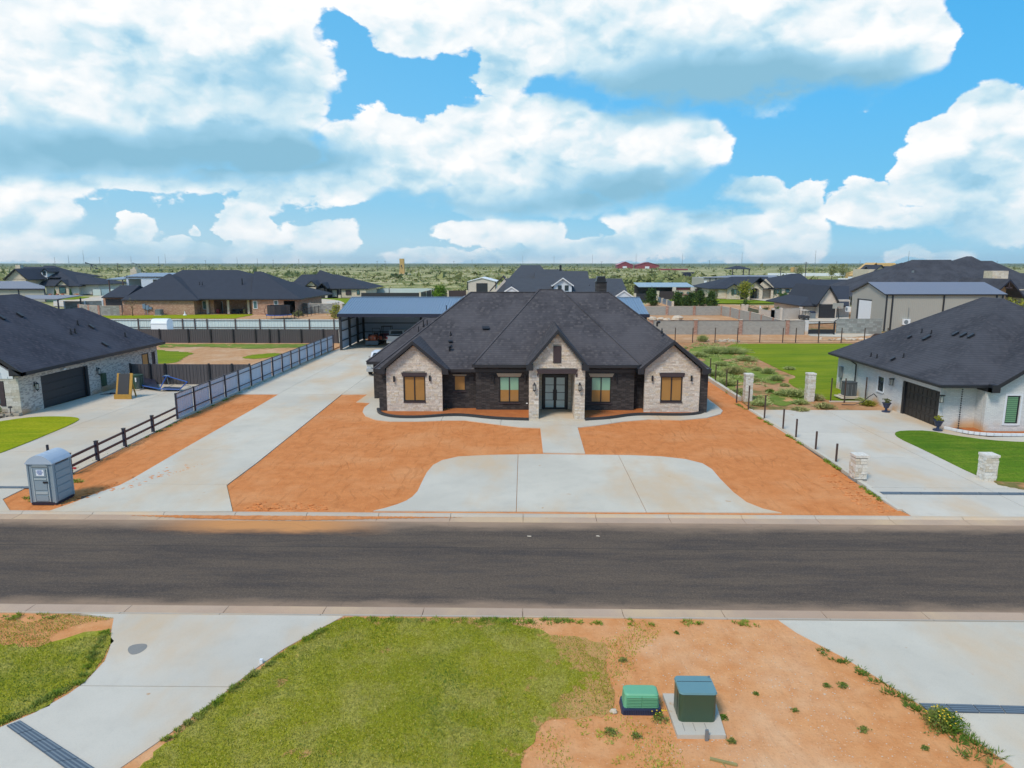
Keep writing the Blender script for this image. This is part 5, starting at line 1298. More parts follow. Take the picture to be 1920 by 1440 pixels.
d = MB(); d.box(-159.53, 226, 4.5, -157.66, 231, 7.62); d.ext([(-159.38, 226, 7.57), (-157.51, 226, 7.57), (-158.41, 226, 8.14)], (0, 5, 0)); dm = d.build('dormer', 'trim_white', rf)
d = MB(); gable(d, -158.01, 1.42, 225.3, 232, 7.54, 8.75); d.build('dormer_roof', ['shingle_far', 'fascia'], rf)
windows(Ch, [(-152.43, -150.22, 0.57, 2.65, 223.3, 'glass_teal')], frame='black', fr=.15)
part('window_pane', 'glass_dark', rf, (-158.88, 225.85, 6.4, -158.08, 225.98, 7.71))
part('chimney', 'cream_stone', rf, (-169.48, 228, 6, -167.86, 229.5, 9.7))
for x, y in ((-152.21, 221), (-147.11, 221)):
    tag(MB().cyl(x, y, 0, 2.2, .5, 7, 0, .1).build('topiary', 'leaf_dark'), 'dark spiral topiary %s the stone gable of the dormer house' % ('left of' if x < -151 else 'right of'), 'shrub')
for k, px in enumerate((-159, -155.5, -152.5, -150.5, -148.5, -144)):
    tag(MB().blob((px, 219 + (k % 2) * .4, .25), (.5, .5, .4)).build('bedding_plant', 'clay'), 'small reddish bedding plant before the dormer house, ' + ['leftmost', 'second from the left', 'third from the left', 'fourth from the left', 'fifth from the left', 'rightmost'][k], 'plant', 'bedding plants along the dormer house')
# tan steel barn at the left edge and its lean-to
Bb = thing('tan_barn', 'tan steel barn with grey roof cut by the left edge of the picture', 'barn')
w = MB(); x0, x1 = -170, -130.7; w.prism([(x0, 186), (x1, 186), (x1 - 13.5, 204.5), (x0, 204.5)], -.1, 3.2); w.build('wall', 'taupe_sheet', Bb)
ze, zr, xr_ = 3.53, 5.29, -142.17
r = MB(); r.face([(x0, 185.5, ze), (x1 + .3, 185.5, ze), (xr_, 195, zr), (x0, 195, zr)]).face([(x1 + .3, 185.5, ze), (x1 - 13.3, 204.8, ze), (xr_, 195, zr)]).face([(x1 - 13.3, 204.8, ze), (x0, 204.8, ze), (x0, 195, zr), (xr_, 195, zr)]); r.box(x0, 185.4, ze - .35, x1 + .3, 185.5, ze, 1); r.build('roof', ['slate_sheet', 'navy'], Bb)
for x in (-138.17, -130.94): part('downspout', 'navy', Bb, (x - .12, 185.85, 0, x + .12, 185.98, 3.2))
Lt = thing('lean_to', 'dark flat lean-to canopy on posts beside the tan barn', 'canopy')
xl, xr = -109.13, -101.46
MB().ext([(xl, 148, 2.55), (xr, 148, 2.55), (xr, 157, 2.95), (xl - 6, 157, 2.95)], (0, 0, .15)).build('roof', 'slate_sheet', Lt)
for x, y in ((xl + .3, 148.3), (xr - .3, 148.3), (xr - .3, 156)): part('post', 'navy', Lt, (x - .12, y - .12, 0, x + .12, y + .12, 2.55))
# white barn with open bay and carport
D = thing('white_barn', 'white steel barn with an open dark bay and blue roof behind the rust brick house', 'barn')
w = MB(); a = (-100.03, 172, 4.71, -90.03, 186, 6.97); wall_y(w, 172, 172.3, a[0], a[3], -.1, a[5], [(-99.5, -96.26, 0, 6.44), (-93.28, -90.31, 0, 6.3)])
w.box(a[0], 172.3, -.1, a[0] + .2, 186, a[5]).box(a[0], 185.8, -.1, a[3], 186, a[5]); w.build('wall', 'white_sheet', D)
r = MB(); gable_x(r, 179, 7.3, a[0] - .3, a[3] + 4, 7.04, 7.86, .2); r.build('roof', ['blue_roof', 'navy'], D)
part('bay_floor', 'dark_concrete', D, (a[0], 172, -.1, a[3], 186, .02))
Ct = thing('carport', 'small blue roofed carport left of the white barn', 'carport')
xa, xb = -104.43, -100.23
MB().ext([(xa, 171, 6.26), (xb, 171, 6.26), (xb, 180, 6.94), (xa + 1.5, 180, 6.94)], (0, 0, .2)).build('roof', 'blue_roof', Ct)
for x in (xa + .4, xb - .3): part('post', 'brown_metal', Ct, (x - .12, 171.2, 0, x + .12, 171.4, 6.26))
tag(MB().box(-143.65, 250, 0, -141.3, 253, 8.29).box(-142.87, 250.5, 8.29, -142.08, 252.5, 8.86).build('stone_flue', 'cream_stone'), 'square pale stone flue above the roof line behind the white barn', 'chimney')
run_wall('sheet_fence', 'low white sheet fence behind the rust brick garage, far left', [(-141.07, 222.75), (-138.27, 222.8), (-136.61, 224.72), (-131.33, 224.81)], 1.9, 'white_sheet_far', 'brown_metal', 12, .06, None, .14, 'fence')

# ------------------------------------------------------------------ sheet fences, left of the drive
def rail_fence(name, label, pts_x, y, h, m, post, rails, pw=.12, front=True, post_h=.08, group=None, bot=.0):
    "straight run along X: a sheet panel between every two posts"
    t = thing(name, label, 'fence', group=group)
    for i, x in enumerate(pts_x):
        part('post', post, t, (x - pw / 2, y - .10, -.1, x + pw / 2, y + .02, h + post_h))
        if i < len(pts_x) - 1:
            x2 = pts_x[i + 1]; b = MB(); a_, c_ = x + pw / 2, x2 - pw / 2
            b.box(a_, y + .02, bot, c_, y + .05, h); n_ = int((c_ - a_) / .3)
            for k in range(n_): b.box(a_ + (k + .4) * (c_ - a_) / n_, y - .01, bot, a_ + (k + .4) * (c_ - a_) / n_ + .06, y + .02, h)
            p_ = b.build('sheet_panel', m, t)
            for z in rails: part('rail', post, p_, (a_, y - .07, z, c_, y - .012, z + .07))
    return t
xs = [-100, -92, -84, -76] + [-61.57, -57.53, -54.44, -52.47, -50.5, -45.96, -42.03, -38.11, -34.1, -30.18, -26.0]
rail_fence('sheet_fence', 'white corrugated sheet fence with brown posts before the rust brick house', xs, 108.1, 1.55, 'white_sheet_far', 'brown_metal', (.25, 1.32), .16)
xs = [-51.89, -48.05, -44.22, -41.25, -38.28, -35.31, -33.44, -32.27, -29.27, -26.35, -24.38]
rail_fence('sheet_fence', 'charcoal corrugated sheet fence at the back of the left plot', xs, 89.1, 1.78, 'dark_sheet', 'black', (), .14)
xs = [-33.97, -32.29, -30.94, -27.13, -25.14, -23.6]
rail_fence('sheet_fence', 'charcoal corrugated sheet fence closing the end of the left neighbour drive', xs, 57.8, 1.8, 'dark_sheet', 'black', (), .14)
# pale sheet fence along the drive: posts on the drive side
sf = thing('sheet_fence', 'pale blue sheet metal fence with navy rails running along the drive', 'fence')
ys = [44.33 + i * 2.52 for i in range(16)]
for i, y in enumerate(ys):
    x = -23.22 + (.12 if y > 60 else .07) * (i / 16)
    part('post', 'navy', sf, (x - .05, y - .05, -.05, x + .05, y + .05, 1.86))
    if i < 15:
        y2 = ys[i + 1]; b = MB(); b.box(x - .11, y + .05, .12, x - .08, y2 - .05, 1.78)
        for k in range(8): b.box(x - .08, y + .12 + k * .3, .12, x - .06, y + .18 + k * .3, 1.78)
        p_ = b.build('sheet_panel', 'white_sheet', sf)
        for z in (.42, 1.42, 1.76): part('rail', 'navy', p_, (x - .058, y + .05, z, x - .02, y2 - .05, z + .06))
MB().box(-23.4, 44.3, -.05, -23.12, 82, .10).build('footing', 'concrete_warm', sf)
pf = thing('rail_fence', 'black two rail ranch fence between the two drives', 'fence')
py_ = [32.35, 34.75, 37.55, 40.9, 44.2]
for i, y in enumerate(py_[:-1]):
    x = -22.55 - (y - 32.35) * .055; part('post', 'navy', pf, (x - .075, y - .075, -.05, x + .075, y + .075, 1.08)); part('post_cap', 'black', pf, (x - .09, y - .09, 1.08, x + .09, y + .09, 1.12))
    y2 = py_[i + 1]; x2 = -22.55 - (y2 - 32.35) * .055
    for z in (.42, .88): MB().bar((x, y + .075, z), (x2, y2 - .075, z), .05, .13).build('rail', 'navy', pf)
# trampolines, tank, ornaments
tp = thing('trampoline', 'round trampoline with tall black safety net behind the white sheet fence', 'trampoline', (-46.21, 128.4, 0))
R_ = 2.35; n = 12
b = MB()
for i in range(n):
    a0, a1 = 2 * math.pi * i / n, 2 * math.pi * (i + 1) / n
    b.face([(R_ * .88 * math.cos(a0), R_ * .88 * math.sin(a0), .85), (R_ * .88 * math.cos(a1), R_ * .88 * math.sin(a1), .85), (R_ * .88 * math.cos(a1), R_ * .88 * math.sin(a1), 2.55), (R_ * .88 * math.cos(a0), R_ * .88 * math.sin(a0), 2.55)])
b.cyl(0, 0, .82, .85, R_ * .9, 14); b.build('safety_net', 'charcoal', tp)
MB().cyl(0, 0, .72, .86, R_, 16).build('pad', 'blue', tp)
for i in range(6):
    a = 2 * math.pi * (i + .5) / 6; c_, s_ = math.cos(a), math.sin(a)
    MB().tube((R_ * .95 * c_, R_ * .95 * s_, 0), (R_ * .95 * c_, R_ * .95 * s_, .75), .04).build('leg', 'steel_grey', tp)
    MB().tube((R_ * .98 * c_, R_ * .98 * s_, .7), (R_ * 1.12 * c_, R_ * 1.12 * s_, 1.6), .035).tube((R_ * 1.12 * c_, R_ * 1.12 * s_, 1.6), (R_ * .92 * c_, R_ * .92 * s_, 2.6), .035).build('net_pole', 'rust', tp)
tk = thing('storage_shed', 'white round topped storage tank behind the charcoal fence', 'shed')
x0, x1 = -56.7, -54.25
prof = [(0, 0), (0, 1.35), (.15, 1.75), (.6, 2.0), (1.3, 2.0), (1.75, 1.75), (1.9, 1.35), (1.9, 0)]
MB().ext([(x0, 102.8 + y, z) for y, z in prof], (x1 - x0, 0, 0)).build('shell', 'white', tk)
MB().box(x0 - .04, 102.72, 1.3, x1 + .04, 102.84, 1.38).build('band', 'trim_white', tk)
# diagonal black iron fence behind the sheet fence
ir = thing('iron_fence', 'thin black iron fence running diagonally behind the trampoline', 'fence')
a, b_ = Vector((-43.28, 128.25)), Vector((-42.04, 155.34))
for i in range(13):
    p = a.lerp(b_, i / 12); part('post', 'black', ir, (p.x - .05, p.y - .05, 0, p.x + .05, p.y + .05, 1.7))
    if i < 12:
        q = a.lerp(b_, (i + 1) / 12)
        for z in (.3, 1.55): MB().bar((p.x, p.y, z), (q.x, q.y, z), .05, .06).build('rail', 'black', ir)
        # pickets are hair thin: one part
pk = MB()
for i in range(96):
    p = a.lerp(b_, i / 96); pk.box(p.x - .012, p.y - .012, .3, p.x + .012, p.y + .012, 1.6)
pk.build('pickets', 'black', ir, kind='stuff')

# ================================================================== straight behind
# dark fence court with pale posts
run_wall('sheet_fence', 'black sheet fence right of the limestone house, behind the blue barn roof', [(-46.07, 193.6), (-29.48, 193.89)], 2.1, 'charcoal', None, 40, .1, None, .2, 'fence')
run_wall('sheet_fence', 'black sheet fence with pale posts running away behind the young tree', [(-29.33, 193.89), (-28.78, 212.29), (-28.52, 219.22)], 2.2, 'charcoal', 'cream_stone', 8, .1, None, .5, 'fence')
run_wall('sheet_fence', 'dark brown sheet gate fence left of the small cream barn', [(-28.07, 215.71), (-23.88, 215.79), (-17.85, 215.89)], 1.9, 'trim_brown', 'cream_stone', 12, .1, None, .6, 'fence')
run_wall('sheet_fence', 'pale grey sheet fence far behind the black fence', [(-52.34, 230.07), (-45.18, 230.19), (-29.97, 230.46)], 2.0, 'white_sheet_far', 'black', 14, .1, None, .2, 'fence')
sheet('court_grass', [(-28.22, 188.46), (-28.12, 212.31), (-21.19, 205.93), (-19.7, 191.3)], .0, 'turf_far')
N = thing('cream_barn', 'small cream steel barn with dark roll door behind the main house', 'barn')
a = (-17.96, 220, 0.31, -9.11, 236, 4.53); w = MB(); w.box(*a); w.ext([(a[0], 220, a[5]), (a[3], 220, a[5]), ((a[0] + a[3]) / 2, 220, 5.71)], (0, 16, 0)); w.build('wall', 'cream_brick', N)
r = MB(); gable(r, -13.43, 4.67, 219.7, 236.4, 4.62, 5.8, .15); r.build('roof', ['trim_white', 'white'], N)
part('roll_door', 'garage', N, (-15.24, 219.9, 0, -11.66, 219.98, 4.03))
for x in (a[0] - .05, a[3] + .05): part('downspout', 'charcoal', N, (x - .12, 219.85, 0, x + .12, 219.97, a[5]))
# white farmhouse with grey roof, behind the ridge
O = thing('farmhouse', 'large white farmhouse with grey roof and gabled dormer rising behind the main house', 'house')
w = MB(); w.box(-13.55, 151, -.1, 21.7, 176, 3.0)
w.build('wall', 'siding_white', O)
r = MB()
z0 = 3.1
gable_x(r, 163, 12.5, -4.22, 23, z0, 6.81, .3)
gable_x(r, 168, 11, 2.47, 15.36, 4.2, 8.49, .3)
hip(r, -7.14, 9.6, 158, 196, z0, 9.86, (-0.78, 177), (4.12, 177))
gable_x(r, 186, 8, 3.78, 10.29, 5.0, 8.71, .3)
rf = r.build('roof', ['shingle_grey', 'fascia'], O)
w = MB(); w.box(23.16 - .35, 151, -.1, 23.16 - .15, 175, 3.0); w.build('wall', 'siding_white', O)
# dormer
dz, yd = 4.85, 153.5
d = MB(); d.box(6.69, yd, 3.0, 10.6, 162, 5.61); d.ext([(6.69, yd, 5.61), (10.59, yd, 5.61), (8.68, yd, 6.78)], (0, 8, 0)); dm = d.build('dormer', 'siding_white', rf)
d = MB(); gable(d, 8.61, 2.42, 153, 162, 5.51, 7.2, .28); d.build('dormer_roof', ['shingle_grey', 'trim_white'], rf)
for a in ((7.51, 8.34, 4.32, 5.5, 0), (9.05, 9.88, 4.32, 5.5, 0)): part('window_pane', 'glass_dark', dm, (a[0], 153.4, a[2], a[1], 153.49, a[3]))
for g_ in ((-2.74, 1.62, 150, 158, 4.33, 5.37), (21.16, 2.03, 146, 154, 3.39, 4.74)):
    d = MB(); gable(d, *g_, .3); d.build('gable_roof', ['shingle_grey', 'trim_white'], O)
    d = MB(); d.ext([(g_[0] - g_[1] + .3, g_[2] + .2, g_[4] - .1), (g_[0] + g_[1] - .3, g_[2] + .2, g_[4] - .1), (g_[0], g_[2] + .2, g_[5] - .35)], (0, .2, 0)); d.box(g_[0] - g_[1] + .4, g_[2] + .2, -.1, g_[0] + g_[1] - .4, g_[2] + 6, g_[4] - .1); d.build('gable_wall', 'siding_white', O)
w = MB(); gable(w, -5.15, 3.26, 168, 176, 3.73, 7.33, .3); w.build('side_gable_roof', ['shingle_grey', 'trim_brown'], O)
w = MB(); w.ext([(-7.89, 168.3, 3), (-3.59, 168.3, 3), (-3.59, 168.3, 6.56), (-4.5, 168.3, 6.82)], (0, .2, 0)); w.build('side_gable_wall', 'cream_brick', O)
p = (8.93, 170, 8); MB().box(p[0] - .25, 170, 7.5, p[0] + .25, 170.5, 9.88).build('flue', 'black', rf)
for px_ in (-2.88, 14.96): vent_pipe(rf, (px_, 158, 4.9), .6, .08)

# ================================================================== behind, right
# front grey block wall with brick piers, gate, rough block wall
xs_ = [18.83, 25.34, 31.93, 38.81]
t = thing('block_wall', 'grey block wall with four rust brick piers along the dirt track', 'wall')
for i, x in enumerate(xs_):
    part('pier', 'pilaster_brick', t, (x - .25, 101.1, -.1, x + .25, 101.6, 2.12)); part('pier_cap', 'concrete_warm', t, (x - .3, 101.05, 2.12, x + .3, 101.65, 2.2))
    x2 = xs_[i + 1] - .25 if i < 3 else 41.3
    p_ = part('panel', 'block', t, (x + .25, 101.25, -.1, x2, 101.45, 2.0)); part('coping', 'brown_metal', p_, (x + .25, 101.22, 2.0, x2, 101.48, 2.05))
part('pier', 'white_brick', t, (41.38, 101.15, -.1, 41.85, 101.55, 2.0))
run_wall('block_wall', 'grey block wall of the walled pen, far side, with brick piers', [(21.29, 138.72), (28.83, 138.85), (34.32, 138.95), (39.92, 139.05)], 1.75, 'block', 'pilaster_brick', 30, pw=.5)
run_wall('block_wall', 'grey block wall of the walled pen stepping towards the camera on its right', [(39.92, 139.05), (40.52, 134.9), (40.3, 128.48), (40.39, 122.64), (40.21, 116.29), (39.5, 108.77), (39.19, 102.15)], 1.75, 'block', 'pilaster_brick', 30, pw=.4)
run_wall('block_wall', 'rough dark grey block wall right of the black gate', [(46.77, 103.06), (50.37, 103.13), (53.57, 103.18)], 2.2, 'block_dark', None, 60, pw=.01, cap=None)
gt = thing('iron_gate', 'black iron double gate with solid lower panels in the grey wall', 'gate')
x0, x1 = 41.9, 45.71; xm = 43.46
for x in (xm, x1): part('gate_post', 'black', gt, (x - .09, 101.25, -.05, x + .09, 101.4, 1.98))
for a, c in ((x0, xm - .09), (xm + .09, x1 - .09)):
    l_ = MB().box(a, 101.3, .1, c, 101.34, .75).box(a, 101.3, 1.85, c, 101.35, 1.92).build('gate_leaf', 'black', gt)
    n_ = int((c - a) / .17)
    for i in range(n_): part('bar', 'black', l_, (a + (i + .5) * (c - a) / n_ - .012, 101.3, .75, a + (i + .5) * (c - a) / n_ + .012, 101.33, 1.85))
# tan walls and planting beyond
run_wall('block_wall', 'tan block wall with round topped piers before the gable garage', [(45.52, 126.17), (47.42, 127.39), (52.05, 129.92)], 2.0, 'block_tan', 'block_tan', 30, pw=.5, ph=.25)
run_wall('block_wall', 'short tan block wall with gateway behind the stepped pen wall', [(45.52, 143.57), (45.92, 142.07)], 1.7, 'block_tan', 'block_tan', 30, pw=.5, ph=.25)
run_wall('block_wall', 'tan block wall right of the green gate', [(44.93, 131.05), (45.52, 126.17)], 1.7, 'block_tan', 'block_tan', 30, pw=.5, ph=.25)
gg = thing('arched_gate', 'green sheeted gate under a thin black arch between tan walls', 'gate')
a, b_ = Vector((45.67, 140.59)), Vector((45.27, 132.34))
MB().bar((a.x, a.y, .8), (b_.x, b_.y, .8), .06, 1.4).build('gate_sheet', 'green_dark', gg)
m_ = a.lerp(b_, .4); MB().bar((a.x, a.y, 1.75), (m_.x, m_.y, 2.1), .06, .06).bar((m_.x, m_.y, 2.1), (b_.x, b_.y, 1.75), .06, .06).bar((a.x, a.y, 1.72), (b_.x, b_.y, 1.72), .06, .06).build('gate_arch', 'black', gg)
part('gate_post', 'white', gg, (b_.x - .1, b_.y - .1, 0, b_.x + .1, b_.y + .1, 2.3))
# house with limestone arches
T = thing('arched_house', 'long limestone house with arched porch and shuttered windows, right background', 'house')
w = MB()
w.box(54.83, 205, -0.04, 57.66, 220, 2.94); w.box(57.22, 204, 0.01, 60.03, 220, 2.97); w.box(59.57, 203, -0.09, 63.45, 218, 3.17); w.box(70.51, 205, -0.1, 73.48, 220, 3.1); w.box(73.12, 204, 0.02, 79.82, 220, 3.14); w.box(65.02, 208, -0.1, 74.56, 220, 2.99)
w.build('wall', 'cream_stone', T)
def arch_front(b, x0, x1, ax0, ax1, y, z_ap, z_sh, zs, za, th=.4, n=8):
    "gabled stone front with an arched opening; zs springing, za crown"
    pts = [(x0, y, -.1), (ax0, y, -.1)] + [((ax0 + ax1) / 2 - (ax1 - ax0) / 2 * math.cos(math.pi * i / n), y, zs + (za - zs) * math.sin(math.pi * i / n)) for i in range(n + 1)] + [(ax1, y, -.1), (x1, y, -.1), (x1, y, z_sh), ((x0 + x1) / 2, y, z_ap), (x0, y, z_sh)]
    b.ext(pts, (0, th, 0))
b = MB()
arch_front(b, 65.03, 69.18, 65.64, 68.26, 201, 4.93, 3.55, 2.3, 3.2)
b.build('arched_porch', 'cream_stone', T)
b = MB(); arch_front(b, 68.48, 73.15, 69.88, 72.53, 203.5, 5.78 , 3.47, 2.3, 3.0)
b.build('arched_porch', 'cream_stone', T)
part('front_door', 'charcoal', T, (68.18, 207.8, 0, 68.98, 207.98, 2.6))
w = MB(); gw = (59.57, 63.45); w.ext([(gw[0], 203, 3.1), (gw[1], 203, 3.1), ((gw[0] + gw[1]) / 2, 203, 4.1)], (0, .3, 0)); w.build('gable_wall', 'cream_stone', T)
r = MB()
hip(r, 54.22, 73.04, 203.3, 226, 3, 6.27, (63.91, 214), (75.01, 214)); hip(r, 71.54, 86.29, 203.5, 236, 3.23, 7.14, (82.88, 216), (85.67, 216)); gable(r, 61.22, 2.24, 202, 214, 3.05, 4.51); gable(r, 66.81, 2.37, 200.3, 212, 3.42, 5.25); gable(r, 68.98, 4.42, 203, 215, 2.86, 6.33); gable_x(r, 222, 9, 83.68, 103.55 , 3.1, 5.21)
hip(r, 79.62, 86.18, 205, 224, 2.64, 6.04, (84.8, 214), (86.43, 214))
rf = r.build('roof', ['shingle_far', 'fascia'], T)
part('side_wall', 'charcoal', T, (79.79, 203.8, -.1, 83.99, 204.6, 3.0))
windows(T, [(61.42, 62.35, 1.31, 2.86, 202.9), (74.2, 74.98, 1.43, 2.83, 203.9), (76.84, 78.09, 1.75, 2.83, 203.9)], glass='glass_teal', frame='cream_brick' if False else 'trim_brown', fr=.1)
for x in (61.05, 62.76, 73.75, 75.38): part('shutter', 'green_dark', T, (x - .3, 202.75 if x < 64 else 203.75, 1.25, x + .3, 202.98 if x < 64 else 203.98, 2.85))
for k, (x, y) in enumerate((( 76.13, 202), (77.68, 202), (67.04, 206))):
    t = thing('potted_tree', 'round dark potted topiary %s' % ['left of the pair outside the arched house', 'right of the pair outside the arched house', 'standing in the arched porch'][k], 'shrub', (x, y, 0))
    MB().cyl(0, 0, 0, .5, .3, 8, 0, .4).build('pot', 'clay', t); MB().blob((0, 0, 1.15), (.65, .65, .7)).build('foliage', 'leaf_dark', t)
# steel barn behind it
Sb = thing('grey_barn', 'grey roofed tan steel barn behind the arched house', 'barn')
a = (63.36, 68.24)
w = MB(); w.box(a[0], 245, -.1, a[1] + 22, 262, 5.2); w.build('wall', 'taupe_sheet', Sb)
MB().ext([(a[0] - .3, 244.6, 5.2), (a[1] + 22, 244.6, 5.2), (a[1] + 24, 256, 5.76), (76.45, 256, 5.76)], (0, 0, .2)).build('roof', 'slate_sheet', Sb)
part('white_door', 'white', Sb, (63.52, 244.9, 0, 64.46, 244.99, 4.2))
for px_ in (65.58, 67.65): part('downspout', 'charcoal', Sb, (px_ - .15, 244.85, 0, px_ + .15, 244.98, 5.2))
# detached gable garage
Gg = thing('gable_garage', 'tan garage with a steep front gable and black door beside the grey steel barn', 'garage')
w = MB(); Y = 132
w.box(56.41, 132, 0.04, 59.64, 150, 2.68); w.box(54.29, 134, -0.1, 57.26, 150, 2.56); w.box(60.93, 135, -0.1, 63.5, 150, 3.34)
g_ = (57.92, 2.26, 131.4, 148, 2.62, 6.13)
w.ext([(56.42, 132, 2.68), (59.65, 132, 2.68), (59.62, 132, 3.29), (57.96, 132, 5.71), (56.39, 132, 2.99)], (0, .3, 0))
w.build('wall', 'cream_brick', Gg)
r = MB(); gable(r, *g_, .3); hip(r, 53.09, 62.45, 133, 152, 2.31, 5.75, (60.93, 143), (66.81, 143)); r.build('roof', ['shingle_far', 'fascia'], Gg)
gd = part('garage_door', 'fascia', Gg, (56.32, 131.9, 0, 59.4, 131.99, 2.64))
for i in range(4): part('door_section', 'garage', gd, (56.45, 131.84, .05 + i * .64, 59.23, 131.9, .64 + i * .64))
hp = thing('basketball_hoop', 'basketball hoop with clear backboard before the gable garage', 'basketball hoop', (56.9, 124.5, 0))
MB().tube((0, 0, 0), (-.4, .1, 2.6), .08).box(-.5, -.3, 0, .5, .5, .2).build('post', 'black', hp); part('backboard', 'lamp_glass', hp, (-1.3, .05, 2.3, .6, .12, 3.3)); MB().tube((-.6, -.4, 2.6), (-.1, -.4, 2.6), .03).build('rim', 'orange', hp)
t = thing('bin', 'blue grey wheeled bin left of the gable garage door', 'bin', (54.78, 131, 0)); MB().box(-.45, -.4, 0, .45, .4, 1.1).build('body', 'steel_grey', t); MB().ext([(-.5, -.45, 1.1), (.5, -.45, 1.1), (.5, .45, 1.3), (-.5, .45, 1.3)], (0, 0, .08)).build('lid', 'navy', t)
t = thing('golf_cart', 'small golf cart parked left of the gable garage', 'cart', (51.96, 128, 0))
MB().ext([(-.6, -1.1, .3), (-.6, -1.1, .75), (-.6, -.5, .85), (-.6, 0, .5), (-.6, .6, .55), (-.6, 1.1, .8), (-.6, 1.1, .3)], (1.2, 0, 0)).build('body', 'charcoal', t); MB().box(-.6, -.7, 1.75, .6, .9, 1.82).build('roof', 'cream_brick', t)
for s_ in (-1, 1):
    MB().tube((s_ * .55, -.5, .8), (s_ * .55, -.5, 1.75), .03).tube((s_ * .55, .7, .8), (s_ * .55, .7, 1.75), .03).build('roof_post', 'black', t)
    for y in (-.8, .8): wheel(t, s_ * .5, y, .22, .16)
# grey steel barn
U = thing('taupe_barn', 'large taupe steel barn with slate roof and white side door behind the white brick house', 'barn')
xl, xm, Yf = 55.96, 74.02, 107.3
zE = 5.61
# gable end faces left towards the camera; front side wall along X
w = MB()
yb = 118.3
w.ext([(xl, Yf, -.1), (xl, Yf, zE), (xl, (Yf + yb) / 2, zE + 1.62), (xl, yb, zE), (xl, yb, -.1)], (.2, 0, 0))
w.box(xl + .2, Yf, -.1, xm, Yf + .2, zE).box(xl + .2, yb - .2, -.1, xm, yb, zE); w.build('wall', 'taupe_sheet', U)
r = MB(); gable_x(r, (Yf + yb) / 2, (yb - Yf) / 2 + .25, xl - .3, xm + .3, zE + .05, zE + 1.75, .18); rf = r.build('roof', ['slate_sheet', 'fascia'], U)
part('gutter', 'fascia', U, (xl - .3, Yf - .35, zE - .1, xm + .3, Yf - .2, zE + .06))
for x in (xl + .08, xl + 1.0, 64.81, xm - 1.2, xm - .3): part('downspout', 'fascia', U, (x - .1, Yf - .15, 0, x + .1, Yf - .02, zE))
part('side_door', 'white', U, (xl - .1, (111.5, 1.32)[0], 0, xl - .02, (115.52, 0.99)[0], (114.15, 4.35)[1])); part('door_frame', 'fascia', U, (xl - .07, (115.7, 0.97)[0], 0, xl - .01, (116.25, 0.93)[0], (116.32, 4.32)[1] + .1), (xl - .07, (111.5, 1.32)[0], (114.16, 4.43)[1] - .05, xl - .01, (116.25, 0.93)[0], (114.16, 4.43)[1] + .12))
def minisplit(label, x, y, z, face='y', s=1.):
    t = thing('minisplit', label, 'air conditioner', (x, y, z), 0 if face == 'y' else -math.pi / 2)
    MB().box(-.5 * s, -.4, 0, .5 * s, 0, .8 * s).build('cabinet', 'white', t); MB().tube((-.1, -.42, .4 * s), (-.1, -.40, .4 * s), .3 * s, 14).build('fan_guard', 'steel_grey', t)
    MB().tube((.3, -.1, .8 * s), (.3, -.1, 2.4 * s), .04).build('pipe_cover', 'steel_grey', t)
minisplit('white outdoor cooling unit on the long wall of the taupe barn', 59.27, Yf - .02, 0.95, 'y', 1.1)
minisplit('white outdoor cooling unit on the gable end of the taupe barn', xl - .02, (119.52, 2.04)[0] - .6, (119.53, 2.13)[1], 'x', 1.1)
# big dark roofed house beyond
V = thing('dark_roof_house', 'very large house with tall dark hip roofs rising behind the taupe barn', 'house')
w = MB(); w.box(87.86, 172, -.1, 128.14, 195, 4); w.build('wall', 'cream_stone', V)
r = MB()
hip(r, 85.34, 115.54, 170, 202, 2.29, 11.23, (102.86, 186), (113.08, 186)); hip(r, 81.63, 102.56, 172, 200, 2.19, 10.47, (100.13, 186), (101.54, 186)); hip(r, 101, 129.95, 174, 208, 3.17, 12.17, (119.54, 190), (120.97, 190)); hip(r, 102.4, 132.29, 172, 206, 3.65, 10.96, (121.61, 189), (125.86, 189)); hip(r, 110.36, 138.27, 168, 200, 2.41, 7.78, (128.45, 184), (136.74, 184))
V2 = r.build('roof', ['shingle_black', 'fascia'], V)
ch = part('chimney', 'cream_stone', V2, (107, 160, 3.5, 110.61, 163, 8.6))
stones(ch, 'stone', ('y', 160, -1), 107, 110.61, 3.5, 8.6, hrange=(.3, .5), lrange=(.5, 1.1), seedv=33)
part('vent_cowl', 'steel_grey', V2, (97.77, 176, 8.0, 98.17, 176.4, 8.5))
Vg = thing('open_gable_porch', 'steep open timber gable porch at the right edge behind the white brick house', 'porch')
g_ = (89.02, 3, 128, 142, 4.32, 7.51)
r = MB(); gable(r, *g_, .35); r.build('roof', ['shingle_black', 'navy'], Vg)
w = MB(); w.ext([(88.29, 131, 0), (90.77, 131, 0), (90.47, 131, 6.16), (89.65, 131, 6.66), (88.1, 131, 4.87)], (0, .3, 0)); w.build('wall', 'cream_stone', Vg)
MB().bar((g_[0] - g_[1] * .2, 128.2, g_[5] - 1.6), (g_[0] + g_[1] * .2, 128.2, g_[5] - 1.6), .2, .25).bar((g_[0], 128.2, g_[5] - 1.6), (g_[0], 128.2, g_[5] - .4), .2, .2).build('truss', 'trim_brown', Vg)

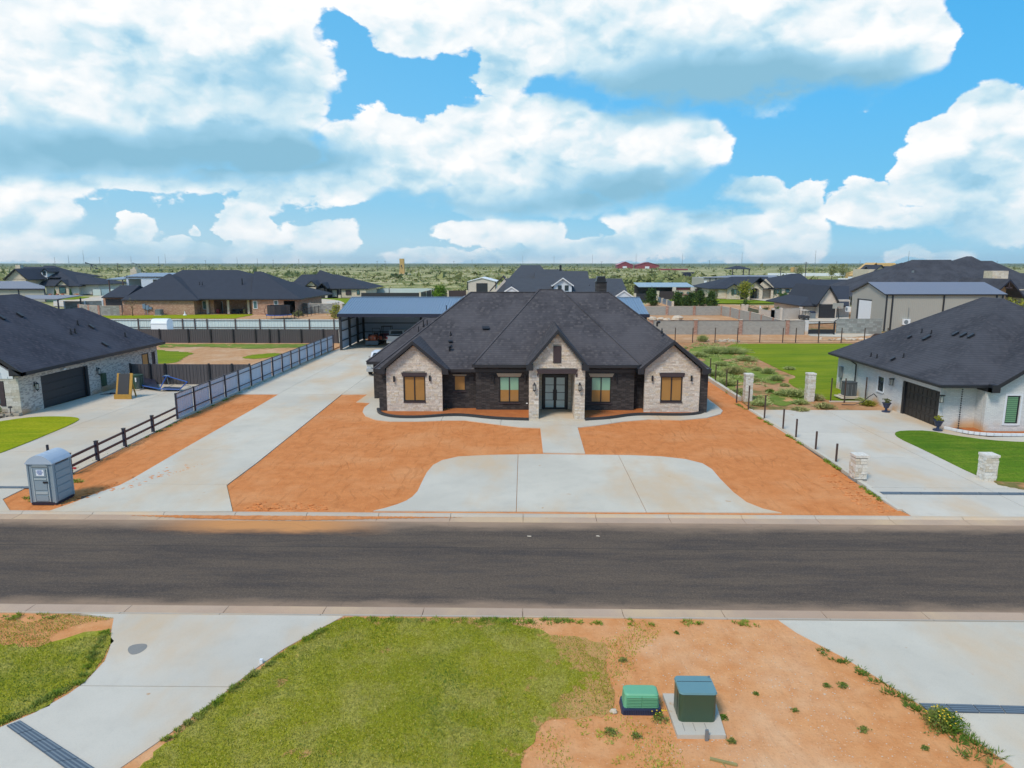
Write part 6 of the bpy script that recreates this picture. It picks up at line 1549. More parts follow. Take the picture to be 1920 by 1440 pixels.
# framed house under construction and stone outbuilding
Wf = thing('unfinished_house', 'timber framed house under construction with bare sheathing, right background', 'house')
b = MB(); b.box(216.44, 450, -.1, 226.67, 470, 4.2); b.build('framing', 'timber_pale', Wf)
b = MB(); gable(b, 225.38, 10.52, 448, 462, 2.3, 10.56, .4); hip(b, 220.84, 246.38, 450, 480, 3.28, 10.39, (234.57, 465), (246.15, 465)); b.build('roof', ['timber_pale', 'timber'], Wf)
MB().face([(225.09, 447, 10.06), (236.92, 447, 10.06), (239.03, 446, 6.37), (227.55, 446, 6.37)]).build('roof_felt', 'sandstone', Wf)
part('opening', 'charcoal', Wf, (218.72, 449.8, 1.6, 220.42, 449.95, 4.0))
Ws = thing('stone_outbuilding', 'small limestone house with dark gable roof in front of the timber framed house', 'house')
b = MB(); b.box(162.5, 330, 2.94, 170.48, 345, 7.42); g_ = (168.17, 3.11, 329, 345, 6.68, 9.53); b.ext([(g_[0] - g_[1] + 1, 329.9, g_[4]), (g_[0] + g_[1] - 1, 329.9, g_[4]), (g_[0], 329.9, g_[5] - .5)], (0, .3, 0)); b.build('wall', 'cream_stone', Ws)
b = MB(); gable(b, *g_, .4); gable_x(b, 337, 7.5, 164.82, 180.78, 4.4, 8.88, .3); b.build('roof', ['shingle_far', 'fascia'], Ws)

# ================================================================== street and garden furniture
# portable toilet
pt = thing('portable_toilet', 'grey plastic portable toilet with pale domed roof on the red soil by the left drive', 'portable toilet', (-20.85, 27.98, .03))
bx = MB(); bx.box(-.56, .03, .12, .56, 1.2, 1.9)
for s in (-1, 1): bx.box(s * .57, 0, .10, s * .50, .10, 1.92).box(s * .57, 1.14, .10, s * .50, 1.23, 1.92)
bx.build('shell', 'potty', pt)
part('skid', 'navy', pt, (-.55, .02, .0, .55, 1.22, .11))
b = MB(); n = 10; prof = [(-.60 + 1.2 * i / n, 1.88 + .36 * math.sin(math.pi * i / n) ** .8) for i in range(n + 1)]
b.ext([(x, -.04, z) for x, z in prof] + [(.60, -.04, 1.84), (-.60, -.04, 1.84)], (0, 1.3, 0))
for i in range(4): b.ext([(x * .93, .12 + i * .3, z + .012) for x, z in prof], (0, .10, 0))
b.build('roof', 'potty_roof', pt)
MB().cyl(-.30, 1.05, 2.0, 2.42, .055, 8).build('vent_stack', 'black', pt)
MB().ext([(x * .62, .0, 1.70 + (z - 1.88) * .75) for x, z in prof], (0, .03, 0)).box(-.36, 0, 1.68, .36, .03, 1.73).build('header', 'potty_light', pt)
dr = MB(); dr.box(-.36, -.01, .16, .36, .03, 1.66)
dr = dr.build('door', 'potty', pt)
for z0, z1 in ((.20, .44), (.50, .62), (.68, 1.10), (1.14, 1.22), (1.28, 1.62)): part('door_panel', 'potty_light' if z1 - z0 < .15 else 'potty', dr, (-.27, -.035, z0, .27, -.01, z1))
for s in (-1, 1): part('door_stile', 'potty_light', dr, (s * .35, -.03, .17, s * .30, -.01, 1.65))
part('latch', 'black', dr, (.12, -.06, 1.0, .32, -.035, 1.08))
sg = part('sign', 'white', dr, (-.14, -.045, 1.33, .20, -.035, 1.60))
for i, (a, c) in enumerate(((-.09, .15), (-.11, .17), (-.08, .14), (-.04, .10))):
    x = a
    while x < c - .02:
        l_ = random.uniform(.02, .045); part('letter', 'blue', sg, (x, -.049, 1.54 - i * .055, min(x + l_, c), -.045, 1.575 - i * .055)); x += l_ + .012
for i in range(5):
    z0 = .2 + i * .32; part('side_panel', 'potty', pt, (.56, .15, z0, .585, 1.08, z0 + .26))
for i in range(10): part('letter', 'black', pt, (.562, .2 + i * .085, 1.77, .575, .26 + i * .085, 1.86))
# mint telecom pedestal
gp = thing('utility_pedestal', 'mint green ribbed utility pedestal on a navy base, left of the dark green transformer', 'utility box', (2.78, 14.45, 0))
def rbox(b, w0, d0, w1, d1, z0, z1, r=.08, n=4):
    def ring(w, d, z):
        out = []
        for cx_, cy_, a0 in ((w - r, -d + r, -90), (w - r, d - r, 0), (-w + r, d - r, 90), (-w + r, -d + r, 180)):
            for i in range(n + 1):
                a = R(a0 + 90 * i / n); out.append((cx_ + r * math.cos(a), cy_ + r * math.sin(a), z))
        return out
    A, Bq = ring(w0, d0, z0), ring(w1, d1, z1); k = len(A)
    b.quads(A + Bq, [(i, (i + 1) % k, k + (i + 1) % k, k + i) for i in range(k)] + [tuple(range(k - 1, -1, -1)), tuple(range(k, 2 * k))]); return b
rbox(MB(), .47, .27, .45, .25, 0, .15).build('base', 'navy_plastic', gp).location = (0, .22, 0)
b = MB(); rbox(b, .42, .22, .40, .20, .15, .46); rbox(b, .40, .20, .37, .17, .46, .49); o = b.build('cover', 'green_light', gp); o.location = (0, .22, 0)
for i in range(7): part('rib', 'green_light', gp, (-.36, -.02, .18 + i * .039, -.01, .03, .20 + i * .039)); part('rib', 'green_light', gp, (.01, -.02, .18 + i * .039, .36, .03, .20 + i * .039))
for i in range(22): part('base_rib', 'navy_plastic', gp, (-.44 + i * .041, -.065, .02, -.425 + i * .041, -.04, .13))
# transformer on its pad
tf = thing('transformer', 'dark green steel transformer cabinet with teal lid standing on a concrete pad', 'transformer', (3.98, 14.38, .1))
b = MB(); rbox(b, .42, .33, .42, .33, 0, .69, .10, 5); b.build('cabinet', 'green_dark', tf)
b = MB(); rbox(b, .435, .345, .42, .33, .69, .73, .10, 5); b.build('lid', 'teal_lid', tf)
part('lid_seam', 'black', tf, (-.40, .10, .729, .40, .112, .734)); part('door_seam', 'black', tf, (-.426, -.1, .03, -.419, -.085, .68)); part('hinge', 'steel_grey', tf, (.36, .27, .73, .41, .31, .75))
pd_ = thing('transformer_pad', 'pale concrete pad under the green transformer', 'pad', (0, 0, 0))
q = MB(); q.ext([(3.43, 13.62, -.02), (4.50, 13.62, -.02), (4.62, 15.1, -.02), (3.40, 15.1, -.02)], (0, 0, .12)); q.build('slab', 'concrete_pale', pd_)
for x in (3.62, 3.86, 4.12): part('groove', 'dark_concrete', pd_, (x, 13.75, .100, x + .012, 14.02, .104))
tag(MB().box(4.03, 13.55, 0, 4.10, 13.60, .26).build('marker_stub', 'steel_grey'), 'short grey stake in front of the transformer pad', 'stake')
tag(MB().bar((3.98, 12.98, .03), (4.5, 12.80, .03), .06, .04).bar((4.2, 12.9, .02), (4.25, 12.75, .02), .015, .015).build('stick', 'straw'), 'pale broken stick lying on the bare soil at the bottom of the picture', 'stick')
# litter on the road
for x, y, l_ in ((0.24, 25.1, 'left'), (2.89, 25.15, 'right')):
    tag(MB().blob((x, y, -.045), (.08, .04, .015), 7, 3, jit=.5).build('paper_scrap', 'rock'), 'small pale scrap of litter on the far lane, %s one of two' % l_, 'litter')

# stone pillars of the right neighbour
def pillar(label, x, y, w, h, m, base=0., rows=8, taper=0.):
    t = thing('stone_pillar', label, 'pillar', (x, y, 0), group='white stone gate pillars')
    MB().box(-w / 2 + .02, -w / 2 + .02, -.05, w / 2 - .02, w / 2 - .02, h - .1).build('core', 'stone_back', t)
    rnd = random.Random(int(x * 10)); z = base
    if base: MB().box(-w / 2 - .02, -w / 2 - .02, -.02, w / 2 + .02, w / 2 + .02, base - .01).build('plinth', 'dark_concrete', t)
    while z < h - .14:
        hh = min(rnd.uniform(.10, .19), h - .12 - z)
        if hh < .04: break
        for (ax, sg) in (('y', -1), ('x', -1), ('x', 1), ('y', 1)):
            u = -w / 2
            while u < w / 2 - .02:
                L_ = rnd.uniform(.14, .34)
                if w / 2 - u - L_ < .1: L_ = w / 2 - u
                q = MB(); q.rr = rnd.uniform(.01, .99); d_ = w / 2 + rnd.uniform(-.01, .025)
                if ax == 'y': q.box(u + .006, sg * d_, z + .006, u + L_ - .006, sg * (w / 2 - .04), z + hh - .006)
                else: q.box(sg * d_, u + .006, z + .006, sg * (w / 2 - .04), u + L_ - .006, z + hh - .006)
                q.build('stone', m, t); u += L_
        z += hh
    q = MB(); q.rr = .8; q.box(-w / 2 - .03, -w / 2 - .03, h - .12, w / 2 + .03, w / 2 + .03, h).build('cap', m, t)
    return t
pillar('tall white stone pillar left of the pair in the weedy soil plot', 16.98 + .1, 51.5, .56, 2.14, 'stone_white')
pillar('tall white stone pillar right of the pair, at the edge of the mown lawn', 21.85, 51.7, .56, 2.16, 'stone_white')
pillar('short white stone pillar at the left side of the white house drive', 16.26, 32.25, .58, 1.30, 'stone_white', .12)
pillar('short white stone pillar at the right side of the white house drive, on the lawn edge', 22.5, 32.3, .58, 1.33, 'stone_white')
# low wall, kerb and steel posts between the plots
lw = thing('low_wall', 'low pale concrete wall at the foot of the steel posts beside the main house', 'wall')
for i in range(12):
    y = 51.7 + i * 2.5; part('block', 'concrete', lw, (16.42 + .02 * i, y, -.1, 16.72 + .02 * i, y + 2.48, .30))
lk = thing('drive_kerb', 'narrow pale kerb along the left side of the white house drive', 'kerb')
for i in range(14):
    y = 28.0 + i * 1.45; x = 15.95 + min(1, (y - 28) / 6) * .35 - max(0, (y - 42) / 8) * .2
    part('kerb_block', 'concrete', lk, (x - .02, y, -.1, x + .2, y + 1.43, .08))
posts = [((16.49, 35.09), 1.05), ((16.42, 37.48), 1.12), ((16.38, 40.21), 1.2), ((16.4, 42.35), 1.35), ((16.26, 45.34), 1.65), ((16.17, 48.41), 1.75), ((16.08, 50.89), 1.75), ((16.75, 55.94), 1.75), ((16.7, 58.98), 1.75), ((17.22, 62.67), 1.75)]
nm = ['nearest the road', 'second from the road', 'third from the road', 'fourth from the road', 'fifth from the road at the drive end', 'before the tall left pillar', 'first behind the end of the low wall', 'second behind the end of the low wall', 'third behind the end of the low wall', 'half hidden by the house corner']
for (p, h), l_ in zip(posts, nm):
    tag(part('steel_post', 'rust', None, (p[0] - .04, p[1] - .04, -.05, p[0] + .04, p[1] + .04, h)), 'thin rusty steel post, ' + l_, 'post', 'steel posts along the plot line')
# wire fence across the back: T posts
tps = [20.09, 22.41, 25.37, 28.33, 31.28, 34.3, 36.01, 38.99, 42, 45.01, 48.01]
wf = thing('wire_fence', 'wire fence on thin rusty posts between the lawn and the dirt track', 'fence')
for x in tps: part('post', 'rust', wf, (x - .05, 90.75, -.1, x + .05, 90.85, 1.95))
ws = MB()
for z in (.05, .3): ws.bar((tps[0], 90.8, z), (tps[-1], 90.8, z), .03, .03)
ws.build('wire', 'rust', wf, kind='stuff')

# right neighbour: cooling unit in a post cage, planters, hose
ac_unit('ac_unit', 'dark round cornered air conditioner on a pale frame beside the white brick house', 25.2, 52.5, .22, .46, 1.08)
cg = thing('unit_stand', 'pale steel frame with three tall rusty posts round the air conditioner', 'frame')
for x, y in ((23.3, 51.3), (24.25, 51.1), (26.1, 51.7)): part('post', 'rust', cg, (x - .035, y - .035, -.05, x + .035, y + .035, 1.85))
part('rail', 'concrete_pale', cg, (23.2, 51.2, .0, 26.2, 51.35, .08)); part('platform', 'concrete_pale', cg, (24.4, 51.9, .12, 26.0, 53.2, .2))
def urn(label, x, y, fl):
    t = thing('planter', label, 'planter', (x, y, .03))
    MB().cyl(0, 0, 0, .06, .28, 14).cyl(0, 0, .06, .28, .10, 12, 0, .07).cyl(0, 0, .28, .62, .14, 14, 0, .27).cyl(0, 0, .62, .66, .30, 14).build('urn', 'navy_plastic', t)
    b = MB()
    for i in range(60):
        a, r_, z = random.uniform(0, 6.28), random.uniform(0, .28), random.uniform(.66, .92); b.blob((r_ * math.cos(a), r_ * math.sin(a), z), (.05, .05, .035), 5, 3)
    b.build('foliage', fl, t)
urn('navy urn planter with yellow green plant at the near corner of the brown garage door', (26.02, 42.24)[0], (26.02, 42.24)[1], 'leaf_yellow')
urn('navy urn planter with sparse plant at the far corner of the brown garage door', (25.61, 47.68)[0], (25.61, 47.68)[1], 'leaf_olive')
b = MB(); pts = [(25.9, 49.6, .7), (25.7, 49.7, .95), (25.4, 49.8, .7), (25.0, 49.9, .25), (24.4, 50.0, .05), (23.6, 50.1, .05)]
for i in range(5): b.tube(pts[i], pts[i + 1], .03, 6)
tag(b.build('garden_hose', 'black'), 'dark garden hose trailing over the soil by the white brick wall', 'hose')

# left neighbour: timber ramp with black panel, cooling unit, blue frame, hose bits
rp = thing('timber_easel', 'raw timber frame with a black panel leaning on the left neighbour drive', 'frame')
ya = 51.35; xa, xb = -31.62, -30.37; zt = 1.95
for x0, x1 in ((xa, xa + .24), (xb - .30, xb - .02)): MB().ext([(x0, ya, .03), (x1, ya, .03), (x1, ya + .55, zt), (x0, ya + .55, zt)], (0, .08, 0)).build('board', 'timber', rp)
MB().ext([(xa + .16, ya + .05, .36), (xb - .24, ya + .05, .36), (xb - .24, ya + .52, 1.93), (xa + .16, ya + .52, 1.93)], (0, .05, 0)).build('panel', 'charcoal', rp)
part('kick_board', 'timber', rp, (xa - .02, ya - .12, .03, xb + .08, ya - .04, .40)); part('rail', 'timber', rp, (xa + .24, ya + .0, .22, xb - .3, ya + .08, .34))
MB().bar((xa + .15, ya + .95, .03), (xa + .15, ya + .5, 1.4), .08, .08).build('leg', 'timber', rp); MB().bar((xb - .15, ya + .95, .03), (xb - .15, ya + .5, 1.4), .08, .08).build('leg', 'timber', rp)
ac_unit('ac_unit', 'dark teal air conditioner with white label beside the black panel, left neighbour', -32.25, 55.4, .05, .48, 1.15, 'green_dark')
tag(MB().box(-31.99, 54.86, .75, -31.99 + .10, 54.89, 1.1).build('unit_label', 'white'), 'white printed label on the dark teal air conditioner', 'label')
bf = thing('collapsed_frame', 'collapsed blue trampoline frame lying on the left neighbour drive', 'trampoline frame')
P = [((-34, 59.18), .75), ((-31.68, 55.34), .35), ((-29.76, 54.42), .25), ((-28.14, 54.45), .2), ((-28.55, 56.63), .45), ((-30.8, 57.62), .8), ((-32.33, 58.39), .5)]
for i in range(7):
    a, c = P[i], P[(i + 1) % 7]; MB().tube((a[0][0], a[0][1], a[1]), (c[0][0], c[0][1], c[1]), .05, 6).build('frame_tube', 'blue', bf)
MB().tube((P[2][0][0], P[2][0][1], P[2][1]), (P[5][0][0], P[5][0][1], P[5][1]), .045, 6).build('frame_tube', 'blue', bf)
for i in (1, 3, 5): MB().tube((P[i][0][0], P[i][0][1], P[i][1]), (P[i][0][0] + .1, P[i][0][1], .03), .035, 6).build('leg', 'steel_grey', bf)
MB().face([(P[0][0][0], P[0][0][1], P[0][1]), (P[1][0][0], P[1][0][1], P[1][1]), (P[2][0][0], P[2][0][1], P[2][1] - .05), (P[6][0][0], P[6][0][1], P[6][1])]).face([(P[2][0][0], P[2][0][1], P[2][1] - .04), (P[3][0][0], P[3][0][1], P[3][1] - .04), (P[3][0][0] - .2, P[3][0][1] + .8, .25), (P[2][0][0], P[2][0][1] + .8, .3)]).build('net', 'navy', bf)
MB().blob((P[5][0][0], P[5][0][1], .82), (.28, .15, .07)).build('pad', 'blue_roof', bf)
tag(MB().tube((-33.9, 53.6, .05), (-32.6, 53.2, .05), .03).tube((-33.8, 53.0, .05), (-32.3, 53.4, .05), .03).tube((-33.3, 53.5, .08), (-32.9, 53.5, .08), .05).build('loose_poles', 'navy'), 'loose dark poles lying on the concrete by the garage of the left neighbour', 'poles')
tag(part('hi_vis_marker', 'red', None, (-22.35, 32.25, .32, -22.2, 32.3, .42)), 'small red marker at the foot of the first ranch fence post', 'marker')
tag(MB().box(-6.93, 16.3, .0, -6.85, 16.36, .13).build('drain_stub', 'white'), 'small white pipe stub at the edge of the near left drive', 'pipe')
t = thing('garden_lamp', 'small dark garden lamp in the stone bed by the pale brick house', 'lamp', (-35.1, 45.1, .2)); MB().cyl(0, 0, 0, .45, .03, 6).cyl(0, 0, .45, .55, .14, 8, 0, .1).build('lamp', 'black', t)

# boulders in the pen, debris piles on the track
for x, y, s, l_ in (((23.62, 125.79)[0], (23.62, 125.79)[1], .9, 'leftmost, reddish'), ((24.99, 125.81)[0], (24.99, 125.81)[1], .75, 'second from the left'), ((25.92, 124.66)[0], (25.92, 124.66)[1], .7, 'third from the left'), ((28.38, 127.06)[0], (28.38, 127.06)[1], 1.1, 'largest, at the right end')):
    tag(MB().blob((x, y, s * .25), (s, s * .7, s * .55), 9, 5, jit=.28).build('boulder', 'rock'), 'pale boulder inside the walled pen, ' + l_, 'boulder', 'boulders in the walled pen')
for pts_, l_, m_ in (((27.49, 92.11), 'low heap of rubble on the dirt track, left one', 'rock'), ((44.41, 94.35), 'heap of pale rubble on the dirt track near the lawn', 'rock'), ((46.61, 94.39), 'white rubble lump on the dirt track by the roof edge', 'white_brick')):
    b = MB()
    for i in range(26): b.blob((pts_[0] + random.gauss(0, 1.2), pts_[1] + random.gauss(0, .5), .08), (random.uniform(.1, .4), random.uniform(.1, .3), random.uniform(.08, .2)), 5, 3, jit=.3)
    tag(b.build('rubble_heap', m_), l_, 'rubble')
b = MB()
for i in range(8): b.box(49 + i * .2, 97 + i * .25, .05 + i * .04, 56.5 + i * .1, 97.12 + i * .25, .12 + i * .04)
tag(b.build('lumber_pile', 'rust'), 'long low pile of timber in front of the rough grey wall', 'lumber')
b = MB(); b.blob((56.5, 98.5, .1), (2.6, 1.5, .75), 12, 5, jit=.12); tag(b.build('sand_pile', 'soil_pale', smooth=True), 'orange sand pile against the taupe barn', 'sand pile')

# ================================================================== far things
def mast(label, px_x, top, y, r_=.35, lattice=False, arms=0, name='utility_pole', cat='pole'):
    t = thing(name, label, cat, (px_x, y, -.2), group='masts on the horizon')
    if lattice:
        for a in (0, 2.1, 4.2): MB().tube((math.cos(a) * r_ * 2, math.sin(a) * r_ * 2, 0), (math.cos(a) * .1, math.sin(a) * .1, top), r_ * .32, 4).build('leg', 'steel_grey', t)
        b = MB()
        for i in range(int(top / 3)):
            f0 = 1 - i * 3 / top; b.tube((r_ * 2 * f0, 0, i * 3), (-r_ * f0, r_ * 1.7 * f0, i * 3 + 3), r_ * .15, 3)
        b.build('lacing', 'steel_grey', t)
    else: MB().tube((0, 0, 0), (0, 0, top), r_, 5, 0, r_ * .6).build('pole', 'trim_brown', t)
    for k in range(arms): MB().box(-1.6, -.1, top - .6 - k * 1.2, 1.6, .1, top - .4 - k * 1.2).build('crossarm', 'trim_brown', t)
MW = ['above the dormer house roof', 'right of the dormer house', 'tallest left of the pump jack', 'right of the first pump jack', 'left of the small pump jack', 'above the left slope of the rust brick house', 'tall, above the rust brick house ridge',
 'above the middle of the rust brick house ridge', 'above the right end of the rust brick house', 'right of the rust brick house peak', 'between the rust brick and limestone houses, left', 'between the rust brick and limestone houses, right', 'above the limestone house peak',
 'left of the sandstone tower, farther one', 'left of the sandstone tower, nearer one', 'left of the cream barn', 'above the cream barn, left', 'above the cream barn, right', 'above the left end of the farmhouse', 'above the farmhouse dormer',
 'above the black chimney', 'right of the black chimney, short', 'between the two red barns', 'tall, right of the red barns', 'short, right of the dark tank trailer', 'tall, above the pavilion', 'tallest of all, above the arched house roof',
 'left of the timber framed house, far', 'above the left slope of the dark roofed house', 'above the right end of the dark roofed house', 'above the timber framed house']
for k, (x, z, Y, lat) in enumerate((
    (-1025.92, 22.99, 1500, 0), (-1194.26, 30.99, 1800, 1), (-1410.71, 50.63, 2200, 1), (-926.9, 22.97, 1500, 0),
    (-1028.82, 28.22, 1800, 1), (-796.46, 24.09, 1500, 0), (-1042.38, 37.78, 2000, 1), (-416.49, 13.81, 900, 0), (-749.48, 25.43, 1800, 1),
    (-541.68, 18.89, 1400, 0), (-509.21, 16.76, 1400, 0), (-489.57, 18.35, 1500, 0), (-443.12, 16.07, 1500, 0), (-191.31, 13.11, 900, 0), (-180.85, 13.11, 900, 0),
    (-111.49, 13.71, 1100, 0), (-120.2, 18.85, 1600, 1), (-62.36, 17.63, 1600, 1), (-4.22, 33.02, 2000, 1), (86.22, 31.49, 2000, 1), (196.33, 34.48, 2000, 1),
    (100.27, 12.42, 900, 0), (353.56, 40.17, 2200, 1), (499.23, 41.78, 2200, 1), (318.58, 14.89, 1200, 0), (623.83, 40.38, 2000, 1),
    (291.27, 22.97, 700, 1), (446.82, 12.63, 1000, 0), (657.57, 31, 1200, 1), (808.12, 13.96, 1200, 0), (672.01, 15.62, 1400, 0))):
    far_ = 'lattice mast' if lat else 'wooden utility pole'
    mast('thin %s on the horizon %s' % (far_, MW[k]), x, z, Y, .36 * Y / 1500, bool(lat), 0 if lat else 1)
for x, y, h, l_ in ((-133.58, 420, 8.15, 'dark utility pole rising behind the limestone house'), (121.55, 330, 8.65, 'utility pole with a white box behind the arched house'), (133.15, 330, 10.89, 'utility pole left of the timber framed house'), (-296.15, 500, 10.39, 'utility pole behind the dormer house roof')):
    t = thing('utility_pole', l_, 'pole', (x, y, 0)); MB().tube((0, 0, 0), (0, 0, h), .16, 6).build('pole', 'trim_brown', t); part('crossarm', 'trim_brown', t, (-1.1, -.08, h - .6, 1.1, .08, h - .45))
# pump jacks
for x, y, s, l_ in ((-630.36, 1000, 1.35, 'black pump jack nodding on the horizon, far left'), (-903.17, 1600, 1.3, 'second smaller pump jack on the horizon, right of the first')):
    t = thing('pump_jack', l_, 'pump jack', (x, y, 0)); t.scale = (s * 1.3, s, s)
    MB().tube((-1.5, 0, 0), (0, 0, 6), .3, 5).tube((1.5, 0, 0), (0, 0, 6), .3, 5).build('samson_post', 'black', t); MB().bar((-4.5, 0, 7.8), (4.0, 0, 4.8), .4, .7).build('walking_beam', 'black', t)
    MB().ext([(-5.2, -.2, 8.6), (-4.3, -.2, 8.6), (-4.2, -.2, 6.4), (-5.0, -.2, 6.8)], (0, .4, 0)).build('horse_head', 'black', t); MB().box(2.8, -.8, 0, 5, .8, 2.2).tube((3.8, 0, 2), (4, 0, 4.9), .2, 5).build('counterweight', 'black', t)
# stone tower
tw = thing('sandstone_tower', 'lone tall tan tower standing in the scrub straight behind', 'tower', (-109.46, 618, 0))
MB().ext([(-2.6, 0, 0), (2.6, 0, 0), (2.1, 0, 7), (2.0, 0, 14.14), (-1.9, 0, 14.14), (-1.7, 0, 7)], (0, 3.5, 0)).build('shaft', 'sandstone', tw); part('opening', 'charcoal', tw, (-.7, -.15, 6.8, .2, 0, 8.6), (.0, -.12, 5.6, .8, 0, 6.6))
part('footing', 'rock', tw, (-7, -2, 0, 7, 6, .9))
# red barns
for xl_, xr_, ze, zr, yy, l_, m_, rm in ((181.55, 211.51, 6.8, 12.41, 1350, 'red barn with pale pink roof on the horizon, left one', 'maroon', 'pink_roof'), (210.63, 251.36, 6.45, 11.35, 1300, 'wide low dark red barn on the horizon, right one', 'maroon', 'maroon')):
    t = thing('red_barn', l_, 'barn'); b = MB(); b.box(xl_, yy, -.2, xr_, yy + 30, ze); b.ext([(xl_, yy, ze), (xr_, yy, ze), ((xl_ + xr_) / 2, yy, zr)], (0, 30, 0)); b.build('wall', m_, t)
    b = MB(); gable(b, (xl_ + xr_) / 2, (xr_ - xl_) / 2 + 1.5, yy - 1, yy + 31, ze - .3, zr + .6, .5); b.build('roof', [rm, rm], t)
    part('door', 'white', t, ((xl_ + xr_) / 2 - 5, yy - .3, 0, (xl_ + xr_) / 2 + 3, yy, 4))
t = thing('corral', 'long dark rail corral right of the red barns', 'fence'); MB().box(194.23, 1000, 0, 235.47, 1001, 2.2).build('rails', 'maroon', t)
t = thing('frac_tank', 'dark long tank trailer standing in the scrub', 'tank', (122.98, 520, 0)); MB().box(-4.6, 0, .6, 4.2, 2.6, 3.6).box(-4.2, .2, 0, 3.8, 2.4, .6).build('tank', 'navy', t); part('end_frame', 'blue_roof', t, (4.2, 0, .3, 4.6, 2.6, 3.6))
pv = thing('pavilion', 'open sided pavilion with dark stepped roof beyond the arched house', 'pavilion')
x0, x1 = 125.2, 136.71
b = MB(); hip(b, x0, x1, 420, 436, 6.91, 8.62, (x0 + 4.5, 428), (x1 - 4.5, 428), .3); b.build('roof', ['shingle_far', 'fascia'], pv)
for x in (x0 + .8, (x0 + x1) / 2 + 1.5, x1 - .8): part('post', 'charcoal', pv, (x - .25, 420.3, 0, x + .25, 420.8, 6.91))
part('counter', 'timber_pale', pv, (x0 + 3, 422, 0, x1 - 3, 424, 1.4))
for i, (px_, m_) in enumerate(((307.92, 'sandstone'), (312.48, 'rock'))):
    t = thing('oil_tank', ['rust stained cylindrical oil tank, left of the pair', 'pale cylindrical oil tank, right of the pair'][i], 'tank', (px_, 800, 0)); MB().cyl(0, 0, 0, 5.6, 2.3, 14).build('shell', m_, t)
t = thing('pipe_fence', 'dark red pipe rail fence beyond the arched house', 'fence')
for k in range(3): MB().bar((119.22, 360, .6 + k * .7), (153.49, 360, .6 + k * .7), .12, .22).build('rail', 'maroon', t)
for k in range(18): part('post', 'maroon', t, (119.22 + k * 2.0, 359.9, 0, 119.22 + k * 2.0 + .2, 360.1, 2.2))
t = thing('white_rail_fence', 'long white boundary wall far beyond the pipe fence', 'fence'); MB().box(195.99, 560, 0, 280.95, 560.3, 2.4).build('wall', 'trim_tan' if False else 'white', t)
for k, (px_, l_) in enumerate(((151.69, 'white pickup parked far away beside a trailer'),)):
    pickup('parked_truck', l_, (px_, 345, 0), 1.45, 'white_body', 1.1)
for k, (x, w_, h_, m_, l_) in enumerate(((161.73, 6., 2.2, 'white', 'white box trailer far right, left one of two'), (170.7, 6.5, 2.8, 'white', 'taller white box trailer far right, right one of two'))):
    if k < 2:
        t = thing('box_trailer', l_, 'trailer', (x, 350 + k * 8, 0)); MB().box(-w_ / 2, 0, .6, w_ / 2, 2.4, .6 + h_).build('box', m_, t); wheel(t, 0, 0, .4, .3, 'y')
# fenced court right of the farmhouse
run_wall('sheet_fence', 'dark slatted fence with cream posts behind the first pine', [(30.01, 186.87), (36.08, 186.97)], 2.2, 'charcoal', 'cream_stone', 30, .1, None, .6, 'fence')
run_wall('sheet_fence', 'dark sheet fence between cream posts, behind the second pine', [(38.32, 197.92), (43.37, 198.01)], 2.4, 'trim_brown', 'cream_stone', 30, .1, None, .7, 'fence')
run_wall('sheet_fence', 'blue grey low fence stepping towards the pines', [(36.23, 186.98), (36.05, 179.55), (35.88, 172.68), (35.43, 164.3)], 1.3, 'blue_roof', 'cream_stone', 30, .1, None, .5, 'fence')
run_wall('sheet_fence', 'dark brown sheet fence left of the arched house', [(53.36, 217.13), (58.22, 217.22)], 2.4, 'trim_brown', None, 30, .1, None, .6, 'fence')
t = thing('pool_shed', 'low open building with long pale blue flat roof and red trimmed bay', 'building')
x0, x1 = 35.41, 52.59
MB().ext([(x0, 214, 3.0), (x1, 214, 3.0), (x1, 224, 4.0), (x0, 224, 4.0)], (0, 0, .15)).build('roof', 'pale_roof', t)
w = MB(); w.box(x0, 222, 0, x1, 222.3, 3.4); w.build('back_wall', 'charcoal', t)
for px_ in (46.41, 51.97): part('column', 'cream_brick', t, (px_ - .5, 213.5, 0, px_ + .5, 214.5, 3.0))
part('bay_wall', 'concrete_pale', t, (47.23, 214.6, 0, 52.01, 215, 2.9)); part('trim_band', 'maroon', t, (47.21, 214.45, 2.2, 51.99, 214.58, 2.8), (47.21, 214.45, .5, 51.99, 214.58, .8))
for a in ((47.85, 49.17, 0.78, 1.6, 0), (50.48, 51.64, 0.79, 1.61, 0)): part('window_pane', 'blue_roof', t, (a[0], 214.45, a[2], a[1], 214.58, a[3]))

# ================================================================== vegetation
def blade_mat(name, cols):
    m, t, b = mat(name, .9, .1)
    at = t.new('ShaderNodeAttribute', attribute_type='GEOMETRY', attribute_name='rnd')
    c = t.ramp(at.outputs['Fac'], [(i / max(1, len(cols) - 1), x) for i, x in enumerate(cols)])
    p = t.pos()
    c = t.mix(t.math('MULTIPLY', t.mrange(t.noise(p, .9, 5, .65), .42, .66), .55), c, (.40, .36, .12))
    c = t.mix(t.math('MULTIPLY', t.mrange(t.noise(p, .35, 4, .6, w=6.), .5, .66), .6), c, (.12, .21, .035))
    t.set(b.inputs['Base Color'], c); return m
M['blade'] = blade_mat('grass_blades', [(.19, .23, .018), (.38, .37, .025), (.30, .32, .025), (.50, .45, .06), (.58, .50, .16)])
M['blade_green'] = blade_mat('green_blades', [(.11, .19, .018), (.21, .29, .025), (.16, .25, .02), (.33, .35, .05)])
M['foliage'] = blade_mat('weed_foliage', [(.05, .11, .015), (.10, .19, .025), (.07, .14, .02), (.17, .24, .035)])
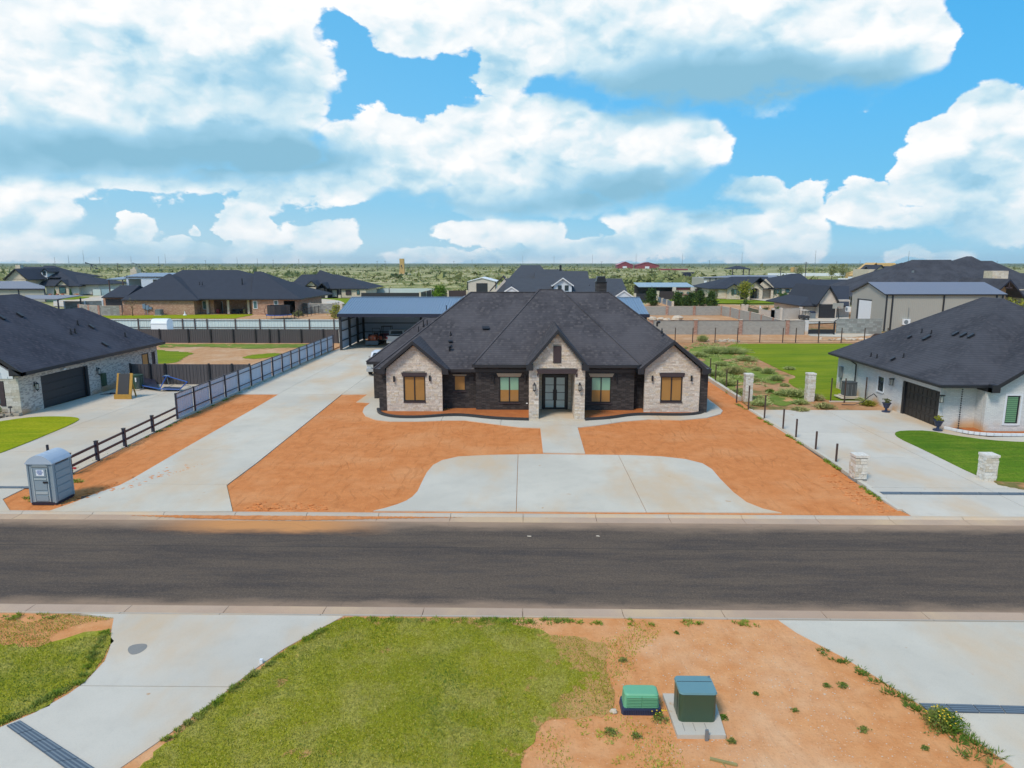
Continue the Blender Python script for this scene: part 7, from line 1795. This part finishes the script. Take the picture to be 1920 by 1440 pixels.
def leafy(name, cols):
    m, t, b = mat(name, .85, .15)
    at = t.new('ShaderNodeAttribute', attribute_type='GEOMETRY', attribute_name='rnd')
    c = t.ramp(at.outputs['Fac'], [(i / max(1, len(cols) - 1), x) for i, x in enumerate(cols)])
    t.set(b.inputs['Base Color'], c); return m
M['lf_pine'] = leafy('pine_foliage', [(.030, .065, .016), (.055, .105, .022), (.085, .14, .03)])
M['lf_green'] = leafy('broadleaf_foliage', [(.07, .14, .012), (.12, .22, .02), (.18, .28, .03)])
M['lf_sage'] = leafy('sage_foliage', [(.22, .29, .09), (.32, .38, .13), (.43, .45, .18), (.33, .37, .11)])
M['lf_straw'] = leafy('straw_foliage', [(.30, .28, .10), (.42, .38, .16), (.24, .27, .08)])
M['lf_yellow'] = leafy('yellow_foliage', [(.22, .24, .03), (.35, .33, .05), (.16, .20, .03)])
M['lf_scrub'] = leafy('mesquite_foliage', [(.12, .15, .05), (.19, .215, .075), (.28, .285, .11), (.22, .235, .09)])
def tris_obj(name, V, rnd, m, parent=None, kind=None, quad=False):
    k = 4 if quad else 3; n = len(V) // k
    me = bpy.data.meshes.new(name)
    me.vertices.add(len(V)); me.vertices.foreach_set('co', np.asarray(V, dtype=np.float32).ravel())
    me.loops.add(len(V)); me.loops.foreach_set('vertex_index', np.arange(len(V), dtype=np.int32))
    me.polygons.add(n); me.polygons.foreach_set('loop_start', np.arange(0, len(V), k, dtype=np.int32))
    me.update(calc_edges=True)
    a = me.attributes.new('rnd', 'FLOAT', 'FACE'); a.data.foreach_set('value', np.asarray(rnd, dtype=np.float32))
    me.materials.append(M[m])
    o = bpy.data.objects.new(name, me); COL.objects.link(o)
    if parent is not None: o.parent = parent
    if kind: o['kind'] = kind
    return o
def inpoly(X, Y, poly):
    c = np.zeros(len(X), bool); n = len(poly)
    for i in range(n):
        x1, y1 = poly[i]; x2, y2 = poly[(i + 1) % n]
        if y1 == y2: continue
        t_ = ((y1 > Y) != (y2 > Y)) & (X < (x2 - x1) * (Y - y1) / (y2 - y1) + x1); c ^= t_
    return c
def cheap_noise(X, Y, s, seed):
    r = np.random.default_rng(seed); out = np.zeros_like(X)
    for k in range(9):
        a, ph = r.uniform(0, 6.28), r.uniform(0, 6.28); f_ = s * r.uniform(.6, 1.9); out += np.sin((X * math.cos(a) + Y * math.sin(a)) * f_ + ph)
    return out / 9 ** .5
def blades(name, poly, dens, hmin, hmax, wd, m, z=0.02, lean=.5, thin=None, seed=1, keep=None):
    r = np.random.default_rng(seed); P = np.array(poly); x0, y0 = P.min(0); x1, y1 = P.max(0)
    n = int((x1 - x0) * (y1 - y0) * dens); X = r.uniform(x0, x1, n); Y = r.uniform(y0, y1, n); k = inpoly(X, Y, poly)
    if thin: k &= cheap_noise(X, Y, thin[0], seed + 5) + r.normal(0, .25, n) > thin[1]
    if keep is not None: k &= keep(X, Y)
    X, Y = X[k], Y[k]; n = len(X); a = r.uniform(0, 6.28, n); h = r.uniform(hmin, hmax, n); w_ = wd * r.uniform(.6, 1.3, n); l_ = h * lean * r.uniform(0, 1.6, n); b_ = r.uniform(0, 6.28, n)
    V = np.zeros((n, 3, 3)); V[:, 0] = np.stack([X - np.cos(a) * w_, Y - np.sin(a) * w_, np.full(n, z)], 1); V[:, 1] = np.stack([X + np.cos(a) * w_, Y + np.sin(a) * w_, np.full(n, z)], 1)
    V[:, 2] = np.stack([X + np.cos(b_) * l_, Y + np.sin(b_) * l_, z + h], 1)
    return tris_obj(name, V.reshape(-1, 3), r.uniform(0, 1, n), m, kind='stuff')
vis = lambda X, Y: np.abs(X) < Y * .83 + 1.2
edgef = lambda X, Y: cheap_noise(X, Y, 2.6, 40) * .5 + (1.3 - X) * .6 + np.clip(17.9 - Y, -1, .6) * .9 > 0
blades('lawn_grass', lawn, 1700, .012, .038, .012, 'blade', seed=2, keep=lambda X, Y: vis(X, Y) & (edgef(X, Y) | (np.random.default_rng(8).uniform(0, 1, len(X)) < .35)))
blades('stray_grass', [(-.5, 12.0), (3.6, 12.0), (3.2, 17.0), (4.5, 18.7), (-1, 18.7), (1, 15)], 420, .02, .07, .014, 'blade', z=.0, seed=12, thin=(2.2, .35), keep=vis)
blades('lawn_tufts', lawn, 120, .03, .07, .016, 'blade_green', seed=3, thin=(1.1, .35), keep=vis)
blades('verge_grass', nl, 1000, .015, .045, .014, 'blade', z=.03, seed=4, keep=lambda X, Y: vis(X, Y) & (cheap_noise(X, Y, 2.2, 9) + (18.2 - Y) * .9 > -.1))
def tuftV(cx, cy, z, r_, h, n, rng, wd=.02, spread=1.):
    a = rng.uniform(0, 6.28, n); q = r_ * np.sqrt(rng.uniform(0, 1, n)); X = cx + np.cos(a) * q * .55; Y = cy + np.sin(a) * q * .55
    hh = h * rng.uniform(.45, 1.1, n) * (1 - .45 * (q / r_) ** 2); b_ = rng.uniform(0, 6.28, n); w_ = wd * rng.uniform(.6, 1.5, n)
    V = np.zeros((n, 3, 3)); V[:, 0] = np.stack([X - np.cos(b_) * w_, Y - np.sin(b_) * w_, z + hh * .0], 1); V[:, 1] = np.stack([X + np.cos(b_) * w_, Y + np.sin(b_) * w_, z + hh * .1], 1)
    V[:, 2] = np.stack([X + np.cos(a) * q * .6 * spread + rng.normal(0, r_ * .12, n), Y + np.sin(a) * q * .6 * spread + rng.normal(0, r_ * .12, n), z + hh], 1)
    return V.reshape(-1, 3)
def bushV(cx, cy, z, rx, ry, h, n, rng, s=.06):
    "leaf sized triangles through a low dome"
    a = rng.uniform(0, 6.28, n); u = rng.uniform(0, 1, n) ** .5; zz = rng.uniform(0, 1, n) ** .8
    rr = u * np.sqrt(np.clip(1 - zz ** 2, 0.05, 1)) * (1 + .22 * np.sin(a * 3 + cx) + .15 * np.sin(a * 5 + cy))
    C = np.stack([cx + np.cos(a) * rr * rx, cy + np.sin(a) * rr * ry, z + zz * h], 1)
    V = C[:, None, :] + rng.normal(0, s, (n, 3, 3)); V[:, :, 2] = np.maximum(V[:, :, 2], z + .0)
    return V.reshape(-1, 3)
def plant(name, label, cat, parts_, group=None):
    t = thing(name, label, cat, group=group)
    for nm_, V, m_ in parts_: tris_obj(nm_, V, RNG.uniform(0, 1, len(V) // 3), m_, t)
    return t
# weeds along the right near drive
edge = [(7.8, 18.09), (8.56, 16.88), (9.03, 15.93), (9.45, 14.94), (10.01, 13.65), (10.41, 12.85)]
V = []
for i in range(5):
    a, c = Vector(edge[i]), Vector(edge[i + 1])
    for k in range(int((c - a).length * 9)):
        f_ = RNG.uniform(); p = a.lerp(c, f_); off = abs(RNG.normal(0, .16 + .05 * i))
        if i < 2 and math.sin(p.x * 5.3) < -.1: continue
        V.append(tuftV(p.x - off * .8 - .04, p.y - off * .6, .0, .14 + .03 * i, .07 + .028 * i, 34, RNG, .013))
V = np.concatenate(V); tris_obj('drive_edge_weeds', V, RNG.uniform(0, 1, len(V) // 3), 'foliage', kind='stuff')
V = []
for i in range(170):
    x = RNG.uniform(-4.6, 7.6)
    if x > 1.5 and math.sin(x * 4.1) < .2: continue
    V.append(tuftV(x, RNG.uniform(18.45, 18.72), .0, .13, .09, 24, RNG, .014))
for i in range(60): V.append(tuftV(RNG.uniform(-20, -13.9), RNG.uniform(18.4, 18.75), .03, .13, .09, 22, RNG, .014))
V = np.concatenate(V); tris_obj('kerb_weeds', V, RNG.uniform(0, 1, len(V) // 3), 'blade_green', kind='stuff')
V = []
for a, c, n_ in (((-5.85, 18.06), (-7.04, 15.88), 40), ((-7.04, 15.88), (-8.01, 13.34), 60), ((-11.82, 17.87), (-11.01, 15.43), 50), ((-11.01, 15.43), (-11.87, 13.71), 60)):
    for i in range(n_):
        f_ = RNG.uniform(); s_ = .14 if a[0] > -8 else -.14; V.append(tuftV(a[0] + (c[0] - a[0]) * f_ + s_ + RNG.normal(0, .05), a[1] + (c[1] - a[1]) * f_, .02, .12, .09, 22, RNG, .014))
V = np.concatenate(V); tris_obj('drive_edge_grass', V, RNG.uniform(0, 1, len(V) // 3), 'blade_green', kind='stuff')
# yellow flowered weed at the bottom right, plants on the bare verge
x, y = (9.58, 14.14)
fl = MB()
for i in range(46): a = random.uniform(0, 6.28); r_ = random.uniform(0, .5); fl.blob((x + r_ * math.cos(a) * .8 - .05, y + r_ * math.sin(a) * .7, random.uniform(.18, .42)), (.022, .022, .014), 5, 2)
pl_ = plant('flowering_weed', 'bushy green weed with yellow flowers at the corner of the right near drive', 'weed', [('foliage', bushV(x, y, 0, .5, .42, .36, 1500, RNG, .022), 'foliage'), ('stalks', tuftV(x, y, 0, .5, .55, 90, RNG, .008), 'blade_green')])
fl.build('flowers', 'flower', pl_)
x, y = (3.15, 14.21); fl = MB()
for i in range(9): fl.blob((x + random.uniform(-.16, .16), y + random.uniform(-.1, .1), random.uniform(.14, .30)), (.022, .022, .014), 5, 2)
pl_ = plant('flowering_weed', 'small yellow flowered weed at the right foot of the mint pedestal', 'weed', [('foliage', bushV(x, y, 0, .2, .16, .2, 260, RNG, .018), 'foliage')]); fl.build('flowers', 'flower', pl_)
for (px_, py_), r_, l_ in (((1.96, 13.75), .17, 'leafy dark weed below the pedestal, beside the lawn edge'), ((2.52, 13.64), .14, 'grey green weed directly below the mint pedestal'), ((7.57, 15.57), .11, 'left of two small weeds in the middle of the bare verge'), ((7.97, 15.58), .14, 'right of two small weeds in the middle of the bare verge'), ((7.69, 13.94), .13, 'round dark weed on the bare verge right of the transformer, lower middle'), ((8.73, 13.38), .10, 'small pale weed at the bottom right of the bare verge'), ((5.7, 15.24), .08, 'tiny weed right of the transformer lid'), ((6.41, 14.61), .09, 'small weed on the bare verge right of the pad'), ((4.64, 14.31), .13, 'dark weed at the right edge of the transformer pad'), ((4.6, 13.52), .12, 'yellowish weed at the lower right corner of the transformer pad'), ((4.37, 18.01), .08, 'tiny weed near the kerb above the transformer'), ((2.65, 16.6), .13, 'sprawling pale weed above the mint pedestal'), ((8.38, 16.65), .10, 'low weed by the drive edge, upper right verge')):
    plant('weed', l_, 'weed', [('foliage', bushV(px_, py_, 0, r_, r_ * .8, r_ * .8, int(220 * r_ / .12), RNG, .015), 'foliage')], 'weeds on the bare verge')
# pebbles on the bare verge
vp_ = [(2.4, 8.5), (9.5, 8.5), (10.55, 13.05), (9.45, 14.94), (8.56, 16.88), (7.48, 18.59), (2.6, 18.21), (2.38, 15.44)]
b = MB(); k = 0
while k < 1500:
    x, y = random.uniform(.8, 9.6), random.uniform(10, 18.6)
    if not inpoly(np.array([x]), np.array([y]), vp_)[0]: k += .2; continue
    if random.random() > .25 + .75 * (math.sin(x * 1.7 + y) * .5 + .5) * (1.3 - (y - 10) / 9): k += .1; continue
    s = random.choice((.008, .012, .016, .022)) * (1 if random.random() < .97 else 1.6); b.blob((x, y, .004), (s, s * .8, s * .6), 5, 2, jit=.3); k += 1
b.build('pebbles', 'rock', kind='stuff')
tag(MB().blob(((2.13, 14.48)[0], (2.13, 14.48)[1], .04), (.10, .07, .07), 8, 4, jit=.2).build('stone', 'stone_white' if False else 'rock'), 'pale fist sized stone left of the mint pedestal', 'stone')
b = MB()
lawnE = [(1.73, 14.32), (0.53, 14.15), (0.12, 13.31), (1.45, 12.69), (2.1, 13.34), (3.04, 12.88)]
V = []
for i in range(90):
    x, y = RNG.uniform(.6, 3.2), RNG.uniform(12.2, 15.0)
    if math.sin(x * 3 + y * 2) > .1: V.append(tuftV(x, y, 0, .12, .05, 22, RNG, .012))
V = np.concatenate(V); tris_obj('straggling_grass', V, RNG.uniform(0, 1, len(V) // 3), 'blade', kind='stuff')
# clods and ruts by the toilet and along the apron
b = MB(); rnd = random.Random(4)
for i in range(520):
    if i < 330:
        f_ = rnd.random(); x, y = -20.2 + f_ * 3.4 + rnd.gauss(0, .35), 28.6 + f_ * 5.2 + rnd.gauss(0, .5)
        if x > -20.2 + (y - 28) * .42 + .9 or y < 28: continue
    elif i < 430: x, y = -12.0 + rnd.uniform(0, 3.5), 27.6 + abs(rnd.gauss(0, .45))
    else: x, y = rnd.uniform(14.6, 15.9), rnd.uniform(27.8, 33)
    s = rnd.uniform(.03, .11); b.blob((x, y, .0), (s * 1.4, s, s * .6), 6, 3, jit=.35, rnd=rnd)
b.build('soil_clods', 'soil', kind='stuff')
rr_ = np.random.default_rng(77); n_ = 9000
X = rr_.uniform(-23, 16.5, n_); Y = rr_.uniform(27.4, 50, n_)
yp = [(-11.8, 27.5), (-12.3, 31), (-11.6, 44), (-9.5, 45.2), (-1.5, 42.4), (.7, 41.2), (.6, 35.0), (-4.2, 34.6), (-5.2, 31.5), (-6.4, 27.9)]
yq = [(3.8, 35), (8.2, 34.4), (9.0, 30.5), (11, 27.6), (15.9, 27.6), (16.2, 45), (15.8, 50), (13.5, 49), (12.5, 44.5), (6.5, 43.6), (3.8, 41.5)]
yr = [(-22.3, 33.2), (-20.3, 31.6), (-19.9, 53.2), (-22.9, 53.2)]
k_ = (inpoly(X, Y, yp) | inpoly(X, Y, yq) | inpoly(X, Y, yr)) & (cheap_noise(X, Y, .8, 3) + rr_.normal(0, .4, n_) > .1)
b = MB()
for x, y in zip(X[k_], Y[k_]):
    s = rnd.uniform(.008, .03) * (1 if rnd.random() < .96 else 2.0); b.blob((x, y, .0), (s * 1.4, s, s * .7), 5, 2, jit=.35, rnd=rnd)
b.build('soil_crumbs', 'soil', kind='stuff')
b = MB(); b.blob((-19.5, 29.1, -.02), (.75, .3, .06), 12, 4, jit=.2); tag(b.build('wet_hollow', 'bark'), 'dark wet hollow in the soil right of the portable toilet', 'puddle')
# weeds beside the kerbs of the plots
V = []
for i in range(130):
    f_ = RNG.uniform(); y = 28.2 + f_ * 22; x = 15.85 + min(1, (y - 28) / 6) * .35 - max(0, (y - 42) / 8) * .2
    if math.sin(y * 1.3) > .1: V.append(tuftV(x - RNG.uniform(0, .12), y, 0, .2, .12, 18, RNG, .03))
for i in range(60):
    y = RNG.uniform(32, 70); V.append(tuftV(-22.9 - (y - 32) * .008 + .1, y, 0, .2, .12, 16, RNG, .03))
for i in range(40): V.append(tuftV(RNG.uniform(-22.4, -21.3), RNG.uniform(28.5, 31.5), 0, .2, .14, 20, RNG, .02))
V = np.concatenate(V); tris_obj('plot_line_weeds', V, RNG.uniform(0, 1, len(V) // 3), 'blade_green', kind='stuff')
# sagebrush and weeds in the plot right of the house
SG = [(20.09, 64.89, 1.5,.9,'straw','broad straw coloured clump behind the steel posts, right of the main house'), (18.08, 63.29, 1.1,.7,'sage','grey green clump just right of the main house gable'), (17.52, 58.47, 1.2,.7,'sage','grey green clump behind the low wall'), (17.16, 54.54, 1.0,.6,'sage','grey green clump at the end of the low wall'),
 (23.36, 64.95, 1.0,.7,'sage','green clump between the two tall pillars, upper one'), (22.89, 66.58, .7,.5,'sage','small green clump left of the upper one between the pillars'), (22.70, 61.01, 1.0,.6,'sage','flat green clump at the lawn point'), (21.42, 53.72, 1.6,.75,'sage','large grey green clump left of the right tall pillar'), (20.72, 50.57, .9,.4,'sage','low blue green clump at the foot of the right tall pillar'),
 (17.48, 49.93, .9,.5,'sage','round green clump by the drive, right of the left tall pillar'), (20.44, 54.15, .6,.35,'sage','small green tuft in the red soil between the pillars'), (20.12, 55.29, .5,.3,'foliage','tiny dark weed between the pillars'), (22.35, 58.03, .6,.3,'sage','small tuft below the lawn point'), (22.35, 79.85, 2.0,.9,'sage','wide green clump near the wire fence, left'), (24.35, 79.89, 2.4,1.0,'sage','widest pale green clump near the wire fence'), (24.11, 73.66, 1.6,.7,'sage','green clump below the widest one by the lawn edge'),
 (24.04, 92.05, 1.0,1.2,'sage','upright tuft at the wire fence'), (19.78, 77.02, 1.6,.6,'sage','green clump against the dark gable eave'), (20.59, 60.41, .7,.4,'straw','dry tuft behind the left tall pillar'), (22.52, 52.02, .9,.6,'straw','dry brown clump right of the right tall pillar'), (21.86, 49.06, 1.0,.5,'straw','straw coloured clump at the top edge of the white house drive'), (19.75, 48.11, .9,.35,'straw','flat dry grass clump below the right tall pillar'), (25.55, 50.07, .8,.5,'yellow','bright yellow green shrub below the air conditioner'), (25.69, 51.66, .5,.35,'sage','small grey shrub left of the yellow green one'), (17.80, 55.25, .6,.4,'straw','dry tuft left of the left tall pillar'), (26.29, 67.32, .8,.4,'sage','green tuft on the lawn boundary'), (20.23, 70.08, 1.2,.5,'sage','flat clump behind the third steel post')]

for x, y, r_, h_, k_, l_ in SG:
    m_ = {'sage': 'lf_sage', 'straw': 'lf_straw', 'yellow': 'lf_yellow', 'foliage': 'foliage'}[k_]
    plant('sagebrush' if k_ == 'sage' else 'grass_clump', l_, 'shrub', [('foliage', np.concatenate([bushV(x, y, 0, r_ * .72, r_ * .5, h_ * .62, int(420 * r_), RNG, .055), tuftV(x, y, 0, r_ * .8, h_, int(300 * r_), RNG, .03)]), m_)], 'shrubs in the weedy plot')
V = []
for i in range(900):
    y = RNG.uniform(50, 90); x = RNG.uniform(17.2, 18.5 + (y - 50) * .28)
    if math.sin(x * .9 + y * .35) + math.sin(y * .8 - x * .5) > -.1: V.append(tuftV(x, y, 0, .35, RNG.uniform(.08, .28), 12, RNG, .045))
V = np.concatenate(V); tris_obj('low_weeds', V, RNG.uniform(0, 1, len(V) // 3), 'lf_sage', kind='stuff')
# ------------------------------------------------------------------ trees
def treeV(cx, cy, z0, z1, prof, n, rng, s, lobes=7):
    "crown as clumps of leaf faces; prof(f)->radius at height fraction f"
    V = []; per = max(8, n // (lobes * 6))
    for k in range(lobes * 6):
        f_ = rng.uniform(0, 1); r_ = prof(f_); a = rng.uniform(0, 6.28); q = r_ * rng.uniform(.25, .95) if r_ > .05 else 0
        c = np.array([cx + math.cos(a) * q, cy + math.sin(a) * q, z0 + (z1 - z0) * f_]); cs = s * 3.2 * rng.uniform(.6, 1.3)
        C = c + rng.normal(0, cs, (per, 3)) * np.array([1, 1, .7])
        V.append((C[:, None, :] + rng.normal(0, s, (per, 3, 3))).reshape(-1, 3))
    return np.concatenate(V)
def tree(name, label, x, y, h, r_, kind, leaf, trunk=.25, n=1600, s=.12, group=None, cat='tree'):
    t = thing(name, label, cat, group=group)
    prof = {'pine': lambda f_: r_ * (1 - f_) ** .75 * (1 if f_ > .06 else .7) + .04, 'round': lambda f_: r_ * math.sqrt(max(0, 1 - (2 * f_ - 1) ** 2)), 'fan': lambda f_: r_ * (.4 + .6 * f_) * (1 - max(0, f_ - .8) * 3)}[kind]
    z0 = h * trunk
    V = treeV(x, y, z0, h * .97, prof, n, RNG, s)
    b = MB(); b.tube((x, y, -.1), (x + .05, y, h * .55), h * .022 + .03, 7, 0, .04)
    for k in range(7):
        a = k * 2.4; zz = z0 + (h - z0) * (.08 + .1 * k); rr = prof((zz - z0) / (h - z0)) * .8; b.tube((x, y, zz - .2), (x + math.cos(a) * rr, y + math.sin(a) * rr, zz + (.3 if kind != 'pine' else -.1)), .045, 4, 0, .015)
    b.build('trunk', 'bark', t); tris_obj('crown', V, RNG.uniform(0, 1, len(V) // 3), leaf, t)
    return t
for x, y, h, r_, l_ in (((31.48, 170.43)[0], (31.48, 170.43)[1], 4.1, 1.9, 'dark green pine nearest the blue barn roof, first from the left'), ((37.48, 168.42)[0], (37.48, 168.42)[1], 3.3, 1.55, 'compact dark pine, second from the left behind the walled pen'), ((40.37, 166.4)[0], (40.37, 166.4)[1], 3.4, 1.7, 'green pine, third from the left behind the walled pen'), ((42.95, 168.51)[0], (42.95, 168.51)[1], 3.8, 1.75, 'tallest bushy pine, fourth from the left behind the walled pen'), ((45.13, 166.48)[0], (45.13, 166.48)[1], 3.5, 1.9, 'spreading pine at the right end of the row behind the walled pen'), ((39.08, 166.38)[0], (39.08, 166.38)[1], 2.3, .9, 'small pine squeezed between the second and third pines')):
    tree('pine_tree', l_, x, y, h, r_, 'pine', 'lf_pine', .06, 2600, .13, 'pines behind the walled pen')
tree('young_tree', 'bright green round young tree behind the barn roof ridge', (-23.9, 193.99)[0], (-23.9, 193.99)[1], 3.6, 2.1, 'round', 'lf_green', .15, 2200, .17)
tree('young_tree', 'yellow green slender tree in front of the arched house', (59.8, 187.39)[0], (59.8, 187.39)[1], 5.4, 2.2, 'round', 'lf_yellow', .25, 1400, .16)
tree('conical_shrub', 'small conical evergreen left of the green arched gate', (47.46, 148.32)[0], (47.46, 148.32)[1], 2.5, 1.0, 'pine', 'lf_pine', .05, 900, .10, cat='shrub')
tree('evergreen_shrub', 'loose evergreen behind the tan wall, left one', (60.52, 162.77)[0], (60.52, 162.77)[1], 3.2, 1.5, 'round', 'lf_pine', .1, 1000, .14, cat='shrub')
tree('evergreen_shrub', 'small evergreen behind the tan wall, right one', (63.67, 164.79)[0], (63.67, 164.79)[1], 2.1, 1.0, 'round', 'lf_pine', .1, 700, .12, cat='shrub')
tree('conical_shrub', 'small evergreen in front of the tan wall, right of the green gate', (48.65, 132.4)[0], (48.65, 132.4)[1], 1.9, .9, 'pine', 'lf_pine', .05, 700, .09, cat='shrub')
tree('conical_shrub', 'low dark evergreen just right of the green gate', (48.27, 137.78)[0], (48.27, 137.78)[1], 1.6, .7, 'pine', 'lf_pine', .05, 500, .09, cat='shrub')
tree('bare_tree', 'thin leafless sapling against the rust brick wall', (-78.21, 135.57)[0], (-78.21, 135.57)[1], 3.6, 1.4, 'fan', 'lf_straw', .3, 60, .03)
tree('yellow_shrub', 'yellow green shrub behind the left edge of the blue barn roof', (-35.87, 129.64)[0], (-35.87, 129.64)[1], 2.4, 1.2, 'round', 'lf_yellow', .05, 700, .12, cat='shrub')
tree('yellow_shrub', 'yellow green tree top behind the ridge of the white brick house', 79.13, 112, 4.9, 2.4, 'round', 'lf_yellow', .3, 900, .16, cat='shrub')
for x, y, h, r_, l_ in (((196.18, 444.51)[0], (196.18, 444.51)[1], 9.5, 3.2, 'spindly tree left of the white pickup, far right background'), ((203.32, 444.63)[0], (203.32, 444.63)[1], 9.5, 3.0, 'second spindly tree right of the white pickup, far right background'), ((180.9, 458.99)[0], (180.9, 458.99)[1], 8.0, 3.2, 'feathery tree above the arched house roof'), ((206.5, 405.64)[0], (206.5, 405.64)[1], 7.0, 3.4, 'pale olive tree before the small stone outbuilding')):
    tree('spindly_tree', l_, x, y, h, r_, 'fan', 'lf_scrub', .3, 700, .28)
for x, y, r_, h_, l_ in (((156.4, 327.88)[0], (156.4, 327.88)[1], 4.2, 3.0, 'wide olive bush behind the taupe barn, left one'), ((161.93, 327.98)[0], (161.93, 327.98)[1], 3.6, 2.6, 'wide olive bush behind the taupe barn, right one'), ((-45.05, 136.15)[0], (-45.05, 136.15)[1], .8, .6, 'low bush by the long grey wall')):
    plant('olive_bush', l_, 'shrub', [('foliage', bushV(x, y, 0, r_, r_ * .7, h_, 900, RNG, .22), 'lf_scrub')])
x, y = (-94.57, 158.13); 
# dark bush and lamp in the stone bed
plant('bed_shrub', 'dark round shrub in the stone planter of the pale brick house', 'shrub', [('foliage', bushV(-35.9, 45.0, .2, .28, .25, .6, 500, RNG, .03), 'foliage')])
# scrub on the plain: single mesquite bushes merge into one mass
r = np.random.default_rng(5)
def scatter(n, y0, y1, pw, s0, s1, leaves, size, seed, mname, thr):
    r = np.random.default_rng(seed); Y = y0 + (y1 - y0) * r.uniform(0, 1, n) ** pw; X = r.uniform(-1, 1, n) * (Y * .84 + 5)
    k = cheap_noise(X, Y * .6, .022, seed) + .7 * cheap_noise(X, Y, .09, seed + 1) + r.normal(0, .5, n) > thr
    k &= ~((X > -175) & (X < -20) & (Y < 245)) & ~((X > -20) & (X < 8) & (Y < 240)) & ~((X > 0) & (X < 60) & (Y < 222)) & ~((X > 45) & (Y < 275)) & ~((X > 60) & (X < 330) & (Y < 500) & (X > Y * .42)) & ~((X < -118) & (Y < 262))
    X, Y = X[k], Y[k]; n = len(X); S = r.uniform(s0, s1, n); m_ = leaves
    C = np.repeat(np.stack([X, Y, np.full(n, -.2)], 1), m_, 0); SS = np.repeat(S, m_)
    d_ = r.normal(0, 1, (n * m_, 3)); d_[:, 2] = np.abs(d_[:, 2]) * .5; d_ *= np.array([.6, .6, .5])
    C = C + d_ * SS[:, None]
    V = C[:, None, :] + r.normal(0, 1, (n * m_, 3, 3)) * (size * SS)[:, None, None]; V[:, :, 2] = np.maximum(V[:, :, 2], -.2)
    base = np.repeat(r.uniform(0, 1, n), m_) * .6 + r.uniform(0, .4, n * m_)
    tris_obj('mesquite_scrub', V.reshape(-1, 3), base, mname, kind='stuff')
    return n
scatter(9000, 150, 520, 1.5, .6, 1.8, 16, .42, 21, 'lf_scrub', .55)
scatter(15000, 300, 1700, 1.5, .9, 2.8, 7, .65, 22, 'lf_scrub', .65)
scatter(3500, 150, 700, 1.4, .4, 1.0, 8, .5, 23, 'lf_straw', .1)
scatter(2600, 1500, 5000, 1.2, 2, 5.0, 5, .6, 24, 'lf_scrub', .3)
HAZE = True
if HAZE:
    hz = MB(); hz.box(-4200, -70, -1.4, 4200, 7000, 62).build('haze', 'scrub', kind='stuff')
    ho = bpy.data.objects['haze']; hm = bpy.data.materials.new('haze_air'); hm.use_nodes = True; hm.node_tree.nodes.clear()
    t = NT(hm.node_tree); pv_ = t.new('ShaderNodeVolumePrincipled'); pv_.inputs['Color'].default_value = (.72, .84, .95, 1); pv_.inputs['Density'].default_value = .000065; pv_.inputs['Anisotropy'].default_value = .2
    oo = t.new('ShaderNodeOutputMaterial'); t.l.new(pv_.outputs[0], oo.inputs['Volume'])
    ho.data.materials.clear(); ho.data.materials.append(hm); ho['kind'] = 'stuff'
